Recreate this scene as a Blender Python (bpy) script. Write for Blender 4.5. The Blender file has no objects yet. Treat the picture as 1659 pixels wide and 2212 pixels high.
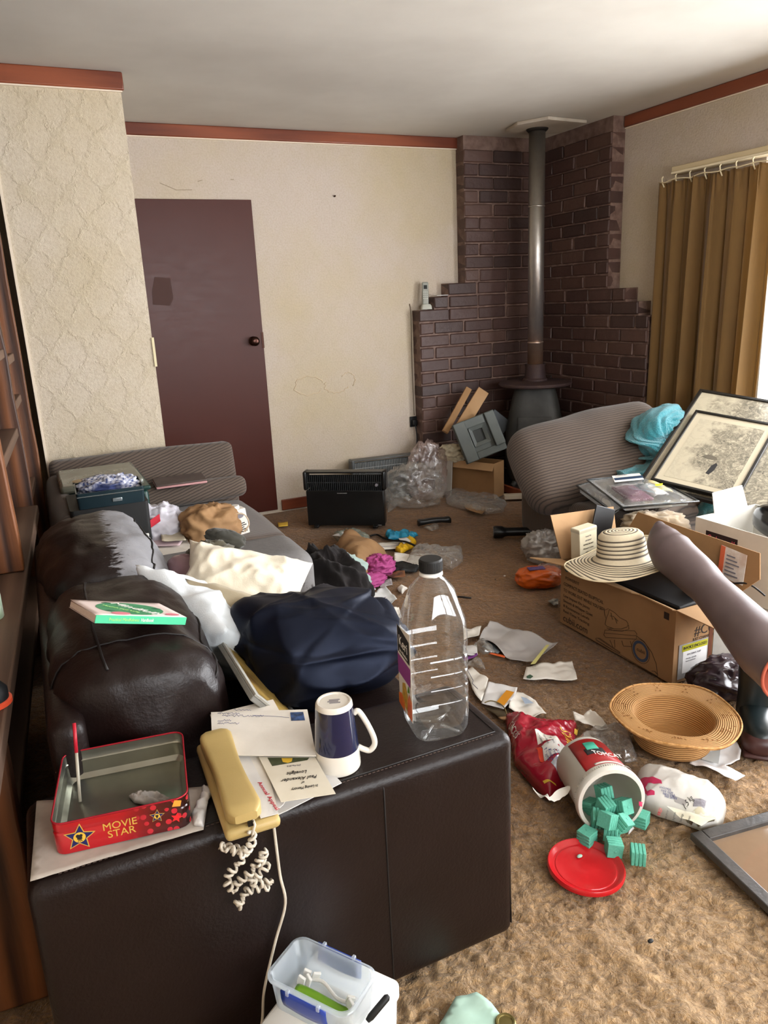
import bpy, bmesh, math, random
from mathutils import Vector, Matrix, Euler, noise as N
random.seed(7)
S = bpy.context.scene
COL = S.collection
PI = math.pi
# ------------------------------------------------------------------ camera
CAM_H, FPX = 1.37, 1631.36
_p, _r, _y = 0.274589, -0.0471841, -0.4262838
_f0 = Vector((-math.sin(_y), math.cos(_y), 0)); _r0 = Vector((math.cos(_y), math.sin(_y), 0)); _u0 = Vector((0, 0, 1))
_f = _f0*math.cos(_p) - _u0*math.sin(_p); _u = _f0*math.sin(_p) + _u0*math.cos(_p)
_rr = _r0*math.cos(_r) + _u*math.sin(_r); _uu = -_r0*math.sin(_r) + _u*math.cos(_r)
cam = bpy.data.objects.new('camera', bpy.data.cameras.new('camera')); COL.objects.link(cam)
cam.data.sensor_fit = 'HORIZONTAL'; cam.data.sensor_width = 36; cam.data.lens = FPX/1659*36
cam.data.clip_start = 0.02
cam.matrix_world = Matrix(((_rr.x, _uu.x, -_f.x, 0), (_rr.y, _uu.y, -_f.y, 0), (_rr.z, _uu.z, -_f.z, CAM_H), (0, 0, 0, 1)))
S.camera = cam
# ------------------------------------------------------------------ sky, daylight, exposure
W = bpy.data.worlds.new('overcast_sky'); S.world = W; W.use_nodes = True
W.node_tree.nodes['Background'].inputs[0].default_value = (0.93, 0.96, 1.0, 1)
W.node_tree.nodes['Background'].inputs[1].default_value = 3.0
def area_light(name, loc, target, sx, sy, power, col=(1, 1, 1)):
    l = bpy.data.lights.new(name, 'AREA'); l.shape = 'RECTANGLE'; l.size = sx; l.size_y = sy; l.energy = power; l.color = col
    o = bpy.data.objects.new(name, l); COL.objects.link(o); o.location = loc
    d = Vector(target) - Vector(loc); o.rotation_euler = d.to_track_quat('-Z', 'Y').to_euler()
    return o
area_light('daylight_patio_door', (3.95, 1.20, 1.15), (0, 1.15, 0.80), 2.4, 1.9, 150, (0.97, 0.98, 1.0))
area_light('daylight_rear_window', (1.7, -1.45, 1.55), (1.7, 3, 1.2), 2.6, 1.4, 75, (0.97, 0.98, 1.0))
S.view_settings.view_transform = 'Standard'; S.view_settings.look = 'None'; S.view_settings.gamma = 1
S.view_settings.use_curve_mapping = False
S.view_settings.exposure = 0.52
S.cycles.max_bounces = 8; S.cycles.diffuse_bounces = 5; S.cycles.transparent_max_bounces = 16
S.cycles.use_denoising = True
S.cycles.sample_clamp_indirect = 6
# ------------------------------------------------------------------ helpers
def ray(px, py): return _rr*((px-829.5)/FPX) - _uu*((py-1106)/FPX) + _f
def Z(px, py, z=0.0):
    d = ray(px, py); t = (z-CAM_H)/d.z; return Vector((d.x*t, d.y*t, z))
def Yp(px, py, y):
    d = ray(px, py); t = y/d.y; return Vector((d.x*t, y, CAM_H + d.z*t))
def Xp(px, py, x):
    d = ray(px, py); t = x/d.x; return Vector((x, d.y*t, CAM_H + d.z*t))
def nz(p, s=1, seed=0): return N.noise(Vector(p)*s + Vector((seed*7.31, seed*3.17, seed*1.93)))
def ridge(p, s=1, seed=0): return 1 - abs(nz(p, s, seed))*2
def crease(p, s, seed=0, octv=3):
    a, r = 0, 1
    for i in range(octv): a += r*(abs(nz(p, s, seed+i*5))*2 - .35); s *= 2.1; r *= .5
    return a
def tag(o, label=None, cat=None, group=None, kind=None):
    if label: o['label'] = label
    if cat: o['category'] = cat
    if group: o['group'] = group
    if kind: o['kind'] = kind
    return o
def thing(name, label, cat, loc=(0, 0, 0), rot=(0, 0, 0), group=None):
    o = bpy.data.objects.new(name, None); COL.objects.link(o); o.empty_display_size = .05
    o.location = loc; o.rotation_euler = rot
    return tag(o, label, cat, group)
def frame(o, origin, xd, yd):
    x = Vector(xd).normalized(); z = x.cross(Vector(yd)).normalized(); y = z.cross(x)
    o.matrix_world = Matrix(((x.x, y.x, z.x, origin[0]), (x.y, y.y, z.y, origin[1]), (x.z, y.z, z.z, origin[2]), (0, 0, 0, 1)))
    return o
class MB:
    def __init__(s): s.v = []; s.f = []; s.m = []
    def add(s, vs, fs, mi=0):
        b = len(s.v); s.v += [tuple(v) for v in vs]; s.f += [tuple(i+b for i in f) for f in fs]; s.m += [mi]*len(fs); return s
    def box(s, c, d, rz=0, mi=0, rot=None, taper=1):
        R = rot.to_matrix() if rot else Matrix.Rotation(rz, 3, 'Z'); c = Vector(c); vs = []
        for k in (-.5, .5):
            q = taper if k > 0 else 1
            for i, j in ((-.5, -.5), (.5, -.5), (.5, .5), (-.5, .5)): vs.append(c + R @ Vector((i*d[0]*q, j*d[1]*q, k*d[2])))
        return s.add(vs, [(3, 2, 1, 0), (4, 5, 6, 7), (0, 1, 5, 4), (1, 2, 6, 5), (2, 3, 7, 6), (3, 0, 4, 7)], mi)
    def bb(s, a, b, mi=0):
        return s.box([(a[i]+b[i])/2 for i in range(3)], [abs(b[i]-a[i]) for i in range(3)], 0, mi)
    def tube(s, pts, r, n=8, mi=0, cap=True, closed=False):
        pts = [Vector(p) for p in pts]; L = len(pts); rs = r if isinstance(r, (list, tuple)) else [r]*L
        up = None; rings = []
        for i, p in enumerate(pts):
            t = (pts[(i+1) % L] - pts[i-1]) if closed else (pts[min(i+1, L-1)] - pts[max(i-1, 0)])
            t.normalize()
            if up is None: up = t.orthogonal().normalized()
            up = (up - t*up.dot(t)); up = up.normalized() if up.length > 1e-6 else t.orthogonal().normalized()
            b = t.cross(up)
            rings.append([p + (up*math.cos(2*PI*k/n) + b*math.sin(2*PI*k/n))*rs[i] for k in range(n)])
        vs = [v for q in rings for v in q]; fs = []
        for i in range(L if closed else L-1):
            a = i*n; c = ((i+1) % L)*n
            for k in range(n): fs.append((a+k, a+(k+1) % n, c+(k+1) % n, c+k))
        if cap and not closed: fs += [tuple(range(n-1, -1, -1)), tuple(range((L-1)*n, L*n))]
        return s.add(vs, fs, mi)
    def lathe(s, prof, n=32, mi=0, c=(0, 0, 0), sx=1, sy=1, cap0=True, cap1=True):
        vs = []; fs = []; L = len(prof)
        for r, z in prof:
            for k in range(n): vs.append((c[0]+r*sx*math.cos(2*PI*k/n), c[1]+r*sy*math.sin(2*PI*k/n), c[2]+z))
        for i in range(L-1):
            for k in range(n): fs.append((i*n+k, i*n+(k+1) % n, (i+1)*n+(k+1) % n, (i+1)*n+k))
        if cap0: fs.append(tuple(range(n-1, -1, -1)))
        if cap1: fs.append(tuple(range((L-1)*n, L*n)))
        return s.add(vs, fs, mi)
    def prism(s, poly, z0, z1, mi=0, xf=None):
        n = len(poly); vs = [(p[0], p[1], z0) for p in poly] + [(p[0], p[1], z1) for p in poly]
        if xf: vs = [xf(Vector(v)) for v in vs]
        fs = [tuple(range(n-1, -1, -1)), tuple(range(n, 2*n))] + [(k, (k+1) % n, n+(k+1) % n, n+k) for k in range(n)]
        return s.add(vs, fs, mi)
    def grid(s, fn, nu, nv, mi=0, wrap=False):
        vs = [fn(i/nu, j/nv) for j in range(nv+1) for i in range(nu+1)]; w = nu+1
        fs = [(j*w+i, j*w+i+1, (j+1)*w+i+1, (j+1)*w+i) for j in range(nv) for i in range(nu)]
        return s.add(vs, fs, mi)
    def obj(s, name, mats, parent=None, smooth=False, bevel=0, bseg=2, sub=0, solid=0, soff=0, auto=None):
        me = bpy.data.meshes.new(name); me.from_pydata(s.v, [], s.f)
        mats = mats if isinstance(mats, (list, tuple)) else [mats]
        for m in mats: me.materials.append(m)
        if len(mats) > 1: me.polygons.foreach_set('material_index', s.m)
        if smooth: me.polygons.foreach_set('use_smooth', [True]*len(me.polygons))
        o = bpy.data.objects.new(name, me); COL.objects.link(o)
        if parent: o.parent = parent
        if auto is not None:
            me.polygons.foreach_set('use_smooth', [True]*len(me.polygons)); sharp(me, auto)
        if solid:
            m = o.modifiers.new('thick', 'SOLIDIFY'); m.thickness = solid; m.offset = soff
        if bevel:
            m = o.modifiers.new('bevel', 'BEVEL'); m.width = bevel; m.segments = bseg; m.limit_method = 'ANGLE'; m.angle_limit = .6; m.harden_normals = False
            me.polygons.foreach_set('use_smooth', [True]*len(me.polygons)); sharp(me, 50)
        if sub:
            m = o.modifiers.new('sub', 'SUBSURF'); m.levels = sub; m.render_levels = sub
        me.update(); return o
def sharp(me, deg):
    bm = bmesh.new(); bm.from_mesh(me); c = math.radians(deg)
    for e in bm.edges:
        if len(e.link_faces) == 2 and e.calc_face_angle(0) > c: e.smooth = False
    bm.to_mesh(me); bm.free()
def pillow(name, w, h, t, mat, parent=None, nu=40, nv=40, wr=.01, ws=8, seed=0, flat=.5, pw=2.5, corner=.06, bias=1.0):
    """closed stuffed cushion lying in xy, thickness t, creased surface"""
    vs = []; fs = []; idx = {}
    for side in (1, -1):
        for j in range(nv+1):
            for i in range(nu+1):
                u, v = i/nu*2-1, j/nv*2-1
                edge = i in (0, nu) or j in (0, nv)
                if edge and side < 0: idx[(side, i, j)] = idx[(1, i, j)]; continue
                prof = (max(0, 1-abs(u)**pw)**flat)*(max(0, 1-abs(v)**pw)**flat)
                pin = 1 - corner*(1-abs(v)**2)*abs(u)**3, 1 - corner*(1-abs(u)**2)*abs(v)**3
                p = Vector((u*w/2*pin[0], v*h/2*pin[1], side*t/2*prof*(1 if side > 0 else bias)))
                c = crease(p, ws, seed + (0 if side > 0 else 9))*wr
                k = min(1, prof*3)
                p.z += side*-c*k; p.x += nz(p, ws*.6, seed+3)*wr*1.2; p.y += nz(p, ws*.6, seed+4)*wr*1.2
                idx[(side, i, j)] = len(vs); vs.append(p)
        for j in range(nv):
            for i in range(nu):
                q = [idx[(side, i, j)], idx[(side, i+1, j)], idx[(side, i+1, j+1)], idx[(side, i, j+1)]]
                fs.append(tuple(q if side > 0 else q[::-1]))
    return MB().add(vs, fs).obj(name, mat, parent, smooth=True)
def blob(name, size, mat, parent=None, wr=.2, ws=3, seed=0, nu=48, nv=32, e=2.3, floor=True, fn=None, ridged=True, octv=3):
    """closed crumpled body (bag, bundle of cloth) with half sizes size; base flattened on z=0"""
    vs = []; fs = []
    for j in range(nv+1):
        th = PI*j/nv
        for i in range(nu):
            ph = 2*PI*i/nu
            d = Vector((math.sin(th)*math.cos(ph), math.sin(th)*math.sin(ph), math.cos(th)))
            k = (abs(d.x)**e + abs(d.y)**e + abs(d.z)**e)**(-1/e)
            r = 1 + (-(crease(d, ws, seed, octv))*wr if ridged else nz(d, ws, seed)*wr)
            p = Vector((d.x*k*r*size[0], d.y*k*r*size[1], d.z*k*r*size[2]))
            if fn: p = fn(p, d)
            if floor: p.z = max(p.z + size[2]*.8, 0.001)
            vs.append(p)
    for j in range(nv):
        for i in range(nu): fs.append((j*nu+i, (j+1)*nu+i, (j+1)*nu+(i+1) % nu, j*nu+(i+1) % nu))
    return MB().add(vs, fs).obj(name, mat, parent, smooth=True)
def rbm(d, r, n=14, amp=0, fr=4, seed=0, bulge=0):
    """rounded box with half-round edges and evenly dense faces: verts, faces (centred)"""
    ax = []
    for k in range(3):
        h = d[k]/2; e = [-h+r*(1-math.cos(PI/2*i/4)) if i else -h for i in range(4)]; m = max(2, int(n*d[k]/max(d))); core = [-h+r+(2*h-2*r)*i/m for i in range(m+1)]
        ax.append(e+core+[-q for q in e[::-1]])
    idx = {}; vs = []; fs = []
    def vert(p):
        key = tuple(round(q, 6) for q in p)
        if key not in idx: idx[key] = len(vs); vs.append(Vector(p))
        return idx[key]
    for k in range(3):
        a, b = (k+1) % 3, (k+2) % 3
        for s_ in (-1, 1):
            for i in range(len(ax[a])-1):
                for j in range(len(ax[b])-1):
                    q = []
                    for (ii, jj) in ((i, j), (i+1, j), (i+1, j+1), (i, j+1)):
                        p = [0, 0, 0]; p[k] = s_*d[k]/2; p[a] = ax[a][ii]; p[b] = ax[b][jj]; q.append(vert(p))
                    fs.append(tuple(q if s_ > 0 else q[::-1]))
    for v in vs:
        c = Vector([max(-d[k]/2+r, min(d[k]/2-r, v[k])) for k in range(3)]); o_ = v-c
        if o_.length > 1e-9: v.xyz = c+o_.normalized()*r
        if bulge:
            b_ = [max(0, 1-(2*v[i]/d[i])**2) for i in range(3)]; v += Vector([v[i]/d[i]*2*bulge*b_[(i+1) % 3]*b_[(i+2) % 3] for i in range(3)])
        if amp: v += Vector((nz(v, fr, seed), nz(v, fr, seed+1), nz(v, fr, seed+2)))*amp
    return vs, fs
def polymesh(pts, sub=3):
    """fine triangulated mesh over a polygon of (x, y) points: verts, faces"""
    bm = bmesh.new(); f = bm.faces.new([bm.verts.new((p[0], p[1], 0)) for p in pts])
    bmesh.ops.triangulate(bm, faces=[f], quad_method='BEAUTY', ngon_method='BEAUTY')
    mx = max((Vector(a[:2])-Vector(b[:2])).length for a in pts for b in pts)
    for k in range(5):
        es = [e for e in bm.edges if e.calc_length() > mx/(2**sub)]
        if not es: break
        bmesh.ops.subdivide_edges(bm, edges=es, cuts=1)
        bmesh.ops.triangulate(bm, faces=bm.faces[:])
    bm.verts.index_update()
    vs = [v.co.copy() for v in bm.verts]; fs = [tuple(v.index for v in f.verts) for f in bm.faces]
    nrm = sum(f.calc_area()*f.normal.z for f in bm.faces)
    if nrm < 0: fs = [f[::-1] for f in fs]
    bm.free(); return vs, fs
def segd(p, a, b):
    ab = b-a; t = max(0, min(1, (p-a).dot(ab)/max(ab.length_squared, 1e-12))); return (p-(a+ab*t)).length
def sheet(name, px, z, mat, parent=None, amp=.006, fr=9, seed=0, sub=4, thick=.0012, lift=.002, curl=0, world=None, parts=None):
    """a sheet lying flat at height z with corners seen at the pixels px (or the world points given)"""
    P = world if world else [Z(a, b, z) for a, b in px]
    c = sum(P, Vector())/len(P); pts = [p-c for p in P]
    vs, fs = polymesh(pts, sub)
    E = [(Vector((pts[i].x, pts[i].y)), Vector((pts[(i+1) % len(pts)].x, pts[(i+1) % len(pts)].y))) for i in range(len(pts))]
    for v in vs:
        q = Vector((v.x, v.y)); h = (crease((v.x, v.y, 0), fr, seed, 2)+.35)*amp
        if curl:
            d = min(segd(q, a, b) for a, b in E); h += curl*max(0, 1-d/.03)**2*(.5+.5*nz((v.x, v.y, 3), 12, seed))
        v.z = lift + max(0, h)
    o = MB().add(vs, fs).obj(name, mat, parent, smooth=True, solid=thick, soff=1)
    o.location = (c.x, c.y, z); return o
def puff(name, px, z, h, mat, parent=None, wr=.3, ws=9, seed=0, sub=5, edge=.05, world=None, octv=3):
    """low crumpled bag or cloth over the floor outline px, height h in the middle"""
    P = world if world else [Z(a, b, z) for a, b in px]
    c = sum(P, Vector())/len(P); pts = [p-c for p in P]
    vs, fs = polymesh(pts, sub)
    E = [(Vector((pts[i].x, pts[i].y)), Vector((pts[(i+1) % len(pts)].x, pts[(i+1) % len(pts)].y))) for i in range(len(pts))]
    for v in vs:
        q = Vector((v.x, v.y)); d = min(segd(q, a, b) for a, b in E)
        k = 1-(1-min(1, d/edge))**2
        v.z = .002 + max(0, h*math.sqrt(k)*(1 - wr*(crease((v.x, v.y, 0), ws, seed, octv)+.2)))
        if d < 1e-5: v.x += nz(v, 25, seed)*.008; v.y += nz(v, 25, seed+2)*.008
    nb = len(vs); cap = [f[::-1] for f in fs]
    vs2 = [Vector((v.x, v.y, .001)) for v in vs]
    o = MB().add(vs, fs).obj(name, mat, parent, smooth=True, solid=.0015, soff=-1)
    o.location = (c.x, c.y, z); return o
def text(name, s, mat, parent, loc, rot, size, align='CENTER', ext=.0002, sx=1, res=3, shear=0, spacing=1):
    cu = bpy.data.curves.new(name, 'FONT'); cu.body = s; cu.size = size; cu.align_x = align; cu.align_y = 'CENTER'; cu.extrude = ext
    cu.resolution_u = res; cu.shear = shear; cu.space_character = spacing
    cu.materials.append(mat); o = bpy.data.objects.new(name, cu); COL.objects.link(o)
    if parent: o.parent = parent
    o.location = loc; o.rotation_euler = rot; o.scale = (sx, 1, 1); return o
def copy_tree(o, parent=None):
    c = o.copy(); COL.objects.link(c)
    if parent: c.parent = parent
    for ch in list(o.children): copy_tree(ch, c)
    return c
def keep(o, parent):
    o.parent = parent; o.matrix_parent_inverse = Matrix(world_of(parent)).inverted(); return o
def world_of(o):
    m = o.matrix_basis.copy()
    return (world_of(o.parent) @ o.matrix_parent_inverse @ m) if o.parent else m
# ------------------------------------------------------------------ materials
def srgb(h):
    if isinstance(h, str):
        h = h.lstrip('#'); c = [int(h[i:i+2], 16)/255 for i in (0, 2, 4)]
    else: c = h
    return tuple(x/12.92 if x <= .04045 else ((x+.055)/1.055)**2.4 for x in c) + (1,)
class NT:
    def __init__(s, name):
        s.m = bpy.data.materials.new(name); s.m.use_nodes = True; s.t = s.m.node_tree; s.b = s.t.nodes['Principled BSDF']; s.out = s.t.nodes['Material Output']
    def n(s, ty, **k):
        nd = s.t.nodes.new(ty)
        for a, v in k.items():
            if a.startswith('i_'):
                key = a[2:].replace('_', ' '); s.set(nd.inputs[int(key)] if key.isdigit() else nd.inputs[key], v)
            else: setattr(nd, a, v)
        return nd
    def set(s, inp, v):
        if isinstance(v, bpy.types.NodeSocket): s.t.links.new(v, inp)
        else: inp.default_value = v
    def p(s, **k):
        for a, v in k.items(): s.set(s.b.inputs[a.replace('_', ' ')], v)
    def co(s, kind='Object', scale=(1, 1, 1), rot=(0, 0, 0)):
        c = s.n('ShaderNodeTexCoord'); m = s.n('ShaderNodeMapping'); s.t.links.new(c.outputs[kind], m.inputs[0])
        m.inputs['Scale'].default_value = scale; m.inputs['Rotation'].default_value = rot; return m.outputs[0]
    def noise(s, v, scale, detail=4, rough=.55, dist=0):
        return s.n('ShaderNodeTexNoise', i_Vector=v, i_Scale=scale, i_Detail=detail, i_Roughness=rough, i_Distortion=dist).outputs[0]
    def ramp(s, f, stops, interp='LINEAR'):
        r = s.n('ShaderNodeValToRGB', i_0=f); r.color_ramp.interpolation = interp; e = r.color_ramp.elements
        while len(e) < len(stops): e.new(.5)
        for q, (pos, c) in zip(e, stops): q.position = pos; q.color = c if len(c) == 4 else tuple(c)+(1,)
        return r.outputs[0]
    def mix(s, f, a, b, mode='MIX'):
        m = s.n('ShaderNodeMix', data_type='RGBA', blend_type=mode); s.set(m.inputs[0], f); s.set(m.inputs[6], a); s.set(m.inputs[7], b); return m.outputs[2]
    def math(s, op, a, b=0.0, c=None):
        m = s.n('ShaderNodeMath', operation=op); s.set(m.inputs[0], a); s.set(m.inputs[1], b)
        if c is not None: s.set(m.inputs[2], c)
        return m.outputs[0]
    def bump(s, h, strength=.3, dist=.01, norm=None):
        b = s.n('ShaderNodeBump', i_Height=h, i_Strength=strength, i_Distance=dist)
        if norm is not None: s.t.links.new(norm, b.inputs['Normal'])
        s.t.links.new(b.outputs[0], s.b.inputs['Normal']); return b.outputs[0]
def M(name, c1, c2=None, ns=6, rough=.6, rough2=None, metal=0, bump=0, bs=60, bd=.004, trans=0, ior=1.45, sheen=0, coat=0, detail=4, sss=0, lo=.35, hi=.65, stretch=(1, 1, 1), spec=.5, thin=None):
    t = NT(name); v = t.co('Object', stretch); c1 = srgb(c1)
    if c2 is not None:
        f = t.noise(v, ns, detail); t.p(Base_Color=t.ramp(f, [(lo, c1), (hi, srgb(c2))]))
        if rough2 is not None: t.p(Roughness=t.math('MULTIPLY_ADD', f, rough2-rough, rough))
        else: t.p(Roughness=rough)
    else: t.p(Base_Color=c1, Roughness=rough)
    t.p(Metallic=metal, IOR=ior); t.b.inputs['Specular IOR Level'].default_value = spec
    if trans: t.p(Transmission_Weight=trans)
    if sheen: t.p(Sheen_Weight=sheen, Sheen_Roughness=.5)
    if coat: t.p(Coat_Weight=coat, Coat_Roughness=.1)
    if sss: t.p(Subsurface_Weight=sss, Subsurface_Radius=(.02, .015, .01), Subsurface_Scale=.5)
    if bump: t.bump(t.noise(v, bs, 5, .6), bump, bd)
    return t.m
def film(name, tint=(.95, .95, .95), alpha=.25, rough=.12, bs=40, bump=.6):
    """thin clear plastic film: part see-through, part glossy"""
    t = NT(name); t.p(Base_Color=tint+(1,), Roughness=rough, Alpha=alpha, Specular_IOR_Level=.9)
    t.bump(t.noise(t.co(), bs, 4), bump, .006); return t.m
# ================================================================== SETTING
YB, XR, CEIL = 4.873, 3.63, 2.40
YF, XL = -1.15, -0.62
def wallpaper(name, axis, base='#d3c2a6', damask=.5):
    t = NT(name); v = t.co('Object')
    sep = t.n('ShaderNodeSeparateXYZ', i_0=v); u = sep.outputs[axis]; z = sep.outputs[2]
    wob = t.noise(v, 22, 4, .7); uu = t.math('ADD', u, t.math('MULTIPLY', wob, .11)); zz = t.math('ADD', z, t.math('MULTIPLY', t.noise(v, 18, 4, .7), .12))
    cu = t.math('COSINE', t.math('MULTIPLY', uu, 2*PI/.17)); cz = t.math('COSINE', t.math('MULTIPLY', zz, 2*PI/.23))
    s = t.math('ADD', cu, cz); band = t.math('SUBTRACT', .55, t.math('ABSOLUTE', s)); band = t.math('SMOOTH_MIN', t.math('MAXIMUM', band, 0.0), .5, .1)
    fine = t.noise(v, 95, 4, .7); fine2 = t.noise(v, 38, 3)
    pat = t.math('MULTIPLY', band, t.math('MULTIPLY', fine2, 2.4*damask))
    st = t.noise(v, 1.3, 5, .6); c = t.mix(t.ramp(st, [(.40, (0, 0, 0)), (.72, (1, 1, 1))]), srgb(base), srgb('#b9aa8b'))
    c = t.mix(t.math('MULTIPLY', pat, .45), c, srgb('#a69a78'))
    c = t.mix(t.math('MULTIPLY', t.ramp(fine, [(.42, (0, 0, 0)), (.66, (1, 1, 1))]), .38), c, srgb('#a3937c'))
    t.p(Base_Color=c, Roughness=.75)
    h = t.math('ADD', t.math('MULTIPLY', fine, .6), t.math('MULTIPLY', pat, .9)); t.bump(h, .65, .008)
    return t.m
m_wall_x = wallpaper('cream_embossed_wallpaper', 0, '#bfb2a5', .22)
m_wall_y = wallpaper('cream_embossed_wallpaper_side', 1, '#bfb2a5', .2)
m_pil = wallpaper('cream_damask_wallpaper', 0, '#c8bca9', .6)
m_ceil = M('ceiling_paint', '#cac5bb', '#bab4aa', 1.2, .85, bump=.08, bs=30)
def wood_m(name, a, b, axis=0, rough=.45, scale=1, ring=9, bump=.2):
    sc = [14, 14, 14]; sc[axis] = 1.0
    t = NT(name); v = t.co('Object', tuple(x*scale for x in sc)); f = t.noise(v, ring/9*1.2, 6, .65, .6)
    w = t.n('ShaderNodeTexWave', i_Vector=v, i_Scale=.35*ring/9, i_Distortion=7, i_Detail=3, i_Detail_Scale=1.0).outputs[1]
    h = t.math('MULTIPLY_ADD', w, .45, t.math('MULTIPLY', f, .6))
    t.p(Base_Color=t.ramp(h, [(.25, srgb(a)), (.75, srgb(b))]), Roughness=rough); t.bump(h, bump, .004); return t.m
m_trim = wood_m('varnished_red_brown_trim', '#5f2c1b', '#87472c', 0, .3)
m_trim_y = wood_m('varnished_red_brown_trim_side', '#5f2c1b', '#7f4229', 1, .3)
m_scotia = M('cream_paper_edge', '#dccdb8', rough=.7)
# carpet ------------------------------------------------------------
t = NT('golden_brown_shag_carpet'); v = t.co()
n1 = t.noise(v, 2.2, 5, .6); n2 = t.noise(v, 60, 5, .7, .8); n3 = t.noise(t.co('Object', (1, 1, 1), (0, 0, .5)), 17, 4, .65, 1.2)
c = t.mix(t.ramp(n2, [(.3, (0, 0, 0)), (.7, (1, 1, 1))]), srgb('#63421a'), srgb('#a87640'))
c = t.mix(t.ramp(n3, [(.3, (0, 0, 0)), (.7, (1, 1, 1))]), t.mix(.5, c, srgb('#5c3f17')), c)
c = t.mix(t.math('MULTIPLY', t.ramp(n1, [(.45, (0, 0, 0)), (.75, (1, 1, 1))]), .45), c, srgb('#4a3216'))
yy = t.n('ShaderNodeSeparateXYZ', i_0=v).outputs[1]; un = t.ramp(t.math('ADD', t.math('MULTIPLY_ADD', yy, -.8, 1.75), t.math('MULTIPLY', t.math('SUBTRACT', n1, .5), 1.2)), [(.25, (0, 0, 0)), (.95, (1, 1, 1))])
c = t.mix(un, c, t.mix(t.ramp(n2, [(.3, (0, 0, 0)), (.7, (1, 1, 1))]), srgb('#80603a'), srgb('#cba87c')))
t.p(Base_Color=c, Roughness=.95, Sheen_Weight=.25, Sheen_Roughness=.5); t.b.inputs['Specular IOR Level'].default_value = .1
t.bump(t.math('ADD', t.math('MULTIPLY', n2, .6), t.math('MULTIPLY', n3, .9)), 1.0, .025)
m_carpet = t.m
def floor_h(x, y):
    """tufted pile: deeper and shaggier in the untrodden part near the sofa's front corner, flat where people walk"""
    near = max(0, min(1, (2.3-y)/.6))*max(0, min(1, (x-.2)/.2)); h = 0
    if near > 0:
        a = nz((x+y*.3, y, 0), 9, 1); q1, q2 = (x-y*.8)*.78, (x*.8+y)*.78; w1 = nz((q1*26+a*1.6, q2*62+a*2.2, 0), 1, 2); w2 = nz((q1*55, q2*95, 0), 1, 6)
        h = near*(.006*a + .010*(abs(w1)*2-.4) + .007*w2)
    for (ax, ay, bx, by, s) in ((1.05, .35, .95, 1.05, .012), (1.4, .7, 1.15, 1.25, .009)):
        h += s*math.exp(-(segd(Vector((x, y)), Vector((ax, ay)), Vector((bx, by)))/.022)**2)
    h -= .011
    return h if h < -.002 else -.002+.002*(1-math.exp(-(h+.002)/.002))
def steps(a, b, fa, fb, fine, coarse):
    out = []; q = a
    while q < b: out.append(q); q += fine if fa <= q < fb else coarse
    return out+[b]
XS = steps(XL-.1, XR+.4, .35, 2.0, .0085, .06); YS = steps(YF-.1, YB+.1, .55, 2.3, .0085, .06)
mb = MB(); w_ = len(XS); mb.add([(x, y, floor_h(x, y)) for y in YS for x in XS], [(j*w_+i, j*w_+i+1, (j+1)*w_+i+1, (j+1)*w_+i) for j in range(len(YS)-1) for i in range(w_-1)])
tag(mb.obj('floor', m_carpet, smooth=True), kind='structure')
tag(MB().bb((XL-.1, YF-.1, CEIL), (XR+.1, YB+.1, CEIL+.1)).obj('ceiling', m_ceil), kind='structure')
tag(MB().bb((XL-.1, YB, -.05), (XR+.1, YB+.1, CEIL)).obj('wall_back', m_wall_x), kind='structure')
WY0, WY1, WZ1 = .15, 3.00, 2.02            # patio opening in the right wall
mb = MB(); mb.bb((XR, WY1, -.05), (XR+.1, YB, CEIL)); mb.bb((XR, YF, -.05), (XR+.1, WY0, CEIL)); mb.bb((XR, WY0, WZ1), (XR+.1, WY1, CEIL))
tag(mb.obj('wall_right', m_wall_y), kind='structure')
tag(MB().bb((XL-.1, YF, -.05), (XL, YB, CEIL)).obj('wall_left', m_wall_y), kind='structure')
mb = MB(); mb.bb((XL-.1, YF-.1, -.05), (.4, YF, CEIL)); mb.bb((3.0, YF-.1, -.05), (XR+.1, YF, CEIL)); mb.bb((.4, YF-.1, 2.15), (3.0, YF, CEIL)); mb.bb((.4, YF-.1, -.05), (3.0, YF, .85))
tag(mb.obj('wall_front', m_wall_x), kind='structure')
# projecting wall with damask paper (left)
PX0, PX1, PY = .024, .577, 3.92
pil = tag(MB().bb((PX0, PY, -.02), (PX1, YB, CEIL)).obj('wall_left_return', m_pil), kind='structure')
MB().bb((PX0-.012, PY-.006, 0), (PX0, PY+.02, CEIL)).obj('edge_bead', m_scotia, pil)
MB().bb((PX1-.004, PY-.006, 1.10), (PX1+.008, PY+.015, 1.24)).obj('torn_paper_edge', M('plaster_edge', '#d8cda8', rough=.9), pil)
def cornice(n, a, b, mat, axis):
    o = tag(MB().bb(a, b).obj('trim_%d' % n, mat, bevel=.006), kind='structure'); return o
t1 = cornice(1, (XL, PY-.02, CEIL-.075), (PX1+.012, PY, CEIL), m_trim, 0)
MB().bb((XL, PY-.012, CEIL-.081), (PX1+.004, PY, CEIL-.075)).obj('paper_edge', m_scotia, t1)
t2 = cornice(2, (PX1, YB-.02, CEIL-.068), (2.95, YB, CEIL), m_trim, 0)
MB().bb((PX1, YB-.012, CEIL-.074), (2.95, YB, CEIL-.068)).obj('paper_edge', m_scotia, t2)
t3 = cornice(3, (XR-.02, YF, CEIL-.068), (XR, 4.05, CEIL), m_trim_y, 1)
MB().bb((XR-.012, YF, CEIL-.074), (XR, 4.05, CEIL-.068)).obj('paper_edge', m_scotia, t3)
tag(MB().bb((1.44, YB-.014, 0), (2.5, YB, .075)).obj('baseboard_back', m_trim, bevel=.004), kind='structure')
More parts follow.
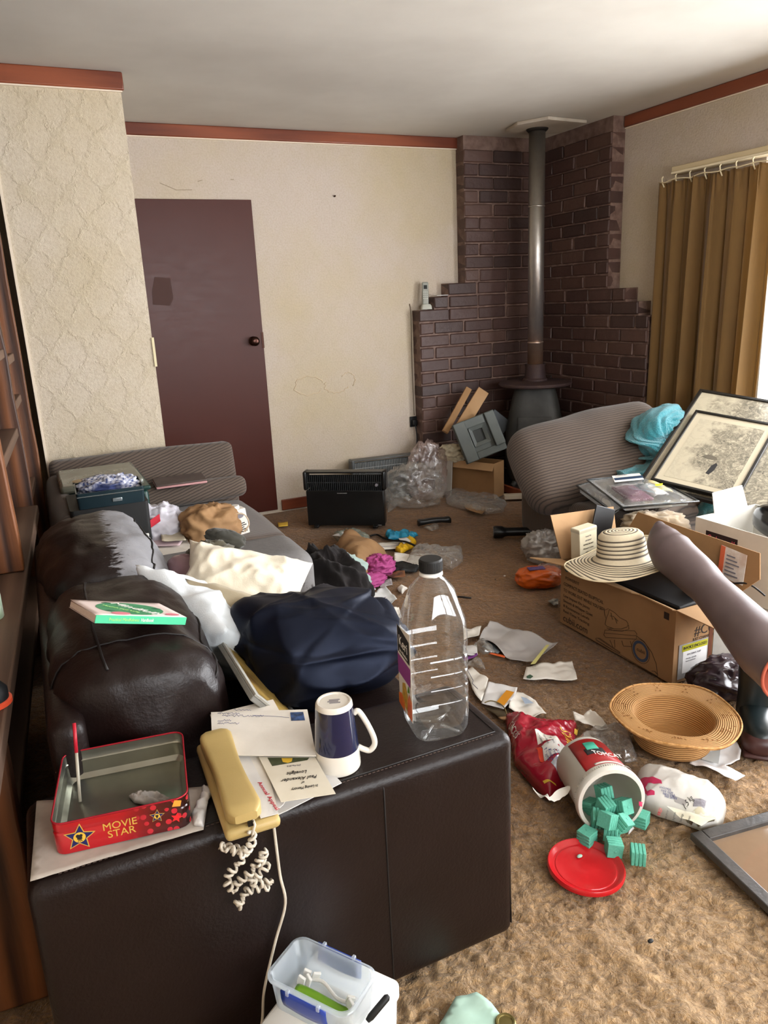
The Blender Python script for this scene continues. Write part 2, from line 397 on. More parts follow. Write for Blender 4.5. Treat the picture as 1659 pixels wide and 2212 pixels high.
# door ----------------------------------------------------------------
t = NT('brown_gloss_door_paint'); v = t.co(); n = t.noise(v, 3, 4); n2 = t.noise(t.co('Object', (6, 1, 25)), 1.6, 5, .7)
sc = t.ramp(n2, [(.60, (0, 0, 0)), (.72, (1, 1, 1))])
t.p(Base_Color=t.mix(t.math('MULTIPLY', sc, .25), t.mix(n, srgb('#3f1a12'), srgb('#481f16')), srgb('#3a1d17')), Roughness=t.math('MULTIPLY_ADD', n2, .20, .25), Specular_IOR_Level=.24); t.bump(t.noise(v, 60, 3), .05, .003)
d = tag(MB().bb((.60, YB-.012, .012), (1.41, YB+.02, 1.995)).obj('door_1', t.m, bevel=.003), kind='structure')
m_bronze = M('dark_bronze', '#3b2620', rough=.25, metal=.9)
kb = MB(); prof = [(.030, 0), (.030, .006), (.012, .010), (.012, .028), (.026, .036), (.030, .046), (.027, .056), (.015, .061)]
kb.lathe(prof, 24); ko = kb.obj('door_knob', m_bronze, d, smooth=True); ko.rotation_euler = (PI/2, 0, 0); ko.location = (1.343, YB-.012, 1.148)
MB().bb((1.398, YB-.016, 1.10), (1.412, YB-.010, 1.20)).obj('latch_plate', m_bronze, d)
mb = MB(); mb.prism([(0, 0), (.10, -.01), (.125, .03), (.12, .15), (.03, .16), (.005, .08)], 0, .0008)
po = mb.obj('matt_patch', M('matt_brown_patch', '#3f231c', rough=.7), d); po.rotation_euler = (PI/2, 0, 0); po.location = (.745, YB-.0125, 1.40)
# the paper blister marks on the back wall
mb = MB()
for (cx, cz, rx, rz, a0, a1) in ((1.70, .83, .10, .062, .2, 5.6), (1.90, .815, .085, .05, 2.6, 6.0), (1.99, .845, .05, .05, -.9, 2.6)):
    pts = [(cx + rx*math.cos(a0+(a1-a0)*k/20)*(1+.12*math.sin(k*1.7)), YB-.0005, cz + rz*math.sin(a0+(a1-a0)*k/20)*(1+.1*math.cos(k*2.3))) for k in range(21)]
    mb.tube(pts, .0035, 5)
mb.obj('paper_blister', M('paper_blister', '#c3b195', rough=.8), bpy.data.objects['wall_back'], smooth=True)
mb = MB()
for (a, b) in (((345, 395), (415, 410)), ((427, 392), (437, 389)), ((498, 388), (505, 388))):
    p, q = Yp(*a, YB-.0006), Yp(*b, YB-.0006); mb.tube([p, (p+q)/2+Vector((0, 0, -.02 if a[0] < 400 else 0)), q], .0022, 4)
mb.obj('paper_tear', M('dark_paper_tear', '#8d7f69', rough=.9), bpy.data.objects['wall_back'])
nl = MB(); nl.lathe([(.006, 0), (.006, .015), (.004, .02)], 10); no = nl.obj('wall_hook', m_bronze, bpy.data.objects['wall_back']); no.rotation_euler = (PI/2, 0, 0); no.location = Yp(722, 424, YB)
# windows -------------------------------------------------------------
m_alu = M('window_frame_aluminium', '#b9b6ae', rough=.4, metal=.6)
t = NT('window_glass'); t.p(Base_Color=(1, 1, 1, 1), Roughness=0, Transmission_Weight=1, IOR=1.0, Alpha=.08); m_glass = t.m
def window(n, axis, at, a0, a1, z0, z1, mull):
    mb = MB(); f = .045
    def bb(p0, p1, q0, q1, d=.06):
        if axis == 'x': mb.bb((at-d/2, p0, q0), (at+d/2, p1, q1))
        else: mb.bb((p0, at-d/2, q0), (p1, at+d/2, q1))
    bb(a0, a1, z0, z0+f); bb(a0, a1, z1-f, z1); bb(a0, a0+f, z0, z1); bb(a1-f, a1, z0, z1)
    for k in range(1, mull): c = a0+(a1-a0)*k/mull; bb(c-.025, c+.025, z0, z1)
    o = tag(mb.obj('window_%d' % n, m_alu, bevel=.004), kind='structure')
    for k in range(mull):
        c0 = a0+(a1-a0)*k/mull; c1 = a0+(a1-a0)*(k+1)/mull; g = MB()
        if axis == 'x': g.bb((at-.003, c0, z0), (at+.003, c1, z1))
        else: g.bb((c0, at-.003, z0), (c1, at+.003, z1))
        g.obj('glass_pane', m_glass, o)
    return o
window(1, 'x', XR+.06, WY0, WY1, 0, WZ1, 2)
window(2, 'y', YF-.05, .4, 3.0, .85, 2.15, 3)
# ------------------------------------------------------------------ brick surround
t = NT('painted_brown_brick'); v = t.co(); oi = t.n('ShaderNodeObjectInfo')
rc = t.ramp(oi.outputs['Random'], [(0, srgb('#3a2722')), (.5, srgb('#4a312a')), (1, srgb('#573d33'))])
n = t.noise(v, 28, 5, .65); t.p(Base_Color=t.mix(t.math('MULTIPLY', n, .35), rc, srgb('#2e2220')), Roughness=t.math('MULTIPLY_ADD', n, .3, .38))
t.bump(n, .5, .006); m_brick = t.m
m_mortar = M('mortar_with_painted_light', '#5c463d', '#7a6358', 20, .7, bump=.5, bs=70)  # joints share the brick paint; the light they catch is put into this colour
BT, BH, BL = .113, .0858, .24
FX, FY = XR-BT, YB-BT                      # front faces
sur = thing('brick_fire_surround', 'dark brown painted brick corner hearth surround with stepped shoulders behind the stove', 'fireplace', (FX, FY, 0))
def brick_mesh(l, seed, end=None):
    bm = bmesh.new(); bmesh.ops.create_cube(bm, size=1); R = random.Random(seed)
    for q in bm.verts:
        q.co.x *= l-.011; q.co.y *= BT-.004; q.co.z *= BH-.010
        q.co += Vector((R.uniform(-.003, .003), R.uniform(-.004, .003), R.uniform(-.002, .002)))
    bmesh.ops.bevel(bm, geom=bm.edges[:], offset=.006, segments=1, affect='EDGES')
    me = bpy.data.meshes.new('brick'); bm.to_mesh(me); bm.free(); me.materials.append(m_brick); return me
bm_full = [brick_mesh(BL, k) for k in range(6)]; bm_half = [brick_mesh(BL/2, 20+k) for k in range(4)]
def lay(side):
    """one leg of the corner; s = distance from the inner corner along the wall"""
    nrow = 28
    for r in range(nrow):
        z = r*BH + BH/2
        if z + BH/2 > CEIL: continue
        top = (r+1)*BH
        if side == 'L': Lmax = 1.02 if top < 1.36 else (.90 if top < 1.44 else (.785 if top < 1.53 else .645))
        else: Lmax = 1.09 if top < 1.21 else (1.0 if top < 1.29 else (.88 if top < 1.375 else .71))
        s = Lmax; first = True
        while s > .0:
            l = BL/2 if (first and r % 2) else BL
            l2 = l
            if s - l < .02: l2 = s - .0
            if l2 < .03: break
            c = s - l2/2
            me = random.choice(bm_full if l == BL else bm_half); o = bpy.data.objects.new('brick', me); COL.objects.link(o); o.parent = sur
            sc = l2/l; dep = random.uniform(-.004, .004)
            if side == 'L': o.location = (-c, BT/2+.001+dep, z); o.scale = (sc, 1, 1); o.rotation_euler = (0, random.uniform(-.006, .006), random.choice((0, PI)))
            else: o.location = (BT/2+.001+dep, -c, z); o.rotation_euler = (0, 0, PI/2*random.choice((1, -1))); o.scale = (sc, 1, 1)
            s -= l2; first = False
lay('L'); lay('R')
mb = MB(); g = .0135
for (L, za, zb) in ((1.02, 0, 1.283), (.90, 1.283, 1.369), (.785, 1.369, 1.455), (.645, 1.455, CEIL)): mb.bb((-L+.006, g, za), (0, BT-.001, zb))
for (L, za, zb) in ((1.09, 0, 1.197), (1.0, 1.197, 1.283), (.88, 1.283, 1.369), (.71, 1.369, CEIL)): mb.bb((g, -L+.006, za), (BT-.001, -.0, zb))
mb.bb((.0005, .0005, 0), (BT-.001, BT-.001, CEIL)); mb.obj('mortar', m_mortar, sur)
# ================================================================== STOVE
m_cast = M('grey_cast_iron', '#2f2f2d', '#3d3c39', 9, .55, metal=.3, bump=.25, bs=90)
m_rust = M('rusty_brown_iron', '#37282a', '#46332c', 12, .65, metal=.2, bump=.3, bs=80)
st = thing('wood_stove', 'grey pot-belly wood stove with round top plate in the brick corner', 'stove', (3.215, 4.41, -.017), (0, 0, PI*-.20))
def sq_ring(w, d, n=40, e=5):
    out = []
    for k in range(n):
        a = 2*PI*k/n; c, s_ = math.cos(a), math.sin(a); r = (abs(c)**e+abs(s_)**e)**(-1/e); out.append((c*r*w, s_*r*d))
    return out
def loft(mb, rings, mi=0):
    n = len(rings[0][0]); vs = []; fs = []
    for pts, z in rings: vs += [(p[0], p[1], z) for p in pts]
    for i in range(len(rings)-1):
        for k in range(n): fs.append((i*n+k, i*n+(k+1) % n, (i+1)*n+(k+1) % n, (i+1)*n+k))
    fs += [tuple(range(n-1, -1, -1)), tuple(range((len(rings)-1)*n, len(rings)*n))]
    return mb.add(vs, fs, mi)
mb = MB(); prof = [(.17, .10), (.19, .14), (.205, .24), (.207, .34), (.20, .44), (.185, .54), (.165, .64), (.145, .72), (.135, .745)]
loft(mb, [(sq_ring(w, w), z) for w, z in prof]); mb.obj('body', m_cast, st, auto=40)
mb = MB(); mb.lathe([(.14, .742), (.23, .752), (.252, .762), (.255, .772), (.25, .780), (.10, .788), (.075, .790)], 48); mb.obj('top_plate', m_rust, st, auto=35)
def bodyw(z):
    for (w0, z0), (w1, z1) in zip(prof, prof[1:]):
        if z0 <= z <= z1: return w0+(w1-w0)*(z-z0)/(z1-z0)
    return prof[-1][0]
mb = MB(); NZ = 14
mb.grid(lambda u, w: (-.115+u*.23, -bodyw(.20+w*.36)-.008, .20+w*.36), 8, NZ); dr = mb.obj('door', m_cast, st, smooth=True, solid=.012, soff=-1, bevel=.003)
mb = MB(); mb.tube([(.085, -.225, .40), (.085, -.25, .40), (.085, -.25, .32)], .008, 8); mb.obj('door_handle', m_rust, dr, smooth=True)
for a in (45, 135, 225, 315):
    mb = MB(); c, s_ = math.cos(math.radians(a)), math.sin(math.radians(a)); mb.tube([(c*.17, s_*.17, .13), (c*.20, s_*.20, .075), (c*.22, s_*.22, .062)], [.028, .022, .02], 10); mb.obj('leg', m_cast, st, smooth=True)
mb = MB(); mb.lathe([(.085, .785), (.085, .80), (.074, .81), (.068, .88), (.072, .905)], 32); mb.obj('flue_collar', m_rust, st, auto=35)
t = NT('weathered_steel_flue'); v = t.co(); z = t.n('ShaderNodeSeparateXYZ', i_0=v).outputs[2]; n = t.noise(v, 22, 5, .7)
heat = t.ramp(z, [(.90, srgb('#b98a6a')), (1.0, srgb('#9a8f8c'))]); hc = t.mix(t.ramp(t.math('MULTIPLY', z, .4), [(.36, (.62, .42, .28, 1)), (.47, (.45, .43, .42, 1)), (.80, (.40, .37, .32, 1)), (.95, (.30, .27, .23, 1))]), (0, 0, 0, 1), (0, 0, 0, 1))
zz = t.math('MULTIPLY', z, .4)
t.p(Base_Color=t.mix(t.math('MULTIPLY', n, .5), t.ramp(zz, [(.36, (.74, .42, .24, 1)), (.47, (.46, .44, .44, 1)), (.80, (.42, .39, .34, 1)), (.95, (.30, .27, .23, 1))]), (.16, .14, .12, 1)), Metallic=.85, Roughness=t.math('MULTIPLY_ADD', n, .25, .22))
t.bump(n, .1, .003); m_flue = t.m
mb = MB(); mb.lathe([(.053, .895), (.053, 2.39)], 40); fl = mb.obj('flue_pipe', m_flue, st, smooth=True)
mb = MB()
for zc in (1.93, 1.05): mb.lathe([(.053, zc-.006), (.0555, zc-.003), (.0555, zc+.003), (.053, zc+.006)], 40)
mb.obj('pipe_seam', m_flue, fl, smooth=True)
pts = [Z(*a, CEIL-.02) for a in ((1096, 290), (1158, 266), (1258, 272), (1200, 300))]
cp = thing('flue_ceiling_plate', 'pale square plate around the stove flue at the ceiling', 'plate', (3.235, 4.36, CEIL-.021))
m_pale = M('pale_painted_steel', '#b9b0a2', '#a59a8b', 5, .55)
mb = MB(); R4 = [(-.225, -.02), (-.12, -.20), (.20, -.17), (.225, .13), (.02, .225), (-.18, .17)]
mb.prism(R4, 0, .02); mb.obj('plate', m_pale, cp, bevel=.004)
mb = MB(); mb.lathe([(.056, -.018), (.068, -.008), (.072, 0)], 32, c=(-.0, -.0, 0)); o = mb.obj('flue_ring', M('sooty_steel', '#2c2825', rough=.5, metal=.6), cp, auto=40); o.location = (3.215-3.235, 4.41-4.36, 0)
# hearth
h = thing('hearth', 'low dark tiled hearth under the stove with a timber edge', 'hearth', (0, 0, 0))
HP = [(2.985, 4.745), (2.985, 4.28), (3.02, 4.05), (3.50, 3.66), (3.50, 4.745)]
MB().prism(HP, 0, .045).obj('slab', M('dark_hearth_tile', '#2a2322', '#352c29', 8, .5), h, bevel=.004)
mb = MB(); mb.prism([(2.958, 4.745), (2.958, 4.27), (2.996, 4.03), (3.487, 3.632), (3.50, 3.655), (3.022, 4.046), (2.984, 4.278), (2.984, 4.745)], 0, .05); mb.obj('edge_board', m_trim, h, bevel=.003)
# ================================================================== CURTAIN
t = NT('mustard_brown_curtain'); v = t.co(); n = t.noise(t.co('Object', (60, 60, 8)), 3, 4); lo = t.noise(v, 3, 3)
c = t.mix(n, srgb('#6c5127'), srgb('#866430')); c = t.mix(t.math('MULTIPLY', lo, .4), c, srgb('#4a3620'))
tr = t.n('ShaderNodeBsdfTranslucent', i_Color=(.70, .45, .14, 1)); mx = t.n('ShaderNodeMixShader', i_0=.20)
t.p(Base_Color=c, Roughness=.8, Sheen_Weight=.2); t.bump(n, .15, .002)
t.t.links.new(t.b.outputs[0], mx.inputs[1]); t.t.links.new(tr.outputs[0], mx.inputs[2]); t.t.links.new(mx.outputs[0], t.out.inputs[0]); m_curt = t.m
cu = thing('curtain', 'long mustard brown pleated curtain hanging beside the patio window', 'curtain', (3.545, 2.86, 0))
CW, CZ0, CZ1 = .78, .03, 1.955
def curt(u, w):
    y = u*CW; z = CZ0 + w*(CZ1-CZ0)
    f = .35+.65*(1-w)**.6
    ph = u*2*PI*5.6 + .8*nz((u*3, 0, 0), 1.3, 2) + .35*(1-w)*nz((u*2, w, 0), 2, 5)
    a = .040*f*(1+.5*nz((u*4, 1, 0), 1, 4))
    x = a*math.sin(ph) + .012*f*math.sin(ph*2.3+1)
    if w > .93: x += .007*math.sin(u*2*PI*30)*(w-.9)*10
    yy = y + .012*math.sin(ph*2) - (1-w)*.05*(u-.5) + (1-w)**2*.02 + (.025*(1-w) if u > .5 else 0)
    if u < .02: x -= .0
    return (x, yy, z - (.012*abs(math.sin(u*PI*9)) if w == 1 else 0))
mb = MB(); mb.grid(curt, 200, 70); mb.obj('curtain_panel', m_curt, cu, smooth=True, solid=.0012)
m_tape = M('white_heading_tape', '#d8cba8', rough=.7)
for k in range(8):
    y = .03+k*.104; mb = MB(); mb.tube([(0, y, 1.925), (-.012, y+.004, 1.95), (-.008, y+.012, 1.975), (.0, y+.012, 1.985)], .004, 6); mb.obj('hook', m_tape, cu, smooth=True)
mb = MB(); mb.tube([(-.02+.008*math.sin(k*1.3), .02+k*.048, 1.945+.012*abs(math.sin(k*.85))) for k in range(17)], .0032, 6); mb.obj('draw_cord', m_tape, cu, smooth=True)
tk = thing('curtain_track', 'pale curtain track on a board above the mustard curtain', 'curtain rail', (3.545, .3, 1.985))
MB().bb((-.012, 0, 0), (.012, 3.26, .014)).obj('rail', M('cream_plastic_rail', '#e0d3b4', rough=.4), tk, bevel=.003)
MB().bb((.012, 0, .002), (XR-3.545-.002, 3.28, .045)).obj('mounting_board', M('cream_painted_board', '#c9b894', rough=.6), tk, bevel=.003)
# ================================================================== LEATHER SOFA
def leather(name, worn=None):
    t = NT(name); v = t.co(); n = t.noise(v, 7, 5, .6); fine = t.noise(v, 160, 3, .6); wr = t.noise(v, 14, 4, .6, .4)
    t.b.inputs['Specular IOR Level'].default_value = .30; c = t.mix(n, srgb('#130a09'), srgb('#1c100d')); r = t.math('MULTIPLY_ADD', n, .22, .30)
    sc = t.ramp(t.noise(t.co('Object', (30, 9, 14)), 2.2, 5, .75), [(.70, (0, 0, 0)), (.76, (1, 1, 1))]); c = t.mix(t.math('MULTIPLY', sc, .22), c, srgb('#8a7d74'))
    if worn:
        sep = t.n('ShaderNodeSeparateXYZ', i_0=v); k = t.math('MULTIPLY_ADD', sep.outputs[worn[0]], worn[1], worn[2])
        k = t.math('ADD', k, t.math('MULTIPLY', t.math('SUBTRACT', t.noise(t.co('Object', worn[3]), 6, 6, .7), .5), 1.6)); k = t.ramp(k, [(.45, (0, 0, 0)), (.62, (1, 1, 1))])
        fin = t.noise(v, 30, 5, .7); g = t.mix(fin, srgb(worn[4]), srgb(worn[5])); c = t.mix(k, c, g); r = t.math('ADD', r, t.math('MULTIPLY', k, .25))
    t.p(Base_Color=c, Roughness=r); t.bump(t.math('ADD', t.math('MULTIPLY', fine, .35), t.math('MULTIPLY', wr, .8)), .35, .006); return t.m
m_lea = leather('dark_brown_leather')
m_lea_arm = leather('worn_grey_leather_arm', (2, 4.0, .10, (3, 3, 3), '#5d5b5b', '#7c7a79'))
m_lea_c2 = leather('worn_pale_leather_cushion', (0, 9.0, -.72, (5, 22, 5), '#76767a', '#96969a'))
back_y0 = 1.402
m_seam = M('dark_leather_seam', '#120d0c', rough=.6)
sofa = thing('leather_sofa', 'dark brown two-seat leather sofa with worn grey patches, its near arm nearest the camera', 'sofa', (0, 0, 0))
AX0, AX1, AY0, AY1, AZ = -.125, .757, 1.092, 1.345, .535
def rounded(name, a, b, mat, r=.02, seg=4, nsub=(1, 1, 1), amp=0, fr=4, seed=0):
    d = [b[i]-a[i] for i in range(3)]; vs, fs = rbm(d, r, 26, amp, fr, seed)
    o = MB().add(vs, fs).obj(name, mat, sofa, smooth=True); o.location = [(a[i]+b[i])/2 for i in range(3)]; return o
arm = rounded('arm', (AX0, AY0, .055), (AX1, AY1, AZ), m_lea, .024, 4)
mb = MB(); sx = .469
mb.tube([(sx, AY0-.0006, .07), (sx, AY0-.0006, AZ-.025), (sx, AY0+.012, AZ-.004)], .0016, 5)
mb.tube([(AX0+.02, AY0+.028, AZ+.0004), (AX1-.03, AY0+.028, AZ+.0004), (AX1-.028, AY1-.03, AZ+.0004)], .0014, 5)
mb.tube([(AX1-.02, AY0+.004, AZ-.02), (AX1-.006, AY0+.006, .08)], .0018, 5)
keep(mb.obj('seam', m_seam, None, smooth=True), arm)
mb = MB()
for k in range(95):
    x = AX0+.05+k*.0085
    if x < AX1-.04: mb.box((x, AY0+.022, AZ+.0005), (.005, .0012, .0012))
keep(tag(mb.obj('stitching', M('brown_stitching', '#4b3b34', rough=.8), None), kind='stuff'), arm)
far = rounded('arm', (-.05, 2.335, .055), (AX1+.045, 2.64, .550), m_lea_arm, .06, 5)
mb = MB(); mb.tube([(.02, 2.36, .5405), (.3, 2.37, .546), (.64, 2.365, .5445), (.775, 2.38, .50), (.797, 2.40, .40), (.799, 2.40, .1)], .003, 6); keep(mb.obj('seam', m_seam, None, smooth=True), far)
rounded('back_frame', (-.072, 1.35, .055), (-.004, 2.64, .655), m_lea, .03, 4)
rounded('seat_base', (-.01, 1.347, .055), (.745, 2.333, .30), m_lea, .02, 3)
rounded('seat_cushion', (.02, 1.349, .295), (.765, 1.838, .425), m_lea, .035, 4, amp=.01)
rounded('seat_cushion', (.02, 1.842, .295), (.765, 2.331, .425), m_lea, .035, 4, amp=.01, seed=4)
for (x, y) in ((.68, 1.19), (-.06, 1.19), (.66, 2.58), (-.06, 2.58)):
    mb = MB(); mb.box((x, y, .029), (.07, .06, .058), taper=1.15); mb.obj('foot', M('black_plastic_foot', '#15171a', rough=.5), sofa, bevel=.004)
def back_cushion(y0, y1, mat, seed, h=.76, seams=True):
    nu, nv = 64, 56; cy, hl = (y0+y1)/2, (y1-y0)/2; vs = []; fs = []
    def sec(u, w):
        a = 2*PI*u; c, s_ = math.cos(a), math.sin(a); e = 2.9; r = (abs(c)**e+abs(s_)**e)**(-1/e)
        k = max(0, 1-abs(w)**4.5)**.32
        x = c*r*.178*(.55+.45*k); z = s_*r*.185*(.62+.38*k)
        z += .02*(1-w*w)*(1 if s_ > 0 else 0)
        x -= .10*(z) if z > 0 else 0
        p = Vector((.118+x, cy + w*hl*(1-.05*abs(c*r)**4), h-.205+z))
        sag = .010*nz(p, 5, seed) - .010*max(0, crease(p*Vector((1, 1, 1)) if False else p, 6, seed, 2)) - .006*max(0, crease(Vector((p.x*2, p.y, p.z*2)), 11, seed+2, 2))
        d = Vector((c, 0, s_)); return p + d*sag
    for j in range(nv+1):
        w = -1+2*j/nv
        w = math.sin(w*PI/2)*.5 + w*.5
        for i in range(nu): vs.append(sec(i/nu, w))
    for j in range(nv):
        for i in range(nu): fs.append((j*nu+i, j*nu+(i+1) % nu, (j+1)*nu+(i+1) % nu, (j+1)*nu+i))
    for base, rev in ((0, 0), (nv*nu, 1)):
        ring = vs[base:base+nu]; c0 = sum(ring, Vector())/nu; prev = base
        for q in (.8, .55, .3):
            b = len(vs); vs += [c0+(p-c0)*q+Vector((0, (.03 if rev else -.03)*(1-q), 0)) for p in ring]
            fs += [((prev+i, prev+(i+1) % nu, b+(i+1) % nu, b+i) if rev else (prev+i, b+i, b+(i+1) % nu, prev+(i+1) % nu)) for i in range(nu)]; prev = b
        b = len(vs); vs.append(c0+Vector((0, .025 if rev else -.025, 0))); fs += [((prev+i, prev+(i+1) % nu, b) if rev else (prev+(i+1) % nu, prev+i, b)) for i in range(nu)]
    o = MB().add(vs, fs).obj('back_cushion', mat, sofa, smooth=True)
    mb = MB()
    if seams:
        for u in (.085, .30):
            mb.tube([sec(u, -.9+1.8*k/40)+Vector((math.cos(2*PI*u), 0, math.sin(2*PI*u)))*.001 for k in range(41)], .003, 6)
        mb.tube([sec(u/60, -.62)+Vector((math.cos(2*PI*u/60), 0, math.sin(2*PI*u/60)))*.001 for u in range(4, 28)], .0022, 6)
    else:
        mb.tube([sec(.12, -.9+1.8*k/40)+Vector((.7, 0, .7))*.001 for k in range(41)], .003, 6)
    mb.obj('seam', m_seam, o, smooth=True)
back_cushion(1.40, 2.015, m_lea, 3, .742)
back_cushion(2.01, 2.64, m_lea_c2, 8, .765, False)
# ================================================================== BROWN ARMCHAIRS
def ribbed(name, rot, pitch=.013, a='#1d1612', b='#51443a'):
    t = NT(name); v = t.co('Object', (1, 1, 1), rot); n = t.noise(v, 3, 2); y = t.n('ShaderNodeSeparateXYZ', i_0=v).outputs[1]
    y = t.math('ADD', y, t.math('MULTIPLY', t.noise(v, 7, 3), .018)); s_ = t.math('SINE', t.math('MULTIPLY', y, 2*PI/pitch)); line = t.ramp(s_, [(.0, (1, 1, 1)), (.9, (1, 1, 1)), (1, (0, 0, 0))])
    k = t.math('MULTIPLY_ADD', s_, .5, .5); k = t.math('POWER', k, 4.0); fz = t.noise(v, 190, 3)
    c = t.mix(fz, srgb(b), srgb('#63554a')); c = t.mix(t.math('MULTIPLY', k, .85), c, srgb(a)); c = t.mix(t.math('MULTIPLY', n, .25), c, srgb('#3a2f28'))
    t.p(Base_Color=c, Roughness=.9, Sheen_Weight=.15); t.bump(t.math('SUBTRACT', t.math('MULTIPLY', fz, .25), k), .35, .0025); return t.m
m_rib = ribbed('brown_ribbed_upholstery', (0, 0, 0)); m_rib_x = ribbed('brown_ribbed_upholstery_across', (PI/2, 0, .30), .013)
def cushbox(name, c, d, mat, parent, r=.05, rot=(0, 0, 0), amp=.012, seed=0, fr=4):
    vs, fs = rbm(d, r, 30, amp*.8, fr, seed, amp*1.5); o = MB().add(vs, fs).obj(name, mat, parent, smooth=True); o.location = c; o.rotation_euler = rot; return o
ac = thing('brown_armchair', 'brown ribbed armchair against the damask wall, piled with tins and papers', 'armchair', (.44, 3.35, 0))
cushbox('back', (.01, .43, .40), (.86, .14, .62), m_rib_x, ac, .03, (-.10, 0, 0), .006)
cushbox('lumbar_roll', (.05, .30, .505), (.80, .12, .10), m_rib_x, ac, .03, (-.25, 0, 0), .006, 3)
cushbox('arm', (-.385, -.02, .36), (.10, .86, .58), m_rib, ac, .04, (0, 0, .02), .012, 6)
cushbox('seat_cushion', (.06, -.04, .36), (.78, .74, .16), m_rib, ac, .04, (0, 0, 0), .010, 9)
cushbox('base', (.04, .02, .17), (.80, .80, .28), m_rib, ac, .02, (0, 0, 0), .004, 12)
ar = thing('brown_armchair', 'low brown ribbed armchair base before the curtain, under the turquoise blanket', 'armchair', (2.90, 3.02, 0))
cushbox('base', (0, 0, .165), (.85, 1.02, .26), m_rib, ar, .03, (0, 0, 0), .006, 21)
cushbox('seat_cushion', (.05, .0, .33), (.76, .94, .09), m_rib, ar, .035, (0, 0, 0), .006, 22)
m_rib_c = ribbed('brown_ribbed_cushion', (0, 0, .04), .0165)
bc = cushbox('chair_cushion', (0, 0, 0), (.84, .52, .22), m_rib_c, None, .095, (0, 0, 0), .016, 5, 5)
tag(bc, 'big brown ribbed chair cushion leaning back in front of the stove', 'cushion')
frame(bc, (2.735, 3.22, .485), (.90, -.28, .16), (.33, .50, .55))
# ================================================================== BOOKCASE
m_pine = wood_m('rough_stained_pine', '#2c150a', '#7a4824', 2, .55, .6, 16, .9); m_pine_y = wood_m('dusty_pine_shelf', '#4a3527', '#6b5241', 1, .65, 1, 8, .35)
bk = thing('bookcase', 'rough stained pine bookcase with thick uprights along the left wall', 'bookcase', (-.152, 1.45, 0), (0, 0, -math.atan(.053)))
def plank(name, a, b, mat, seed=0, rough_e=.009):
    mb = MB()
    if b[2]-a[2] > .3:
        n = 14; vs = []; fs = []
        for k in range(n+1):
            z = a[2]+(b[2]-a[2])*k/n; j = nz((seed, z*6, 0), 1, seed)*rough_e; j2 = nz((seed, z*6, 5), 1, seed)*rough_e
            vs += [(a[0], a[1], z), (b[0]+j, a[1]+j2*.6, z), (b[0]+j*.7, b[1]+j2*.6, z), (a[0], b[1], z)]
        for k in range(n):
            for q in range(4): fs.append((k*4+q, k*4+(q+1) % 4, k*4+4+(q+1) % 4, k*4+4+q))
        fs += [(3, 2, 1, 0), tuple(n*4+q for q in range(4))]; mb.add(vs, fs)
    else: mb.bb(a, b)
    return mb.obj(name, mat, bk, bevel=.005)
BD = -.36
for k, (y, dx, z0, z1) in enumerate(((0, .0, 0, .60), (.92, .0, .645, 2.15), (1.80, -.008, .0, 2.15), (2.34, .01, 0, 2.15))): plank('upright', (BD, y, z0), (dx, y+.06, z1), m_pine, 3+k*2)
plank('bench_top', (BD, -.30, .602), (.012, 1.79, .643), m_pine_y)
plank('shelf', (BD, .07, .32), (-.02, 1.79, .35), m_pine_y)
for z in (.92, 1.22, 1.52, 1.85): plank('shelf', (BD, .985, z), (-.012, 1.795, z+.035), m_pine_y)
for z in (.30, .62, 1.0, 1.18, 1.56, 1.88): plank('shelf', (BD, 1.865, z), (-.015, 2.335, z+.035), m_pine_y)
MB().bb((BD-.012, -.3, 0), (BD-.001, 2.4, 2.15)).obj('back_panel', m_pine, bk)
cn = thing('spray_can', 'white and green spray can on the bookcase bench at the far left', 'can', (-.180, 2.02, .6435)); mb = MB(); mb.lathe([(.03, 0), (.032, .003), (.032, .15), (.026, .165), (.024, .185), (.018, .19)], 28); mb.obj('can_body', M('white_green_can_print', '#d9dccf', '#9cb89a', 25, .35), cn, auto=40)
tp = thing('tape_roll', 'black roll with an orange ring on the bookcase bench beside the sofa', 'tape', (-.165, 1.53, .6435)); mb = MB(); mb.lathe([(.030, .006), (.034, .008), (.034, .03), (.02, .05), (.012, .075), (.008, .08)], 28); mb.obj('knob', M('black_rubber_knob', '#17181a', rough=.5), tp, auto=40); mb = MB(); mb.lathe([(.036, 0), (.039, .002), (.039, .010), (.036, .012)], 28); mb.obj('orange_ring', M('orange_plastic_ring', '#c8482a', rough=.4), tp, auto=40)
# ================================================================== shared small-object materials
m_paper = M('white_paper', '#e4dfd6', '#d3cdc3', 8, .75, bump=.12, bs=30); m_paper2 = M('cool_white_paper', '#dcdad8', '#c9c8c8', 8, .75, bump=.12, bs=30)
m_ink = M('black_ink', '#1d1b1b', rough=.7); m_bluei = M('blue_biro_ink', '#3b4680', rough=.6); m_greyi = M('grey_print', '#77737a', rough=.7)
m_kraft = M('brown_kraft_paper', '#98754f', '#866442', 6, .8, bump=.2, bs=40); m_card = M('corrugated_cardboard', '#9a754d', '#8d6a45', 5, .8, bump=.12, bs=60)
m_card_in = M('pale_cardboard_inside', '#b08c65', '#a37f58', 5, .8, bump=.1, bs=60)
m_black = M('black_plastic', '#0d0d0e', rough=.35); m_blackm = M('matt_black_plastic', '#121212', rough=.6)
m_whitep = M('white_plastic', '#e2e0da', rough=.35); m_red = M('red_print', '#b0182c', rough=.4); m_yel = M('yellow_print', '#d9b13a', rough=.5)
m_gold = M('gold_print', '#c9a548', rough=.35); m_navyp = M('navy_print', '#1b1f57', rough=.4); m_purple = M('purple_print', '#6a2a78', rough=.6)
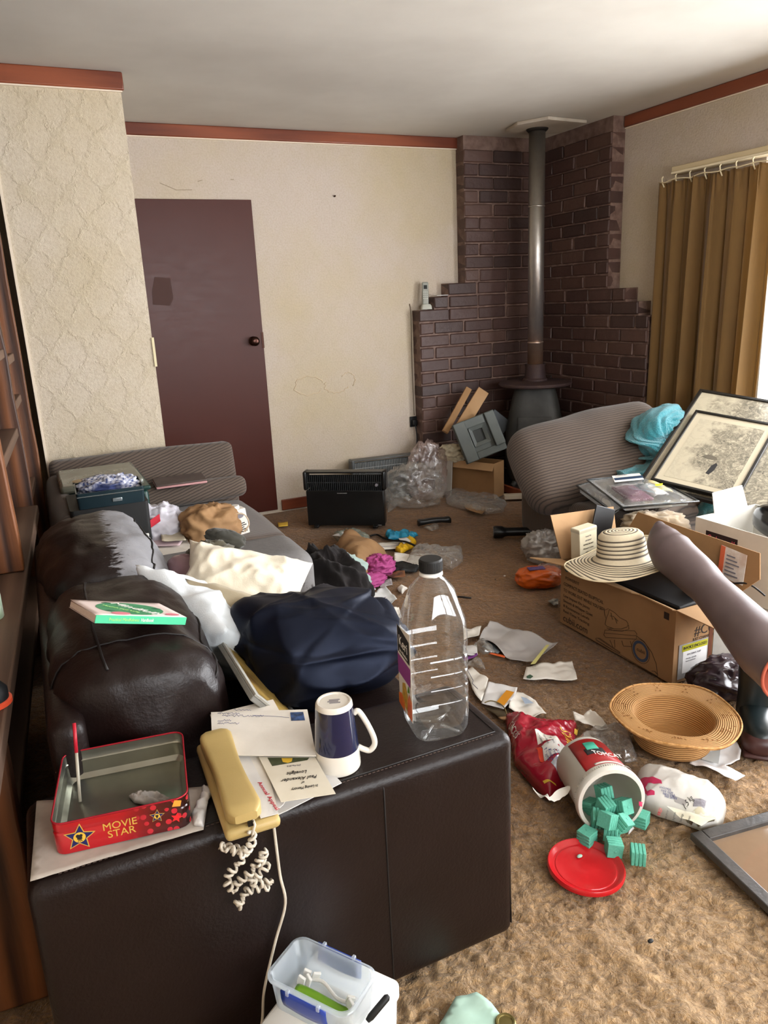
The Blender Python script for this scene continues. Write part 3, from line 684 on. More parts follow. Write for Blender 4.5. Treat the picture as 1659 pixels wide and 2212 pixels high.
def clear(name, diff=.08, gloss=.10, rough=.03, col=(.95, .97, .98), bs=0, bump=.3, bd=.004, edge=.45):
    """thin clear plastic: looks through, with mirror-like edges and a little milky scatter"""
    t = NT(name); nt = t.t; nt.nodes.remove(t.b)
    tr = t.n('ShaderNodeBsdfTransparent', i_0=(.94, .95, .95, 1)); gl = t.n('ShaderNodeBsdfGlossy', i_Color=(1, 1, 1, 1), i_Roughness=rough); df = t.n('ShaderNodeBsdfDiffuse', i_Color=col+(1,)); tl = t.n('ShaderNodeBsdfTranslucent', i_Color=col+(1,))
    lw = t.n('ShaderNodeLayerWeight', i_Blend=.35)
    if bs:
        b = t.n('ShaderNodeBump', i_Height=t.noise(t.co(), bs, 4), i_Strength=bump, i_Distance=bd)
        for nd in (gl, lw): nt.links.new(b.outputs[0], nd.inputs['Normal'])
    ad = t.n('ShaderNodeMixShader', i_0=.5); nt.links.new(df.outputs[0], ad.inputs[1]); nt.links.new(tl.outputs[0], ad.inputs[2])
    f2 = t.math('MULTIPLY_ADD', t.math('POWER', lw.outputs[1], 2.0), edge, diff)
    m1 = t.n('ShaderNodeMixShader', i_0=f2); nt.links.new(tr.outputs[0], m1.inputs[1]); nt.links.new(ad.outputs[0], m1.inputs[2])
    f1 = t.math('MULTIPLY_ADD', t.math('POWER', lw.outputs[1], 2.5), .55, gloss)
    m2 = t.n('ShaderNodeMixShader', i_0=f1); nt.links.new(m1.outputs[0], m2.inputs[1]); nt.links.new(gl.outputs[0], m2.inputs[2])
    nt.links.new(m2.outputs[0], t.out.inputs[0]); return t.m
m_bottle = clear('clear_bottle_plastic', .008, .07, .03, edge=.10); m_film = clear('crinkled_clear_film', .07, .07, .14, (.85, .82, .78), 28, .7, .01)
m_box_clear = clear('milky_clear_polypropylene', .34, .06, .15, (.80, .88, .95))
FIT = []
def label(s, a, b, z, mat, parent, size, width=None, name='lettering', lift=.0008, **k):
    """lettering lying on the level z, its base line running from pixel a to pixel b"""
    A, B_ = Z(a[0], a[1], z), Z(b[0], b[1], z); c = (A+B_)/2; d = B_-A
    o = text(name, s, mat, None, (c.x, c.y, z+lift), (0, 0, math.atan2(d.y, d.x)), size, **k)
    FIT.append((o, d.length if width is None else width))
    if parent: keep(o, parent)
    return o
def slab(name, px, z, th, mat, parent=None, bevel=0, world=None):
    """flat sheet or board with corners at pixels px on the level z, thickness th"""
    P = world if world else [Z(a, b, z) for a, b in px]; c = sum(P, Vector())/len(P); pts = [p-c for p in P]
    ar_ = sum(pts[i].x*pts[(i+1) % len(pts)].y - pts[(i+1) % len(pts)].x*pts[i].y for i in range(len(pts)))
    if ar_ < 0: pts = pts[::-1]
    o = MB().prism(pts, 0, th).obj(name, mat, None, bevel=bevel); o.location = (c.x, c.y, z)
    if parent: keep(o, parent)
    return o
# ================================================================== ON THE NEAR SOFA ARM
AT = .5365
nw = sheet('newspaper', [(66, 1908), (255, 1850), (440, 1795), (455, 1700), (80, 1735)], AT, M('stained_newsprint', '#b9b0a6', '#9c938a', 9, .85, bump=.1), amp=.002, fr=14, sub=4, thick=.0008, lift=.0005, curl=.004)
tag(nw, 'stained folded newspaper lying under the red tin on the sofa arm', 'newspaper')
# red tin
tin = thing('tin', 'open red star-printed tin without lid on the near sofa arm', 'tin', (.0405, 1.240, .541), (0, 0, math.atan2(-.03, .21)))
t = NT('red_to_dark_dotted_tin_print'); v = t.co(); sp = t.n('ShaderNodeSeparateXYZ', i_0=v)
dk = t.ramp(t.math('MULTIPLY_ADD', sp.outputs[0], 4.2, .42), [(.40, srgb('#b3131f')), (.62, srgb('#5c1114')), (.85, srgb('#240c0c'))])
vo = t.n('ShaderNodeTexVoronoi', i_Vector=v, i_Scale=62, i_Randomness=.55).outputs[0]
dot = t.math('LESS_THAN', vo, .30); dm = t.math('MULTIPLY', dot, t.ramp(t.math('MULTIPLY_ADD', sp.outputs[0], 4.2, .42), [(.45, (0, 0, 0)), (.6, (1, 1, 1))]))
t.p(Base_Color=t.mix(dm, dk, srgb('#c22434')), Roughness=.25, Metallic=.15, Coat_Weight=.5); m_tinp = t.m
m_tin = M('bare_tin_metal', '#8f9087', '#a6a79c', 6, .28, metal=.95, bump=.1, bs=12); TW, TD, TH = .213, .212, .056
def rrect(w, d, r, n=6):
    out = []
    for (cx, cy, a0) in ((w/2-r, d/2-r, 0), (-w/2+r, d/2-r, PI/2), (-w/2+r, -d/2+r, PI), (w/2-r, -d/2+r, 3*PI/2)):
        for k in range(n+1): a = a0+PI/2*k/n; out.append((cx+r*math.cos(a), cy+r*math.sin(a)))
    return out
def ringwall(mb, rings, mi=0, cap0=False, cap1=False):
    n = len(rings[0][0]); vs = []; fs = []
    for pts, z in rings: vs += [(p[0], p[1], z) for p in pts]
    for i in range(len(rings)-1):
        for k in range(n): fs.append((i*n+k, i*n+(k+1) % n, (i+1)*n+(k+1) % n, (i+1)*n+k))
    if cap0: fs.append(tuple(range(n-1, -1, -1)))
    if cap1: fs.append(tuple(range((len(rings)-1)*n, len(rings)*n)))
    return mb.add(vs, fs, mi)
mb = MB(); ringwall(mb, [(rrect(TW, TD, .02), 0), (rrect(TW, TD, .02), TH*.62), (rrect(TW-.002, TD-.002, .02), TH*.66), (rrect(TW-.002, TD-.002, .02), TH*.70), (rrect(TW, TD, .02), TH*.74), (rrect(TW, TD, .02), TH)], cap0=True)
mb.obj('tin_wall', m_tinp, tin, auto=30)
mb = MB(); ringwall(mb, [(rrect(TW-.003, TD-.003, .019), TH), (rrect(TW-.003, TD-.003, .019), TH*.68), (rrect(TW-.006, TD-.006, .018), TH*.64), (rrect(TW-.004, TD-.004, .018), TH*.58), (rrect(TW-.006, TD-.006, .017), .010), (rrect(TW-.022, TD-.022, .014), .0025), (rrect(TW-.03, TD-.03, .014), .003)], cap1=True)
li = mb.obj('bare_metal_lining', m_tin, tin, auto=40); [p.flip() for p in li.data.polygons]
mb = MB(); mb.tube([(p[0], p[1], TH) for p in rrect(TW-.0015, TD-.0015, .02)], .0016, 6, closed=True); mb.obj('rolled_rim', M('red_enamel_rim', '#a31a2a', rough=.3, metal=.4), tin, smooth=True)
def star(r, r2, n=5, a0=PI/2): return [((r if k % 2 == 0 else r2)*math.cos(a0+PI*k/n), (r if k % 2 == 0 else r2)*math.sin(a0+PI*k/n)) for k in range(2*n)]
def on_front(x, z, yoff): return (x, -TD/2-yoff, z)
for (x, z, r) in ((-.066, .026, .025), (.054, .033, .0125)):
    o = MB().prism(star(r, r*.47), 0, .0004).obj('gold_star_outline', m_gold, tin); o.rotation_euler = (PI/2, .12, 0); o.location = on_front(x, z, .0003)
    o = MB().prism(star(r*.87, r*.40), 0, .0004).obj('blue_star', m_navyp, tin); o.rotation_euler = (PI/2, .12, 0); o.location = on_front(x, z, .0007)
    o = MB().lathe([(r*.37, 0), (r*.37, .0004)], 20).obj('yellow_disc', m_yel, tin); o.rotation_euler = (PI/2, 0, 0); o.location = on_front(x, z, .0011)
    mb = MB(); mb.lathe([(r*.12, 0), (r*.12, .0003)], 12, c=(-r*.09, r*.12, 0)); mb.lathe([(r*.10, 0), (r*.10, .0003)], 12, c=(r*.10, r*.13, 0)); mb.box((0, -r*.03, .00015), (r*.3, r*.2, .0003))
    for s_ in (-1, 0, 1): mb.box((s_*r*.08, -r*.2, .00015), (r*.04, r*.2, .0003), rz=s_*.45)
    o = mb.obj('film_camera_symbol', m_ink, tin); o.rotation_euler = (PI/2, 0, 0); o.location = on_front(x, z, .0015)
o = MB().prism(star(.010, .0045), 0, .0004).obj('red_star', M('bright_red_print', '#d6262c', rough=.4), tin); o.rotation_euler = (PI/2, .3, 0); o.location = on_front(.084, .022, .0003)
o = MB().prism([(-.007, -.004), (.006, -.006), (.009, .004), (-.002, .007)], 0, .0005).obj('orange_sticker', M('orange_paper', '#ee9a35', rough=.6), tin); o.rotation_euler = (PI/2, 0, 0); o.location = on_front(.086, .048, .0003)
o = text('lettering', 'MOVIE', m_gold, tin, on_front(-.004, .033, .0004), (PI/2, 0, 0), .0185); FIT.append((o, .052))
o = text('lettering', 'STAR', m_gold, tin, on_front(-.003, .018, .0004), (PI/2, 0, 0), .0185); FIT.append((o, .043))
pn = thing('pencil', 'red and clear pencil standing in the back corner of the tin', 'pencil', tuple(Z(173, 1732, .5455)))
PT = Yp(160, 1562, 1.325)-Vector(pn.location)
MB().tube([(0, 0, 0), PT*.62], .0028, 8).obj('shaft', M('faded_pale_pencil', '#a8a293', rough=.4), pn, smooth=True); MB().tube([PT*.62, PT], .0032, 8).obj('red_end', m_red, pn, smooth=True)
o = puff('crumpled_paper', [(277, 1725), (300, 1717), (345, 1720), (378, 1738), (340, 1745), (290, 1740)], .5445, .014, M('grey_crumpled_paper', '#a9a4a0', '#8a8582', 25, .85), sub=5, edge=.01, wr=.6, ws=60, seed=3)
tag(o, 'small grey crumpled paper lying inside the red tin', 'paper scrap')
o = puff('folded_paper', [(415, 1760), (440, 1700), (462, 1705), (455, 1735), (440, 1790), (418, 1790)], .5385, .012, m_paper2, sub=4, edge=.01, wr=.6, ws=40, seed=8); tag(o, 'twisted printed paper wedged between red tin and yellow telephone', 'paper')
# wall telephone -----------------------------------------------------
m_phone = M('aged_yellow_plastic', '#a8915a', '#b49c64', 5, .45, bump=.05, bs=200)
ph = thing('telephone', 'aged yellow corded telephone at the edge of the sofa arm', 'telephone', (.213, 1.20, .5375), (0, 0, -.035))
cushless = []
def rbox(name, c, d, mat, parent, r=.008, seg=3, rot=(0, 0, 0), taper=1):
    o = MB().box((0, 0, 0), d, taper=taper).obj(name, mat, parent, bevel=r, bseg=seg); o.location = c; o.rotation_euler = rot; return o
rbox('base', (.010, -.01, .011), (.092, .285, .021), m_phone, ph, .009)
hs = thing('handset', None, None); hs.parent = ph
mb = MB(); n = 24; rings = []
for k in range(n+1):
    q = k/n; y = -.15+.275*q; w = .0275+.0025*math.cos(q*2*PI); e = min(1, math.sin(min(q, 1-q)*PI*6)) if min(q, 1-q) < 1/12 else 1
    top = .052-.004*math.sin(q*PI); rings.append([(x*w*(.6+.4*e), y, top-.028+zz*.5*(.028*(.55+.45*e))+ .014) for x, zz in rrect(2, 2, .34, 3)])
vs = [p for r in rings for p in r]; m_ = len(rings[0]); fs = [(i*m_+k, (i+1)*m_+k, (i+1)*m_+(k+1) % m_, i*m_+(k+1) % m_) for i in range(n) for k in range(m_)] + [tuple(range(m_)), tuple(range((n+1)*m_-1, n*m_-1, -1))]
bpy.data.objects.remove(hs); MB().add(vs, fs).obj('handset', m_phone, ph, auto=50)
MB().bb((.001, -.1535, .022), (.011, -.148, .031)).obj('cord_socket', m_black, ph)
# curly cord: a knotted coil hanging at the front of the arm
def curly(pts, r, turns, wire, name, mat, parent):
    P = [Vector(p) for p in pts]; L = [0]
    for a, b in zip(P, P[1:]): L.append(L[-1]+(b-a).length)
    def at(s):
        for i in range(len(P)-1):
            if s <= L[i+1]: return P[i].lerp(P[i+1], (s-L[i])/(L[i+1]-L[i]))
        return P[-1]
    out = []; n = int(turns*9)
    for k in range(n+1):
        s = L[-1]*k/n; c = at(s); d = (at(min(L[-1], s+.003))-at(max(0, s-.003))).normalized(); u = d.orthogonal().normalized(); w = d.cross(u); a = 2*PI*turns*k/n
        out.append(c+(u*math.cos(a)+w*math.sin(a))*r)
    MB().tube(out, wire, 6).obj(name, mat, parent, smooth=True)
m_cord = M('dirty_white_cord', '#cdc5b6', '#b8ae9d', 20, .5)
cc = thing('curly_cord', 'knotted white curly telephone cord dangling down the sofa arm', 'cord', (.2, 1.062, .47))
kn = [(.012, -.020, .085), (.012, -.022, .066), (.002, -.016, .047), (-.006, -.012, .04), (-.028, -.006, .058), (-.034, .004, .056), (-.015, .004, .044), (.004, .004, .03), (-.012, .0, .012), (-.026, .002, .004), (-.034, .0, -.012), (-.026, .0, -.030), (-.012, -.004, -.014), (.006, -.006, -.004), (.022, -.004, .012), (.034, .0, .020), (.028, .002, .004), (.034, -.002, -.008), (.02, -.008, -.012), (.006, -.006, -.018), (.012, .0, -.034), (.028, .002, -.042), (.042, .002, -.040), (.03, .0, -.05), (.014, .002, -.046), (-.002, .004, -.046), (-.012, .002, -.058), (-.024, .002, -.064), (-.010, .004, -.074)]
curly(kn, .0058, 38, .0027, 'coil', m_cord, cc)
MB().tube([(.018, -.0125, .098), (.019, -.018, .092), (.014, -.021, .082), (.012, -.020, .072)], .0022, 8).obj('straight_lead', m_cord, cc, smooth=True)
lc = thing('telephone_cable', 'thin straight white telephone cable running from sofa arm to floor', 'cable', (.26, 1.085, .53))
P = [(-.002, -.003, .006), (-.002, -.006, -.02), (.0, -.006, -.11), (.004, -.008, -.17), (-.02, -.008, -.24), (-.05, -.012, -.33), (-.065, -.02, -.40), (-.105, -.03, -.46), (-.16, -.06, -.5275)]
def smooth_pts(P, k=6):
    P = [Vector(p) for p in P]; out = []
    for i in range(len(P)-1):
        p0, p1, p2, p3 = P[max(i-1, 0)], P[i], P[i+1], P[min(i+2, len(P)-1)]
        for j in range(k):
            t_ = j/k; out.append(.5*((2*p1)+(p2-p0)*t_+(2*p0-5*p1+4*p2-p3)*t_**2+(3*p1-p0-3*p2+p3)*t_**3))
    return out+[P[-1]]
MB().tube(smooth_pts(P), .0026, 8).obj('lead', m_cord, lc, smooth=True)
# envelopes and cards --------------------------------------------------
z0 = .5385
specs = [('letter', [(478, 1600), (520, 1598), (602, 1758), (563, 1768)], z0+.022, 'white printed letter with red lettering, beside the yellow telephone', m_paper2),
         ('letter', [(560, 1590), (690, 1640), (738, 1692), (620, 1752), (592, 1765)], z0+.001, 'plain white sheet lowest in the pile under the cream card', m_paper2),
         ('envelope', [(497, 1600), (560, 1598), (600, 1748), (588, 1756)], z0+.0190, 'narrow white envelope fanned out next to the red-lettered letter', m_paper),
         ('envelope', [(510, 1600), (600, 1600), (613, 1738), (600, 1750)], z0+.0150, 'white envelope fanned in the middle of the paper stack', m_paper2),
         ('envelope', [(525, 1600), (650, 1600), (640, 1700), (612, 1738)], z0+.0110, 'white envelope just left of the cream memorial card', m_paper)]
for nm, px, z, lb, mt in specs: tag(slab(nm, px, z, .0015, mt), lb, 'letter' if nm == 'letter' else 'envelope', 'letters and envelopes stacked on the sofa arm')
red = bpy.data.objects['letter']
label('Annual Appeal', (560, 1690), (600, 1750), z0+.0235, m_red, red, .010); label('Return to sender', (505, 1655), (528, 1690), z0+.0235, m_greyi, red, .005)
cd = slab('memorial_card', [(559, 1636), (681, 1637), (725, 1715), (607, 1733)], z0+.024, .0012, M('cream_card', '#ddd6c6', '#d3cbb8', 10, .7)); tag(cd, 'cream memorial card lying upside down with a small photograph on it', 'card')
zc = z0+.0252
label('In Loving Memory', (688, 1697), (630, 1706), zc, m_ink, cd, .0105, shear=.3); label('of', (659, 1690), (652, 1691), zc, m_ink, cd, .009, shear=.3)
label('Paul Alexander', (686, 1677), (608, 1687), zc, m_ink, cd, .013, shear=.3); label('Lovelight', (664, 1667), (620, 1672), zc, m_ink, cd, .013, shear=.3); label('27th May 2018', (650, 1653), (620, 1656), zc, m_greyi, cd, .006)
slab('photograph', [(578, 1637), (668, 1637), (664, 1642), (588, 1655)], zc+.0002, .0003, M('dark_green_photograph', '#38402f', '#4d5238', 60, .4), cd)
slab('yellow_flower', [(608, 1638), (632, 1638), (630, 1645), (622, 1648), (611, 1646)], zc+.0006, .0003, m_yel, cd)
ev = slab('envelope', [(454, 1545), (590, 1512), (622, 1570), (470, 1600)], z0+.029, .0015, m_paper); tag(ev, 'white envelope lying under the stamped envelope, its corner toward the sofa seat', 'envelope', 'letters and envelopes stacked on the sofa arm')
ev = slab('envelope', [(456, 1540), (664, 1534), (683, 1634), (459, 1632)], z0+.0335, .0018, m_paper); tag(ev, 'white stamped and hand-addressed envelope on top of the letter pile', 'envelope', 'letters and envelopes stacked on the sofa arm')
zc = z0+.0355
slab('stamp', [(627, 1539), (655, 1538), (659, 1556), (629, 1557)], zc, .0003, M('blue_and_black_stamp', '#20242c', '#44639e', 60, .5), ev)
mb = MB(); R_ = random.Random(4)
for (x0, x1, y) in ((505, 545, 1533), (470, 520, 1541), (480, 570, 1546), (470, 500, 1556), (470, 518, 1562)):
    pts = []; x = x0; k = 0
    while x < x1: pts.append(Z(x, y+R_.uniform(-2.2, 2.2), zc+.0002)); x += R_.uniform(1.2, 3); k += 1
    mb.tube(pts, .00035, 4)
mb.tube([Z(545, 1545, zc+.0002), Z(590, 1547, zc+.0002), Z(625, 1550, zc+.0002)], .0003, 4)
keep(mb.obj('handwriting', m_bluei), ev)
# mug ------------------------------------------------------------------
mg = thing('mug', 'navy and white striped mug standing upside down on the sofa arm', 'mug', (.412, 1.168, AT), (0, 0, -.35))
m_cer = M('white_glazed_ceramic', '#ddd8cd', rough=.15, coat=.5); m_navyg = M('navy_glaze', '#10173a', rough=.12, coat=.6)
mb = MB(); mb.lathe([(.0415, 0), (.0425, .002), (.0425, .006), (.0412, .04)], 48, cap0=False, cap1=False); mb.lathe([(.0412, .04), (.0345, .124)], 48, 1, cap0=False, cap1=False); mb.lathe([(.0345, .124), (.0335, .131), (.031, .134), (.028, .1335), (.027, .1315)], 48, cap0=False); mb.lathe([(.0385, 0), (.0415, 0)], 48, cap0=False, cap1=False); mb.lathe([(.0385, 0), (.031, .128)], 48, cap0=False)
mb.obj('cup', [m_cer, m_navyg], mg, auto=35)
MB().tube(smooth_pts([(.035, 0, .104), (.043, 0, .108), (.055, 0, .088), (.068, 0, .055), (.070, 0, .036), (.061, 0, .024), (.050, 0, .027), (.039, 0, .034)], 5), .0055, 10).obj('handle', m_cer, mg, smooth=True)
mb = MB(); R_ = random.Random(2)
for i in range(6): mb.box((0+R_.uniform(-.002, .002), -.006+i*.0026, .1318), (.020, .0012, .0003))
o = mb.obj('maker_stamp', m_greyi, mg)
# bottle ---------------------------------------------------------------
bo = thing('juice_bottle', 'large empty clear juice bottle with black cap standing on sofa arm', 'bottle', (.632, 1.19, AT), (0, 0, -.16))
prof = [(.040, .004), (.052, .0), (.058, .004), (.066, .02), (.0685, .05), (.0685, .085), (.0635, .09), (.0685, .095), (.0685, .115), (.0635, .12), (.0685, .125), (.0685, .145), (.0635, .15), (.0685, .155), (.0685, .175), (.0635, .18), (.0685, .185), (.0690, .215), (.066, .245), (.056, .275), (.042, .30), (.028, .318), (.0205, .326), (.0195, .332)]
mb = MB(); rings = []
for r, z in prof:
    e = 4.2 if z < .22 else (4.2-(z-.22)/.10*2.2 if z < .32 else 2); e = max(2, e); rings.append((sq_ring(r*.86 if z < .30 else r, r*.86 if z < .30 else r, 48, e), z))
ringwall(mb, rings, cap0=True); mb.obj('bottle_shell', m_bottle, bo, smooth=True)
mb = MB(); mb.lathe([(.0225, .328), (.0225, .332), (.0205, .334)], 32); mb.obj('neck_ring', m_whitep, bo, smooth=True)
mb = MB()
for k in range(36): mb.box((.0222*math.cos(2*PI*k/36), .0222*math.sin(2*PI*k/36), .347), (.0012, .0016, .019), rz=2*PI*k/36)
mb.lathe([(.0218, .336), (.0222, .338), (.0222, .357), (.0205, .360)], 40); mb.obj('cap', m_blackm, bo, auto=40)
for a in range(4):
    mb = MB(); c, s_ = math.cos(PI/4+a*PI/2), math.sin(PI/4+a*PI/2); mb.tube([(c*.012, s_*.012, .010), (c*.035, s_*.035, .006), (c*.052, s_*.052, .003)], .003, 6); mb.obj('base_rib', m_bottle, bo, smooth=True)
lb = thing('label', None, None); bpy.data.objects.remove(lb)
lx = -.0592
mb = MB(); mb.grid(lambda u, w: (lx-.0006-.0035*(1-(2*u-1)**2)*.2, (u-.5)*.084, .045+w*.185-(.012*u if w == 1 else 0)), 8, 8); lo = mb.obj('paper_label', m_paper, bo, solid=.0004)
def lab(name, pts, mat, off): 
    o = MB().prism([(-p[0], p[1]) for p in pts][::-1], 0, .0003).obj(name, mat, lo); o.matrix_basis = Matrix(((0, 0, -1, lx-off), (1, 0, 0, 0), (0, 1, 0, 0), (0, 0, 0, 1))); return o
lab('black_panel', [(-.036, .165), (.036, .165), (.036, .212), (-.036, .222)], m_ink, .0018)
lab('magenta_panel', [(-.04, .118), (.036, .118), (.040, .158), (-.04, .158)], M('magenta_print', '#8d3a86', rough=.5), .0018)
lab('pineapple', [(-.02, .06), (.012, .055), (.018, .09), (.004, .112), (-.014, .105)], M('pineapple_yellow_print', '#d3a844', '#a98330', 90, .5), .0018)
lab('orange_slice', [(-.042, .048), (-.004, .046), (-.004, .068), (-.022, .078), (-.042, .070)], M('orange_fruit_print', '#df7f2a', '#d85a33', 60, .5), .0022)
lab('red_fruit', [(.014, .05), (.04, .048), (.042, .09), (.028, .1), (.016, .08)], M('red_fruit_print', '#c54a3a', '#e08a5a', 70, .5), .0020)
lab('green_leaf', [(.018, .1), (.032, .104), (.026, .118)], M('leaf_green_print', '#5a8a3a', rough=.5), .0022)
o = text('lettering', 'Keri', M('white_print', '#e8e4dc', rough=.6), lo, (lx-.0022, 0, .192), (PI/2, 0, -PI/2), .030); FIT.append((o, .052))
o = text('lettering', 'Juice Blenders', bpy.data.materials['white_print'], lo, (lx-.0022, 0, .172), (PI/2, 0, -PI/2), .009)
# box in the foreground ---------------------------------------------------
wb = thing('white_box', 'plain white plastic box on the carpet under the clip-lid container', 'box', (.262, .944, 0), (0, 0, math.atan2(-.818, .575)))
mb = MB(); ringwall(mb, [(rrect(.15, .25, .012), 0.002), (rrect(.165, .27, .014), .20), (rrect(.172, .278, .016), .203), (rrect(.172, .278, .016), .222), (rrect(.160, .266, .014), .228)], cap0=True, cap1=True); mb.obj('body', m_whitep, wb, auto=40)
ct = thing('food_container', 'clear lidless food container with blue side clips in the foreground', 'container', (.286, .968, .2295), (0, 0, math.atan2(-.818, .575)))
mb = MB(); ringwall(mb, [(rrect(.140, .078, .014), 0), (rrect(.150, .086, .018), .006), (rrect(.160, .094, .020), .062), (rrect(.168, .102, .022), .064), (rrect(.168, .102, .022), .0685), (rrect(.160, .094, .020), .070)], cap0=True)
ringwall(mb, [(rrect(.156, .090, .019), .070), (rrect(.147, .083, .017), .008), (rrect(.138, .076, .013), .003)], cap1=False); mb.obj('tub', m_box_clear, ct, smooth=True)
m_clip = M('blue_plastic_clip', '#26409a', rough=.3)
for s_ in (1, -1):
    mb = MB(); mb.grid(lambda u, w: ((u-.5)*.088, s_*(.0535-.004*w+.002*math.sin(w*PI)), .066-.034*w+.004*math.sin(u*PI)*(-w)), 8, 4); mb.obj('clip', m_clip, ct, smooth=True, solid=.0022)
    for x in (-.03, .03): rbox('clip_hinge', (x, s_*.0535, .066), (.006, .007, .009), m_box_clear, ct, .001, 1)
tg = thing('green_scoop', 'curved green plastic scoop lying in the clear food container', 'scoop', (.287, .957, .2345), (0, 0, math.atan2(-.818, .575)+.10))
mb = MB(); mb.grid(lambda u, w: ((u-.5)*.115, (w-.5)*(.026-.008*math.sin(u*PI*1.4)) + .004*math.sin(u*5), .004+.020*(.5+.5*math.cos(u*PI*1.2))*(1-(2*w-1)**2*.5)), 18, 6); mb.obj('blade', M('leaf_green_plastic', '#5f8a17', '#75a022', 9, .3), tg, smooth=True, solid=.003)
wc = thing('white_brush', 'white plastic brush strip lying behind the green scoop in container', 'brush', (.301, .982, .2345), (0, 0, math.atan2(-.818, .575)-.05))
MB().tube(smooth_pts([(-.05, .0, .004), (-.02, .008, .008), (.02, -.004, .006), (.05, .0, .008)]), .0032, 8).obj('stem', m_whitep, wc, smooth=True)
for k, (x, y, a) in enumerate(((-.05, .004, .3), (-.040, -.006, -.4), (-.034, .008, .8), (-.05, -.012, .1), (.044, .0, .6), (.05, -.008, -.3))): rbox('tab', (x, y, .012), (.014, .005, .022), m_whitep, wc, .001, 1, (.4*a, .3, a))
bl = thing('black_pen', 'short black pen leaning in the corner of the food container', 'pen', (.338, .905, .236), (.5, .9, .7))
MB().tube([(0, 0, 0), (0, 0, .008), (0, 0, .046), (0, 0, .050)], [.004, .006, .006, .003], 10).obj('barrel', m_blackm, bl, smooth=True)
o = sheet('mint_paper', [(985, 2160), (1030, 2150), (1062, 2175), (1105, 2230), (940, 2235)], .0, M('mint_green_paper', '#a8c4b4', '#9dbbab', 6, .7), amp=.004, fr=14, sub=3, thick=.0008, lift=.006); tag(o, 'pale mint green sheet of paper on the carpet at the sofa corner', 'paper')
jl = thing('jar_lid', 'dull gold jar lid on the carpet touching the mint green sheet', 'lid', tuple(Z(1092, 2216, .0))); mb = MB(); mb.lathe([(.018, .0), (.020, .002), (.020, .010), (.018, .012), (.014, .0115), (.013, .010)], 32); mb.obj('disc', M('dull_gold_metal', '#7d7040', '#8f8458', 12, .35, metal=.8), jl, auto=40)
gj = thing('glass_jar', 'dusty empty glass jar on a bookcase shelf near the damask wall', 'jar', (-.20, 2.90, .9560)); mb = MB(); mb.lathe([(.04, .0), (.05, .005), (.052, .12), (.045, .14), (.045, .15)], 28, cap1=False); mb.obj('jar_glass', m_bottle, gj, smooth=True)
# ================================================================== ON THE SOFA
def fabric(name, c1, c2, ns=6, rough=.85, bs=250, bump=.25, sheen=.2, trans=0): return M(name, c1, c2, ns, rough, bump=bump, bs=bs, bd=.001, sheen=sheen)
book = thing('book', 'green and pale pink paperback book lying on the dark sofa back cushion', 'book', (0, 0, 0))
A, B_ = Z(207, 1329, .811), Z(403, 1334, .742); xd = B_-A; bl_ = xd.length; _d = ray(152, 1296); _c = Vector((0, 0, CAM_H)); C_ = _c+_d*((A-_c).dot(xd)/_d.dot(xd)); bw_ = (C_-A).length
frame(book, A, xd, C_-A)
rbox('page_block', (bl_/2-.002, bw_/2, -.0075), (bl_-.005, bw_-.003, .013), M('page_edges', '#d5c3b4', '#c4b1a2', 120, .9, stretch=(1, 1, 30)), book, .001, 1)
rbox('spine', (bl_/2, -.0005, -.0075), (bl_, .0015, .0165), M('bright_green_spine', '#4ab98c', rough=.4), book, .0006, 1)
rbox('back_cover', (bl_/2, bw_/2, -.0150), (bl_, bw_, .0008), M('pale_pink_cover', '#d8c6c0', rough=.4), book, .0002, 1)
cov = MB().grid(lambda u, w: (u*bl_, w*bw_, .0002+(.0004*max(0, 1-u*3.0)**2*max(0, w)) ), 12, 8).obj('cover', bpy.data.materials['pale_pink_cover'], book, smooth=True, solid=.0007)
def oncov(name, pts, mat, z): o = MB().prism(pts, 0, .0003).obj(name, mat, cov); o.location = (0, 0, z); return o
m_gr = M('leaf_green_cover_print', '#3f8f62', '#357f55', 40, .4)
oncov('green_disc', [(bl_*.50+bl_*.36*math.cos(a*PI/16), bw_*.48+bw_*.40*math.sin(a*PI/16)) for a in range(32)], m_gr, .0009)
for (x, y, r) in ((.30, .14, .10), (.88, .15, .08)): oncov('pink_flower', [(bl_*x+bl_*r*math.cos(a*PI/8), bw_*y+bw_*r*.9*math.sin(a*PI/8)) for a in range(16)], M('rose_print', '#cf7a86', rough=.5), .0014)
for (x, y) in ((.22, .30), (.33, .84), (.80, .52)): oncov('dark_leaf', [(bl_*x-.01, bw_*y), (bl_*x, bw_*y-.003), (bl_*x+.012, bw_*y), (bl_*x, bw_*y+.004)], M('dark_leaf_print', '#1d4a38', rough=.5), .0015)
m_wp = bpy.data.materials['white_print']
o = text('lettering', 'Mindfully', m_wp, cov, (bl_*.56, bw_*.46, .0024), (0, 0, -.95), .030, shear=.3); FIT.append((o, .115))
o = text('lettering', 'Nourish your body', M('pale_lime_print', '#a6d27a', rough=.5), cov, (bl_*.38, bw_*.42, .0024), (0, 0, -.75), .012); FIT.append((o, .075))
o = text('lettering', 'Practical Mindfulness', bpy.data.materials['pale_lime_print'], book, (bl_*.30, -.0014, -.0075), (PI/2, 0, 0), .009); FIT.append((o, bl_*.32))
o = text('lettering', 'Handbook', m_wp, book, (bl_*.55, -.0014, -.0075), (PI/2, 0, 0), .010); FIT.append((o, bl_*.14))
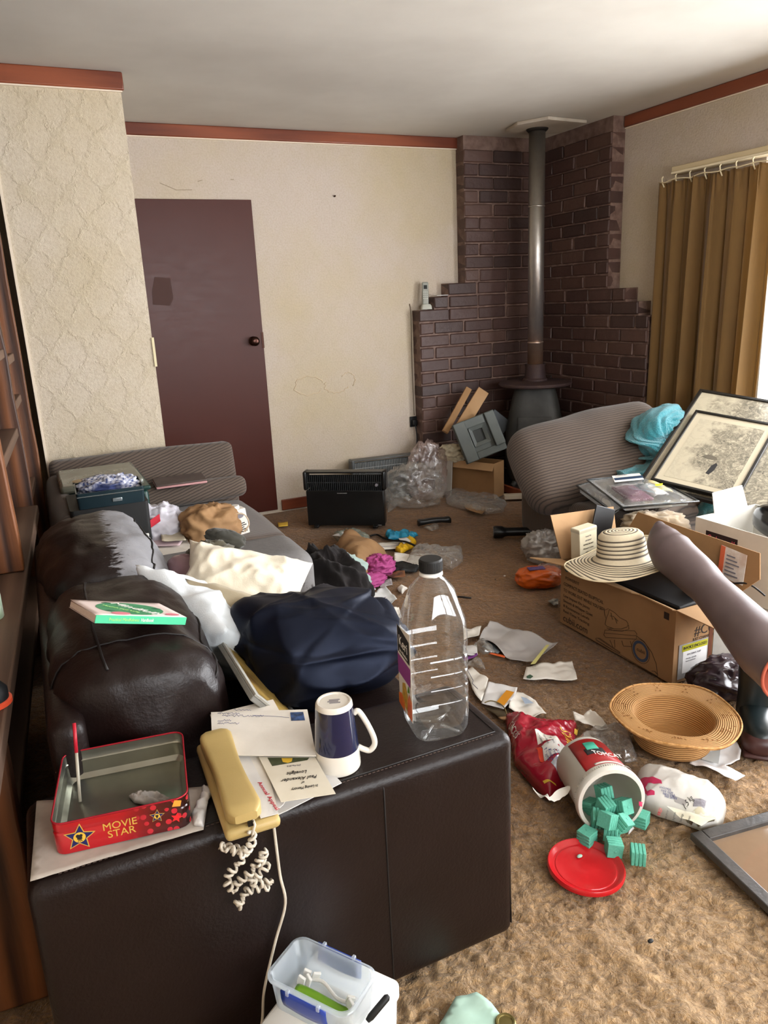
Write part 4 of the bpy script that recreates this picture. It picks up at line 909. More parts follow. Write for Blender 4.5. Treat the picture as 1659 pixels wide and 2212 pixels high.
# pillows
def cloth_m(name, a, b, st, ns=3):
    t = NT(name); v = t.co(); n = t.noise(v, ns, 4, .6); n2 = t.noise(v, 1.7, 3); f = t.noise(v, 300, 2)
    c = t.mix(n, srgb(a), srgb(b)); c = t.mix(t.ramp(n2, [(.48, (0, 0, 0)), (.7, (1, 1, 1))]), c, srgb(st)); t.p(Base_Color=c, Roughness=.8, Sheen_Weight=.15)
    t.bump(t.math('ADD', t.math('MULTIPLY', f, .15), t.noise(v, 11, 4, .55, .6)), .35, .012); return t.m
m_blue_p = cloth_m('bluish_white_cotton', '#dfe3e6', '#cfd9df', '#d9cfbd', 9); m_cream_p = cloth_m('cream_cotton', '#e2dac6', '#d8cfba', '#d2c19b', 4); m_beige_p = cloth_m('dull_beige_cotton', '#b3a78d', '#a39579', '#8f8066')
p = pillow('pillow', .37, .33, .23, m_cream_p, None, 64, 56, .030, 5, 2, .5, 2.4, .10); tag(p, 'big cream pillow propped against the far sofa arm', 'pillow'); frame(p, (.432, 2.05, .555), (.84, -.44, -.28), (.10, .46, .50))
p = pillow('pillow', .38, .30, .17, m_blue_p, None, 60, 50, .020, 6, 5, .5, 2.1, .04); tag(p, 'bluish white stained pillow leaning against the leather back cushion', 'pillow'); frame(p, (.330, 1.86, .565), (.34, -.80, -.20), (-.36, .10, .44))
p = pillow('pillow', .36, .34, .14, m_beige_p, None, 44, 40, .016, 6, 9, .5, 2.1, .04); tag(p, 'shaded beige pillow low on the sofa between white pillows and navy bag', 'pillow'); frame(p, (.415, 1.83, .50), (.70, -.66, -.2), (-.25, .1, .5))
# framed board slid down between cushion and seat
fb = thing('framed_picture', 'gold-toned framed picture on edge against the sofa back cushion', 'picture', (0, 0, 0)); frame(fb, (.372, 1.62, .522), (0, 1, 0), (-.52, 0, .64))
rbox('backing_board', (0, 0, 0), (.47, .19, .012), M('grey_board_edge', '#8e8d88', '#77766f', 9, .7), fb, .002, 1)
MB().bb((-.215, -.075, .0062), (.215, .075, .0068)).obj('picture_sheet', M('gold_and_brown_print', '#b3964f', '#5d4524', 9, .35, detail=6), fb)
for a, b in (((-.235, -.095), (.235, -.082)), ((-.235, .080), (.235, .095)), ((-.235, -.082), (-.218, .080)), ((.218, -.082), (.235, .080))): MB().bb((a[0], a[1], .0062), (b[0], b[1], .012)).obj('frame_rail', M('pale_grey_frame', '#9d9b92', rough=.5), fb, bevel=.001)
# navy bag
t = NT('navy_nylon'); v = t.co(); rn = t.n('ShaderNodeTexNoise', i_Vector=v, i_Scale=5.5, i_Detail=2.5, i_Roughness=.45, i_Distortion=.5); rn.noise_type = 'RIDGED_MULTIFRACTAL'
t.p(Base_Color=t.mix(t.noise(v, 5, 3), srgb('#05070f'), srgb('#0a0e1c')), Roughness=.5, Specular_IOR_Level=.28, Specular_Tint=(.55, .65, 1, 1)); t.bump(rn.outputs[0], .8, .02); m_navy = t.m
_R = random.Random(21); FOLDS = [(Vector((_R.uniform(-1, 1), _R.uniform(-1, 1), _R.uniform(-.6, 1))).normalized(), _R.uniform(-.55, .55), _R.uniform(.05, .10)*(1 if _R.random() < .62 else -1), _R.uniform(.05, .12)) for _ in range(16)]
def navyfn(p, d):
    k = max(0, d.normalized().dot(Vector((-.74, .25, .62)).normalized())); f = 1+.42*k**16
    k = max(0, d.normalized().dot(Vector((.85, .1, .2)).normalized())); f += .10*k**5
    for n, o_, a_, w_ in FOLDS:
        s_ = d.dot(n)-o_+.12*nz(d, 1.3, 4); f -= a_*math.exp(-abs(s_)/w_)*max(0, .35+nz(d, 1.1, int(o_*90)))*1.6
    return p*f
o = blob('navy_bag', (.200, .175, .130), m_navy, None, .14, .95, 4, 150, 100, 2.3, True, navyfn, octv=1); o.location = (.560, 1.655, .432); o.rotation_euler = (0, 0, -.15); tag(o, 'large crumpled navy blue fabric bag heaped on the sofa seat', 'bag')
o = blob('pink_bundle', (.055, .07, .048), M('dusty_pink_translucent_plastic', '#8a6a72', '#9c7f86', 8, .25, trans=.2), None, .05, 2, 3, 32, 20, 2.2); o.location = (.335, 2.20, .575); o.rotation_euler = (.2, 0, .3)
tag(o, 'dusty pink plastic bag bundle beside the far sofa arm', 'bundle')
o = blob('khaki_cloth', (.075, .075, .05), fabric('khaki_fabric', '#5c5644', '#454032', 9), None, .28, 2.2, 12, 56, 36, 2.2); o.location = (.420, 2.225, .590); tag(o, 'balled-up khaki cloth next to the pink bundle on the sofa', 'cloth')
o = blob('cloth_cap', (.065, .03, .03), fabric('olive_black_fabric', '#26251f', '#37352b', 9), None, .12, 2, 5, 40, 24, 2.2); o.location = (.470, 2.26, .650); o.rotation_euler = (0, .35, -.2); tag(o, 'small dark olive cloth cap resting on the khaki cloth', 'cap')
o = puff('white_cloth', [(655, 1325), (660, 1285), (700, 1278), (760, 1300), (740, 1340)], .425, .035, m_paper2, sub=4, edge=.05, wr=.3, ws=14, seed=2); tag(o, 'pale grey-white cloth on the sofa seat just behind the navy bag', 'cloth')
# beside the sofa: dark garment, mint cloth, red cloth
o = blob('dark_garment', (.135, .27, .225), fabric('dark_brown_wool', '#0f0b0b', '#191313', 7, .95, sheen=.03), None, .20, 1.6, 6, 90, 56, 2.4); o.location = (.975, 2.74, .0); o.rotation_euler = (0, 0, .1); tag(o, 'dark brown crumpled garment heaped beside the far end of sofa', 'clothing')
o = sheet('paper_scrap', [(728, 1240), (738, 1238), (734, 1244), (727, 1246)], .34, m_paper, amp=.001, sub=1, thick=.001, lift=.014); tag(o, 'tiny white scrap lying on the dark garment', 'paper scrap')
o = blob('mint_cloth', (.20, .16, .13), fabric('pale_mint_cotton', '#9fb3ac', '#8ea39c', 5), None, .16, 1.7, 11, 60, 40, 2.4); o.location = (1.13, 3.17, .0); o.rotation_euler = (0, 0, -.5); tag(o, 'pale mint cloth bundle on the floor behind the dark garment', 'cloth')
o = blob('red_cloth', (.10, .07, .05), fabric('dark_red_cotton', '#7a1226', '#5f0e1d', 8), None, .2, 2, 3, 40, 26, 2.3); o.location = (1.14, 2.90, .09); o.rotation_euler = (0, 0, -.4); tag(o, 'small dark red cloth tucked between dark garment and mint cloth', 'cloth')
# ================================================================== ON THE LEFT ARMCHAIR
m_tgreen = M('dark_green_plastic', '#12302b', '#183a34', 5, .35); m_tblue = M('dark_teal_metal', '#1c2c33', '#24363d', 5, .3, metal=.4)
gb = thing('green_case', 'dark green case with dusty clear lid at the back of the left armchair', 'case', (.215, 3.44, .442))
rbox('body', (0, 0, .10), (.34, .40, .20), m_tgreen, gb, .015, 3); rbox('rim', (.0, 0, .21), (.36, .42, .018), m_tgreen, gb, .006, 2)
t = NT('dusty_clear_lid'); v = t.co(); n = t.noise(v, 9, 5); t.p(Base_Color=t.mix(n, srgb('#5c6a66'), srgb('#77705c')), Roughness=t.math('MULTIPLY_ADD', n, .4, .1), Specular_IOR_Level=.8)
rbox('lid', (-.005, .01, .236), (.33, .39, .034), t.m, gb, .014, 3); mb = MB(); mb.lathe([(.035, 0), (.040, .004), (.02, .006)], 24); o = mb.obj('lid_disc', M('tan_card_disc', '#b09a78', rough=.6), gb); o.location = (-.08, -.12, .254)
rbox('latch', (.12, -.208, .17), (.05, .012, .05), m_tgreen, gb, .004, 2)
cr = thing('gap_filler_crate', 'black crate under the teal tin drawer on the left armchair', 'crate', (.20, 3.05, .442)); mb = MB(); ringwall(mb, [(rrect(.27, .28, .015), 0), (rrect(.28, .29, .015), .232)], cap0=True, cap1=True); mb.obj('body', m_blackm, cr, auto=40); rbox('rim_strip', (0, -.147, .10), (.25, .006, .012), m_whitep, cr, .002, 1)  # added as a support; its black stands in for the shade in this gap
td = thing('metal_tin', 'dark teal metal drawer holding a checked cloth on the left armchair', 'drawer', (.212, 3.00, .676), (0, 0, -.03))
mb = MB(); ringwall(mb, [(rrect(.235, .20, .01), 0), (rrect(.24, .205, .01), .056), (rrect(.24, .205, .01), .060), (rrect(.232, .197, .008), .060), (rrect(.228, .193, .008), .006)], cap0=True, cap1=True); mb.obj('body', m_tblue, td, auto=40)
MB().tube([(-.118, -.1035, .046), (.118, -.1035, .046)], .0022, 6).obj('rim_bead', M('bright_steel', '#a9b4b8', rough=.25, metal=.9), td); rbox('label_holder', (.02, -.104, .022), (.035, .004, .014), bpy.data.materials['bright_steel'], td, .003, 2)
t = NT('navy_white_checked_cloth'); v = t.co('Object', (1, 1, 1), (0, 0, .5)); sp = t.n('ShaderNodeSeparateXYZ', i_0=v); w = 2*PI/.017
sx_ = t.math('GREATER_THAN', t.math('SINE', t.math('MULTIPLY', sp.outputs[0], w)), .25); sy_ = t.math('GREATER_THAN', t.math('SINE', t.math('MULTIPLY', sp.outputs[1], w)), .25)
c = t.mix(t.math('MULTIPLY', t.math('ADD', sx_, sy_), .5), srgb('#cfd0d8'), srgb('#4a5580')); c = t.mix(t.ramp(t.noise(v, 6, 2), [(.5, (0, 0, 0)), (.6, (1, 1, 1))]), c, srgb('#2c3763')); t.p(Base_Color=t.mix(.0, c, c), Roughness=.9)
o = blob('checked_cloth', (.115, .085, .042), t.m, None, .25, 2.0, 6, 70, 44, 2.4); o.location = (.215, 3.03, .690); o.rotation_euler = (0, 0, -.1); tag(o, 'navy and white checked cloth spilling over the teal tin drawer', 'cloth')
lp = thing('laptop', 'slim dusty pink-edged laptop lying on the left armchair backrest ledge', 'laptop', (.575, 3.60, .578), (.08, 0, -.02)); rbox('base', (0, 0, 0), (.235, .13, .010), M('pink_edge_plastic', '#b98a8a', rough=.4), lp, .003, 2); rbox('screen_lid', (0, .004, .009), (.235, .13, .007), M('dusty_brown_lid', '#4a403c', '#5b504a', 12, .5), lp, .003, 2)
mb = MB(); mb.box((-.02, 0, -.010), (.12, .08, .010)); mb.obj('battery_pack', m_black, lp)
o = blob('white_plastic_bag', (.105, .085, .105), M('white_carrier_plastic', '#cfcdd6', '#bcb9c4', 7, .4, bump=.2, bs=30), None, .2, 2.2, 9, 70, 46, 2.2); o.location = (.378, 3.02, .442); tag(o, 'crumpled white plastic bag with red print on the left armchair', 'plastic bag')
sub_o = MB().grid(lambda u, w: (-.05+u*.05, -.098+.02*u, .115+w*.03+.02*u), 4, 2).obj('red_print', m_red, o, solid=.001); sub_o.location = (0.0, -.0, 0)
mg2 = thing('magazine_pile', 'stack of loose papers under the cream card on the left armchair', 'paper stack', (.34, 2.86, .442)); 
for k in range(5): rbox('sheet', (random.uniform(-.02, .02), random.uniform(-.01, .01), .006+k*.0105), (.30-.02*k, .18, .010), (m_paper, m_paper2)[k % 2], mg2, .001, 1, (0, 0, random.uniform(-.15, .15)))
def sheet_on(px, z, mat, lb, name='paper', cat='paper', **k):
    k['amp'] = k.get('amp', .006)*.55; o = sheet(name, px, z, mat, **k); return tag(o, lb, cat)
o = sheet_on([(250, 1142), (325, 1120), (312, 1152), (262, 1160)], .505, M('cream_card_stock', '#d6cdb2', '#cbc0a4', 5, .8), 'cream card sheet with purple strokes leaning on the armchair papers', lift=.003, amp=.01, curl=.008)
mb = MB(); mb.tube([Z(278, 1146, .521), Z(292, 1138, .521)], .003, 5); mb.tube([Z(288, 1150, .521), Z(298, 1141, .521)], .004, 5); keep(mb.obj('purple_stroke', m_purple), o)
o = sheet_on([(280, 1183), (300, 1150), (330, 1148), (395, 1170), (388, 1180)], .500, M('pale_pink_newsprint', '#d3bcc2', '#c7b0b8', 12, .85), 'pale pink printed sheet nearest the far sofa arm', amp=.006)
o = sheet_on([(262, 1160), (300, 1150), (305, 1168), (285, 1182)], .508, M('tan_photo_card', '#a08a66', '#4a4038', 14, .6, detail=2), 'tan picture card on the pink sheet beside the worn cushion', amp=.004)
o = sheet_on([(325, 1140), (370, 1122), (395, 1128), (400, 1150), (330, 1160)], .502, M('grey_white_paper', '#b4b0b4', '#a5a1a6', 6, .8), 'greyish folded sheet in front of the white plastic bag', amp=.012, curl=.006)
o = sheet_on([(345, 1142), (388, 1140), (402, 1168), (350, 1172)], .512, M('deckled_cream_paper', '#c3bba7', '#b6ad98', 10, .8), 'cream deckle-edged paper left of the brown paper bag', amp=.012)
kb_ = thing('paper_bag', 'crumpled brown kraft paper bag standing on the left armchair', 'paper bag', (.565, 2.93, .442), (0, 0, .1)); o = blob('bag_body', (.115, .085, .095), m_kraft, kb_, .16, 1.9, 14, 70, 46, 3.2)
for s_ in (.02, .1): MB().tube(smooth_pts([(.085+s_*.2, -.04, .13), (.13, -.05, .12), (.145, -.05, .08), (.115+s_*.1, -.05, .05)]), .0022, 6).obj('handle', M('twisted_paper_handle', '#b9a68c', rough=.8), kb_, smooth=True)
cn2 = thing('carton', 'white printed carton with tape roll on the armchair next to the door', 'carton', (.712, 3.04, .444), (0, -.10, .15)); rbox('box_body', (0, 0, .055), (.062, .05, .11), m_paper, cn2, .003, 2)
for k in range(5): MB().bb((-.022+.004*(k % 2), -.0258, .012+k*.009), (.022-.006*(k % 3), -.0252, .016+k*.009)).obj('print_line', m_ink, cn2)
mb = MB(); ringwall(mb, [([(.018*math.cos(a*PI/10), .012*math.sin(a*PI/10)) for a in range(20)], 0), ([(.018*math.cos(a*PI/10), .012*math.sin(a*PI/10)) for a in range(20)], .0005)], cap0=True, cap1=True); o = mb.obj('print_mark', m_greyi, cn2); o.rotation_euler = (PI/2, 0, 0); o.location = (0, -.0255, .085)
mb = MB(); mb.lathe([(.018, 0), (.022, .002), (.022, .014), (.018, .016)], 24, cap0=True); o = mb.obj('tape_roll', m_whitep, cn2); o.location = (-.008, .0, .1105)
# ================================================================== BACK OF THE ROOM
def heater(name, lb, c, ang, w, h, body, grille, tilt=0):
    t_ = thing(name, lb, 'heater', c, (tilt, 0, ang)); d = .085
    rbox('front_panel', (0, -d/2+.008, h*.345), (w*.94, .014, h*.63), body, t_, .004, 2); rbox('rear_panel', (0, d/2-.012, h*.48), (w*.92, .012, h*.84), body, t_, .004, 2)
    for s_ in (-1, 1): rbox('end_cap', (s_*w*.475, 0, h*.83), (w*.05, d, h*.34), body, t_, .012, 3)
    for s_ in (-1, 1): rbox('side_panel', (s_*w*.452, 0, h*.35), (w*.03, d*.8, h*.62), body, t_, .004, 2)
    rbox('top_rail', (0, 0, h*.975), (w*.93, d*.9, h*.03), body, t_, .004, 2)
    mb = MB(); n = 38
    for k in range(n): mb.box((-w*.44+w*.88*k/(n-1), -d*.38, h*.79), (.0032, .006, h*.27))
    mb.box((0, -d*.40, h*.80), (w*.9, .004, .004)); tag(mb.obj('grille', grille, t_), kind='stuff')
    rbox('badge', (-w*.03, -d/2+.0005, h*.615), (w*.12, .001, .004), M('silver_badge', '#b5b5b5', rough=.3, metal=.6), t_, .0003, 1)
    rbox('badge', (w*.38, -d/2+.0005, h*.045), (w*.10, .001, .004), bpy.data.materials['silver_badge'], t_, .0003, 1)
    for s_ in (-1, 1): rbox('foot', (s_*w*.36, 0, .010), (.03, d*1.7, .018), m_black, t_, .004, 2)
    mb = MB(); mb.lathe([(.009, 0), (.009, .014), (.006, .016)], 16); o = mb.obj('dial', m_greyi, t_); o.rotation_euler = (PI/2, 0, 0); o.location = (w*.39, -d*.44, h*.76)
    return t_
ha = math.atan2(-.297, .428)
heater('convector_heater', 'black convector heater standing on the carpet in front of back wall', (1.686, 4.275, 0), ha, .525, .36, M('satin_black_metal', '#0b0c0d', '#121314', 8, .32), M('dark_grey_grille', '#2c2e30', rough=.5))
heater('convector_heater', 'grey convector heater against the wall behind the plastic bags', (2.17, 4.74, 0), -.10, .50, .31, M('grey_enamel', '#4a4d4e', '#575a5a', 8, .4), M('pale_grille', '#8a8d8c', rough=.5))
o = blob('clear_plastic_bag', (.20, .12, .16), m_film, None, .22, 2.0, 4, 80, 50, 2.3); o.location = (2.27, 4.47, .0); o.rotation_euler = (0, 0, -.5); tag(o, 'big crinkled clear plastic bag between the black heater and cardboard box', 'plastic bag')
m_pinkf = clear('pinkish_clear_film', .16, .10, .2, (.85, .62, .58), 26, .9, .01)
o = blob('pink_plastic_bag', (.15, .09, .22), m_pinkf, None, .22, 2.0, 8, 70, 46, 2.3); o.location = (2.44, 4.60, .0); tag(o, 'pink-tinted clear plastic bag against the wall beside the bricks', 'plastic bag')
o = puff('clear_wrap', [(830, 1080), (838, 1108), (870, 1085), (880, 1060), (845, 1058)], 0, .04, m_film, sub=4, edge=.04, wr=.5, ws=20, seed=5); tag(o, 'scrap of clear wrap on the carpet right of the black heater', 'wrap')
sk = thing('wall_socket', 'black plug and socket on wall at left edge of brick', 'socket', (2.478, YB-.014, .505)); rbox('plate', (0, .006, 0), (.055, .012, .075), m_black, sk, .003, 2)
rbox('plug', (.0, -.012, -.005), (.035, .022, .04), m_black, sk, .004, 2); MB().tube(smooth_pts([(0, -.02, -.02), (.005, -.03, -.12), (-.02, -.04, -.30), (-.03, -.05, -.45)]), .004, 6).obj('flex', m_black, sk, smooth=True)
o = MB().tube(smooth_pts([(2.488, YB-.006, .55), (2.485, YB-.006, .9), (2.490, YB-.006, 1.25), (2.482, YB-.006, 1.33)]), .003, 6).obj('wall_cable', M('dusty_cable', '#7a6d5e', rough=.7), None, smooth=True); tag(o, 'thin dusty cable running up the wall beside the brick edge', 'cable')
# cordless phone on the brick step
cp_ = thing('cordless_phone', 'grey cordless phone in its cradle on the left brick step', 'telephone', (2.575, 4.80, 1.288), (0, 0, -.35)); m_sil = M('silver_grey_plastic', '#9a9c93', '#86887f', 8, .4)
mb = MB(); ringwall(mb, [(rrect(.075, .075, .012), 0), (rrect(.07, .07, .012), .022), (rrect(.055, .05, .012), .034)], cap0=True, cap1=True); mb.obj('cradle', M('pale_silver_plastic', '#b4b5ab', rough=.4), cp_, auto=40)
hs_ = rbox('handset', (-.004, .0, .105), (.046, .026, .155), m_sil, cp_, .010, 3, (-.14, .04, 0)); rbox('screen', (0, -.0132, .042), (.024, .001, .026), m_blackm, hs_, .0003, 1)
for r in range(4):
    for c in range(3): rbox('key', (-.012+.012*c, -.0135, .008-.014*r), (.008, .0015, .007), bpy.data.materials['pale_silver_plastic'], hs_, .0003, 1)
o = tag(rbox('white_card', (2.70, 4.80, 1.3765), (.10, .05, .004), m_whitep, None, .001, 1), 'thin white card lying on the second brick step', 'card')
# cardboard box with cloth, moulded tray, carton strips
A = Vector((2.60, 4.64, 0)); B2 = Vector((2.787, 4.285, 0)); xd = (B2-A).normalized(); L_ = (B2-A).length
cb = thing('cardboard_box', 'open brown cardboard box on the floor below the brick wall', 'box', (0, 0, 0)); frame(cb, A, xd, (xd.y*-1, xd.x, 0)); D_ = .145; Hb = .25
for nm, c, d in (('front_side', (L_/2, .002, Hb/2), (L_, .004, Hb)), ('back_side', (L_/2, D_-.002, Hb/2), (L_, .004, Hb)), ('left_side', (.002, D_/2, Hb/2), (.004, D_, Hb)), ('right_side', (L_-.002, D_/2, Hb/2), (.004, D_, Hb)), ('bottom', (L_/2, D_/2, .003), (L_-.01, D_-.01, .004))): rbox(nm, c, d, m_card, cb, .001, 1)
o = rbox('flap', (L_/2+.006, -.016, Hb-.022), (L_, .004, .055), m_card_in, cb, .001, 1, (-.55, 0, 0)); o = rbox('flap', (-.028, D_/2, Hb-.02), (.06, D_, .004), m_card_in, cb, .001, 1, (0, -.4, 0))
o = rbox('white_board', (2.568, 4.60, .128), (.012, .14, .25), M('dull_white_board', '#a9a49a', '#9a958c', 6, .7), None, .002, 1, (0, .10, .48)); tag(o, 'dull white board leaning against the left side of cardboard box', 'board')
o = blob('cream_cloth', (.10, .075, .068), fabric('cream_wool', '#c9bfa6', '#b7ac92', 9, .9), None, .22, 2.1, 5, 70, 44, 2.5); o.location = (2.645, 4.605, .235); o.rotation_euler = (0, 0, -.9); tag(o, 'cream folded cloth spilling over the corner of the cardboard box', 'cloth')
m_gtray = M('grey_moulded_plastic', '#4d524f', '#575c58', 6, .5)
tr_ = thing('moulded_tray', 'grey moulded plastic tray with a square hole resting on cardboard box', 'tray', (0, 0, 0)); frame(tr_, (2.728, 4.37, .432), (.30, -.10, .105), (.10, .02, .22))
rbox('base_plate', (0, 0, 0), (.30, .285, .014), m_gtray, tr_, .004, 2); rbox('rail', (-.105, .0, .022), (.085, .285, .034), m_gtray, tr_, .006, 2); rbox('rail', (.115, .02, .022), (.07, .24, .034), m_gtray, tr_, .006, 2); rbox('rail', (0, .11, .020), (.14, .062, .03), m_gtray, tr_, .006, 2); rbox('tongue', (.02, -.115, .012), (.16, .05, .012), m_gtray, tr_, .004, 2)
mb = MB(); ringwall(mb, [(rrect(.115, .135, .008), .005), (rrect(.115, .135, .008), .030), (rrect(.070, .085, .004), .020), (rrect(.066, .080, .003), .004)], cap1=False); o = mb.obj('funnel', m_gtray, tr_, auto=30); o.location = (.0, .012, .004)
rbox('hole_floor', (0, .012, .0085), (.068, .082, .002), M('dark_grey_recess', '#2b2e2c', rough=.6), tr_, .0003, 1)
o = rbox('plastic_board', (2.935, 4.50, .46), (.16, .012, .20), M('dark_blue_grey_plastic', '#30353a', '#3a4044', 6, .5), None, .004, 2, (-.15, .7, -.5)); tag(o, 'dark blue-grey plastic board behind the moulded tray', 'board')
o = rbox('tray_support', (2.735, 4.475, .26), (.24, .06, .03), m_card, None, .002, 1, (0, 0, -.48*2.25)); bpy.data.objects.remove(o)
for k, (p0, p1, w_, lb) in enumerate((((2.56, 4.55, .46), (2.80, 4.62, .735), .045, 'narrow brown cardboard strip leaning on the brick wall, left of the wider one'), ((2.66, 4.52, .47), (2.895, 4.58, .715), .085, 'wider brown cardboard strip leaning on the bricks behind grey tray'))):
    o = MB().box((0, 0, 0), ((Vector(p1)-Vector(p0)).length, w_, .03)).obj('cardboard_strip', m_card_in if k else m_card, None, bevel=.003); frame(o, (Vector(p0)+Vector(p1))/2, Vector(p1)-Vector(p0), (.6, -.3, -.4)); tag(o, lb, 'cardboard')
# small things on the carpet at the back
o = puff('clear_wrap', [(958, 1068), (985, 1060), (1020, 1066), (1060, 1070), (1095, 1090), (1085, 1108), (1050, 1112), (1000, 1100), (968, 1092)], 0, .045, m_film, sub=5, edge=.05, wr=.45, ws=16, seed=9); tag(o, 'long crinkled clear plastic wrap on carpet below the cardboard box', 'wrap')
o = sheet_on([(1003, 1098), (1018, 1093), (1030, 1112), (1045, 1100), (1052, 1104), (1040, 1116), (1015, 1112)], 0, m_card, 'torn bit of brown cardboard at the edge of the clear wrap', 'cardboard_scrap', 'cardboard', amp=.02, sub=2, curl=.02)
o = tag(rbox('white_carton', tuple(Z(1112, 1072, .02)), (.15, .06, .03), M('dull_white_carton', '#b5aa96', rough=.7), None, .003, 2, (0, 0, -.45)), 'small flat white carton lying on the carpet by hearth', 'carton')
th_ = thing('telephone_handset', 'black telephone handset lying on the carpet in the middle of room', 'handset', tuple((Z(906, 1136, 0)+Z(970, 1131, 0))/2), (0, 0, -.25))
mb = MB(); n = 22; rings = []
for k in range(n+1):
    q = k/n; x = -.105+.21*q; e = abs(2*q-1); hh = .030+.012*max(0, e-.62)/.38; zb = .012*(1-e**2); cap = 1 if 0 < k < n else .8; rings.append([(x, a*.024*cap, zb+.003+(b*.5+.5)*hh*cap) for a, b in rrect(2, 2, .6, 3)])
m_ = len(rings[0]); mb.add([p for r in rings for p in r], [(i*m_+k, i*m_+(k+1) % m_, (i+1)*m_+(k+1) % m_, (i+1)*m_+k) for i in range(n) for k in range(m_)] + [tuple(range(m_-1, -1, -1)), tuple(range(n*m_, (n+1)*m_))]); mb.obj('handset_body', m_black, th_, auto=50)
o = puff('clear_wrap', [(915, 1140), (945, 1130), (950, 1142), (930, 1147)], 0, .012, m_film, sub=3, edge=.02, wr=.5, ws=30, seed=3); tag(o, 'tiny scrap of clear wrap beside the black telephone handset', 'wrap')
fl_ = thing('flashlight', 'black torch lying on the carpet by the right armchair base', 'torch', tuple(Z(1066, 1150, .036)), (0, 0, math.atan2(-.10, .19)))
mb = MB(); P = [(0, .034), (.012, .037), (.05, .036), (.065, .027), (.08, .025), (.20, .025), (.23, .027)]
mb.tube([(x, 0, 0) for x, r in P], [r for x, r in P], 24); mb.obj('barrel', m_black, fl_, auto=40); mb = MB(); mb.tube([(-.002, 0, 0), (.001, 0, 0)], .03, 24); mb.obj('lens', M('torch_lens', '#5a6066', rough=.1), fl_)
# ------------------------------------------------------------------ middle of the carpet
m_blue = M('turquoise_rubber', '#1f7fa0', '#2a8db0', 9, .45)
o = puff('rubber_glove', [(832, 1155), (840, 1150), (858, 1157), (872, 1151), (884, 1150), (884, 1156), (903, 1158), (882, 1168), (862, 1165), (838, 1168)], 0, .03, m_blue, sub=5, edge=.02, wr=.5, ws=24, seed=3); tag(o, 'turquoise rubber glove lying crumpled on the carpet', 'glove')
o = puff('yellow_wrapper', [(868, 1176), (885, 1163), (900, 1173), (890, 1186), (866, 1197), (852, 1192)], 0, .03, M('yellow_foil', '#cfa51e', '#c29617', 9, .35), sub=5, edge=.02, wr=.5, ws=24, seed=6); tag(o, 'yellow crumpled wrapper on the carpet below turquoise glove', 'wrapper')
o = sheet_on([(860, 1164), (878, 1162), (888, 1170), (872, 1176)], .03, m_paper2, 'small white paper tab stuck to the yellow wrapper', amp=.003, sub=2)
o = sheet_on([(816, 1174), (866, 1171), (862, 1186), (820, 1191)], 0, m_paper, 'white envelope on the carpet left of yellow wrapper', 'envelope', 'envelope', amp=.008, sub=3)
ln = MB().tube([Z(822, 1181, .012), Z(860, 1178, .012)], .0015, 5).obj('fold_line', m_greyi, None); keep(ln, o)
o = MB().tube(smooth_pts([Z(800, 1158, .006), Z(814, 1155, .006), Z(830, 1163, .006), Z(850, 1168, .02), Z(875, 1170, .04), Z(895, 1178, .03), Z(915, 1186, .006)]), .006, 8).obj('black_cable', m_black, None, smooth=True); tag(o, 'short black cable lying across the yellow wrapper on the carpet', 'cable')
o = puff('food_tray', [(718, 1160), (745, 1152), (775, 1152), (800, 1165), (798, 1180), (770, 1182), (735, 1176)], 0, .04, clear('clear_greenish_tray', .22, .12, .15, (.75, .85, .75), 24, .5), sub=4, edge=.03, wr=.3, ws=18, seed=5); tag(o, 'clear greenish plastic food tray behind the brown paper bag on carpet', 'tray')
o = sheet_on([(718, 1160), (752, 1146), (756, 1150), (735, 1162)], .03, m_paper2, 'white paper strips beside the greenish food tray', 'paper_strip', 'paper', amp=.01, sub=3)
pb = thing('paper_bag', 'flattened brown paper bag spilling pink tissue onto the carpet', 'paper bag', (0, 0, 0)); o = puff('bag_body', [(722, 1202), (742, 1166), (838, 1205), (812, 1228), (790, 1272), (758, 1270), (733, 1232)], 0, .13, m_kraft, sub=5, edge=.10, wr=.18, ws=6, seed=4); keep(o, pb)
MB().tube(smooth_pts([Z(776, 1260, .02), Z(784, 1272, .012), Z(795, 1288, .008)]), .006, 6).obj('string_handle', M('straw_string', '#b58d45', rough=.7), pb, smooth=True)
m_pink = M('pink_tissue', '#93336b', '#a8457f', 9, .7, bump=.3, bs=40)
o = blob('pink_tissue', (.085, .10, .055), m_pink, None, .24, 2.2, 4, 70, 44, 2.2); o.location = tuple(Z(818, 1240, 0)); o.rotation_euler = (0, 0, -.6); tag(o, 'bright pink tissue paper bursting out of the brown paper bag', 'tissue paper')
o = blob('pink_tissue', (.11, .06, .035), m_pink, None, .26, 2.4, 7, 60, 40, 2.2); o.location = tuple(Z(793, 1268, 0)); o.rotation_euler = (0, 0, .3); tag(o, 'darker fold of pink tissue paper lying nearest the camera', 'tissue paper')
o = sheet_on([(852, 1200), (872, 1202), (938, 1215), (928, 1232), (900, 1228), (868, 1218), (852, 1220)], 0, m_paper, 'torn white paper sheet with a black hole on carpet behind bottle', amp=.012, sub=4, curl=.02)
o = puff('black_cloth', [(848, 1222), (868, 1214), (880, 1222), (908, 1226), (900, 1236), (866, 1238), (848, 1236)], 0, .02, m_blackm, sub=4, edge=.02, wr=.4, ws=20, seed=6); tag(o, 'scrap of black cloth under the torn white sheet', 'cloth')
o = puff('clear_wrap', [(878, 1215), (890, 1192), (915, 1184), (960, 1190), (998, 1188), (1000, 1215), (975, 1232), (930, 1228)], 0, .05, m_film, sub=5, edge=.06, wr=.45, ws=13, seed=12); tag(o, 'wide crinkled clear plastic sheet on the open carpet behind the bottle', 'wrap')
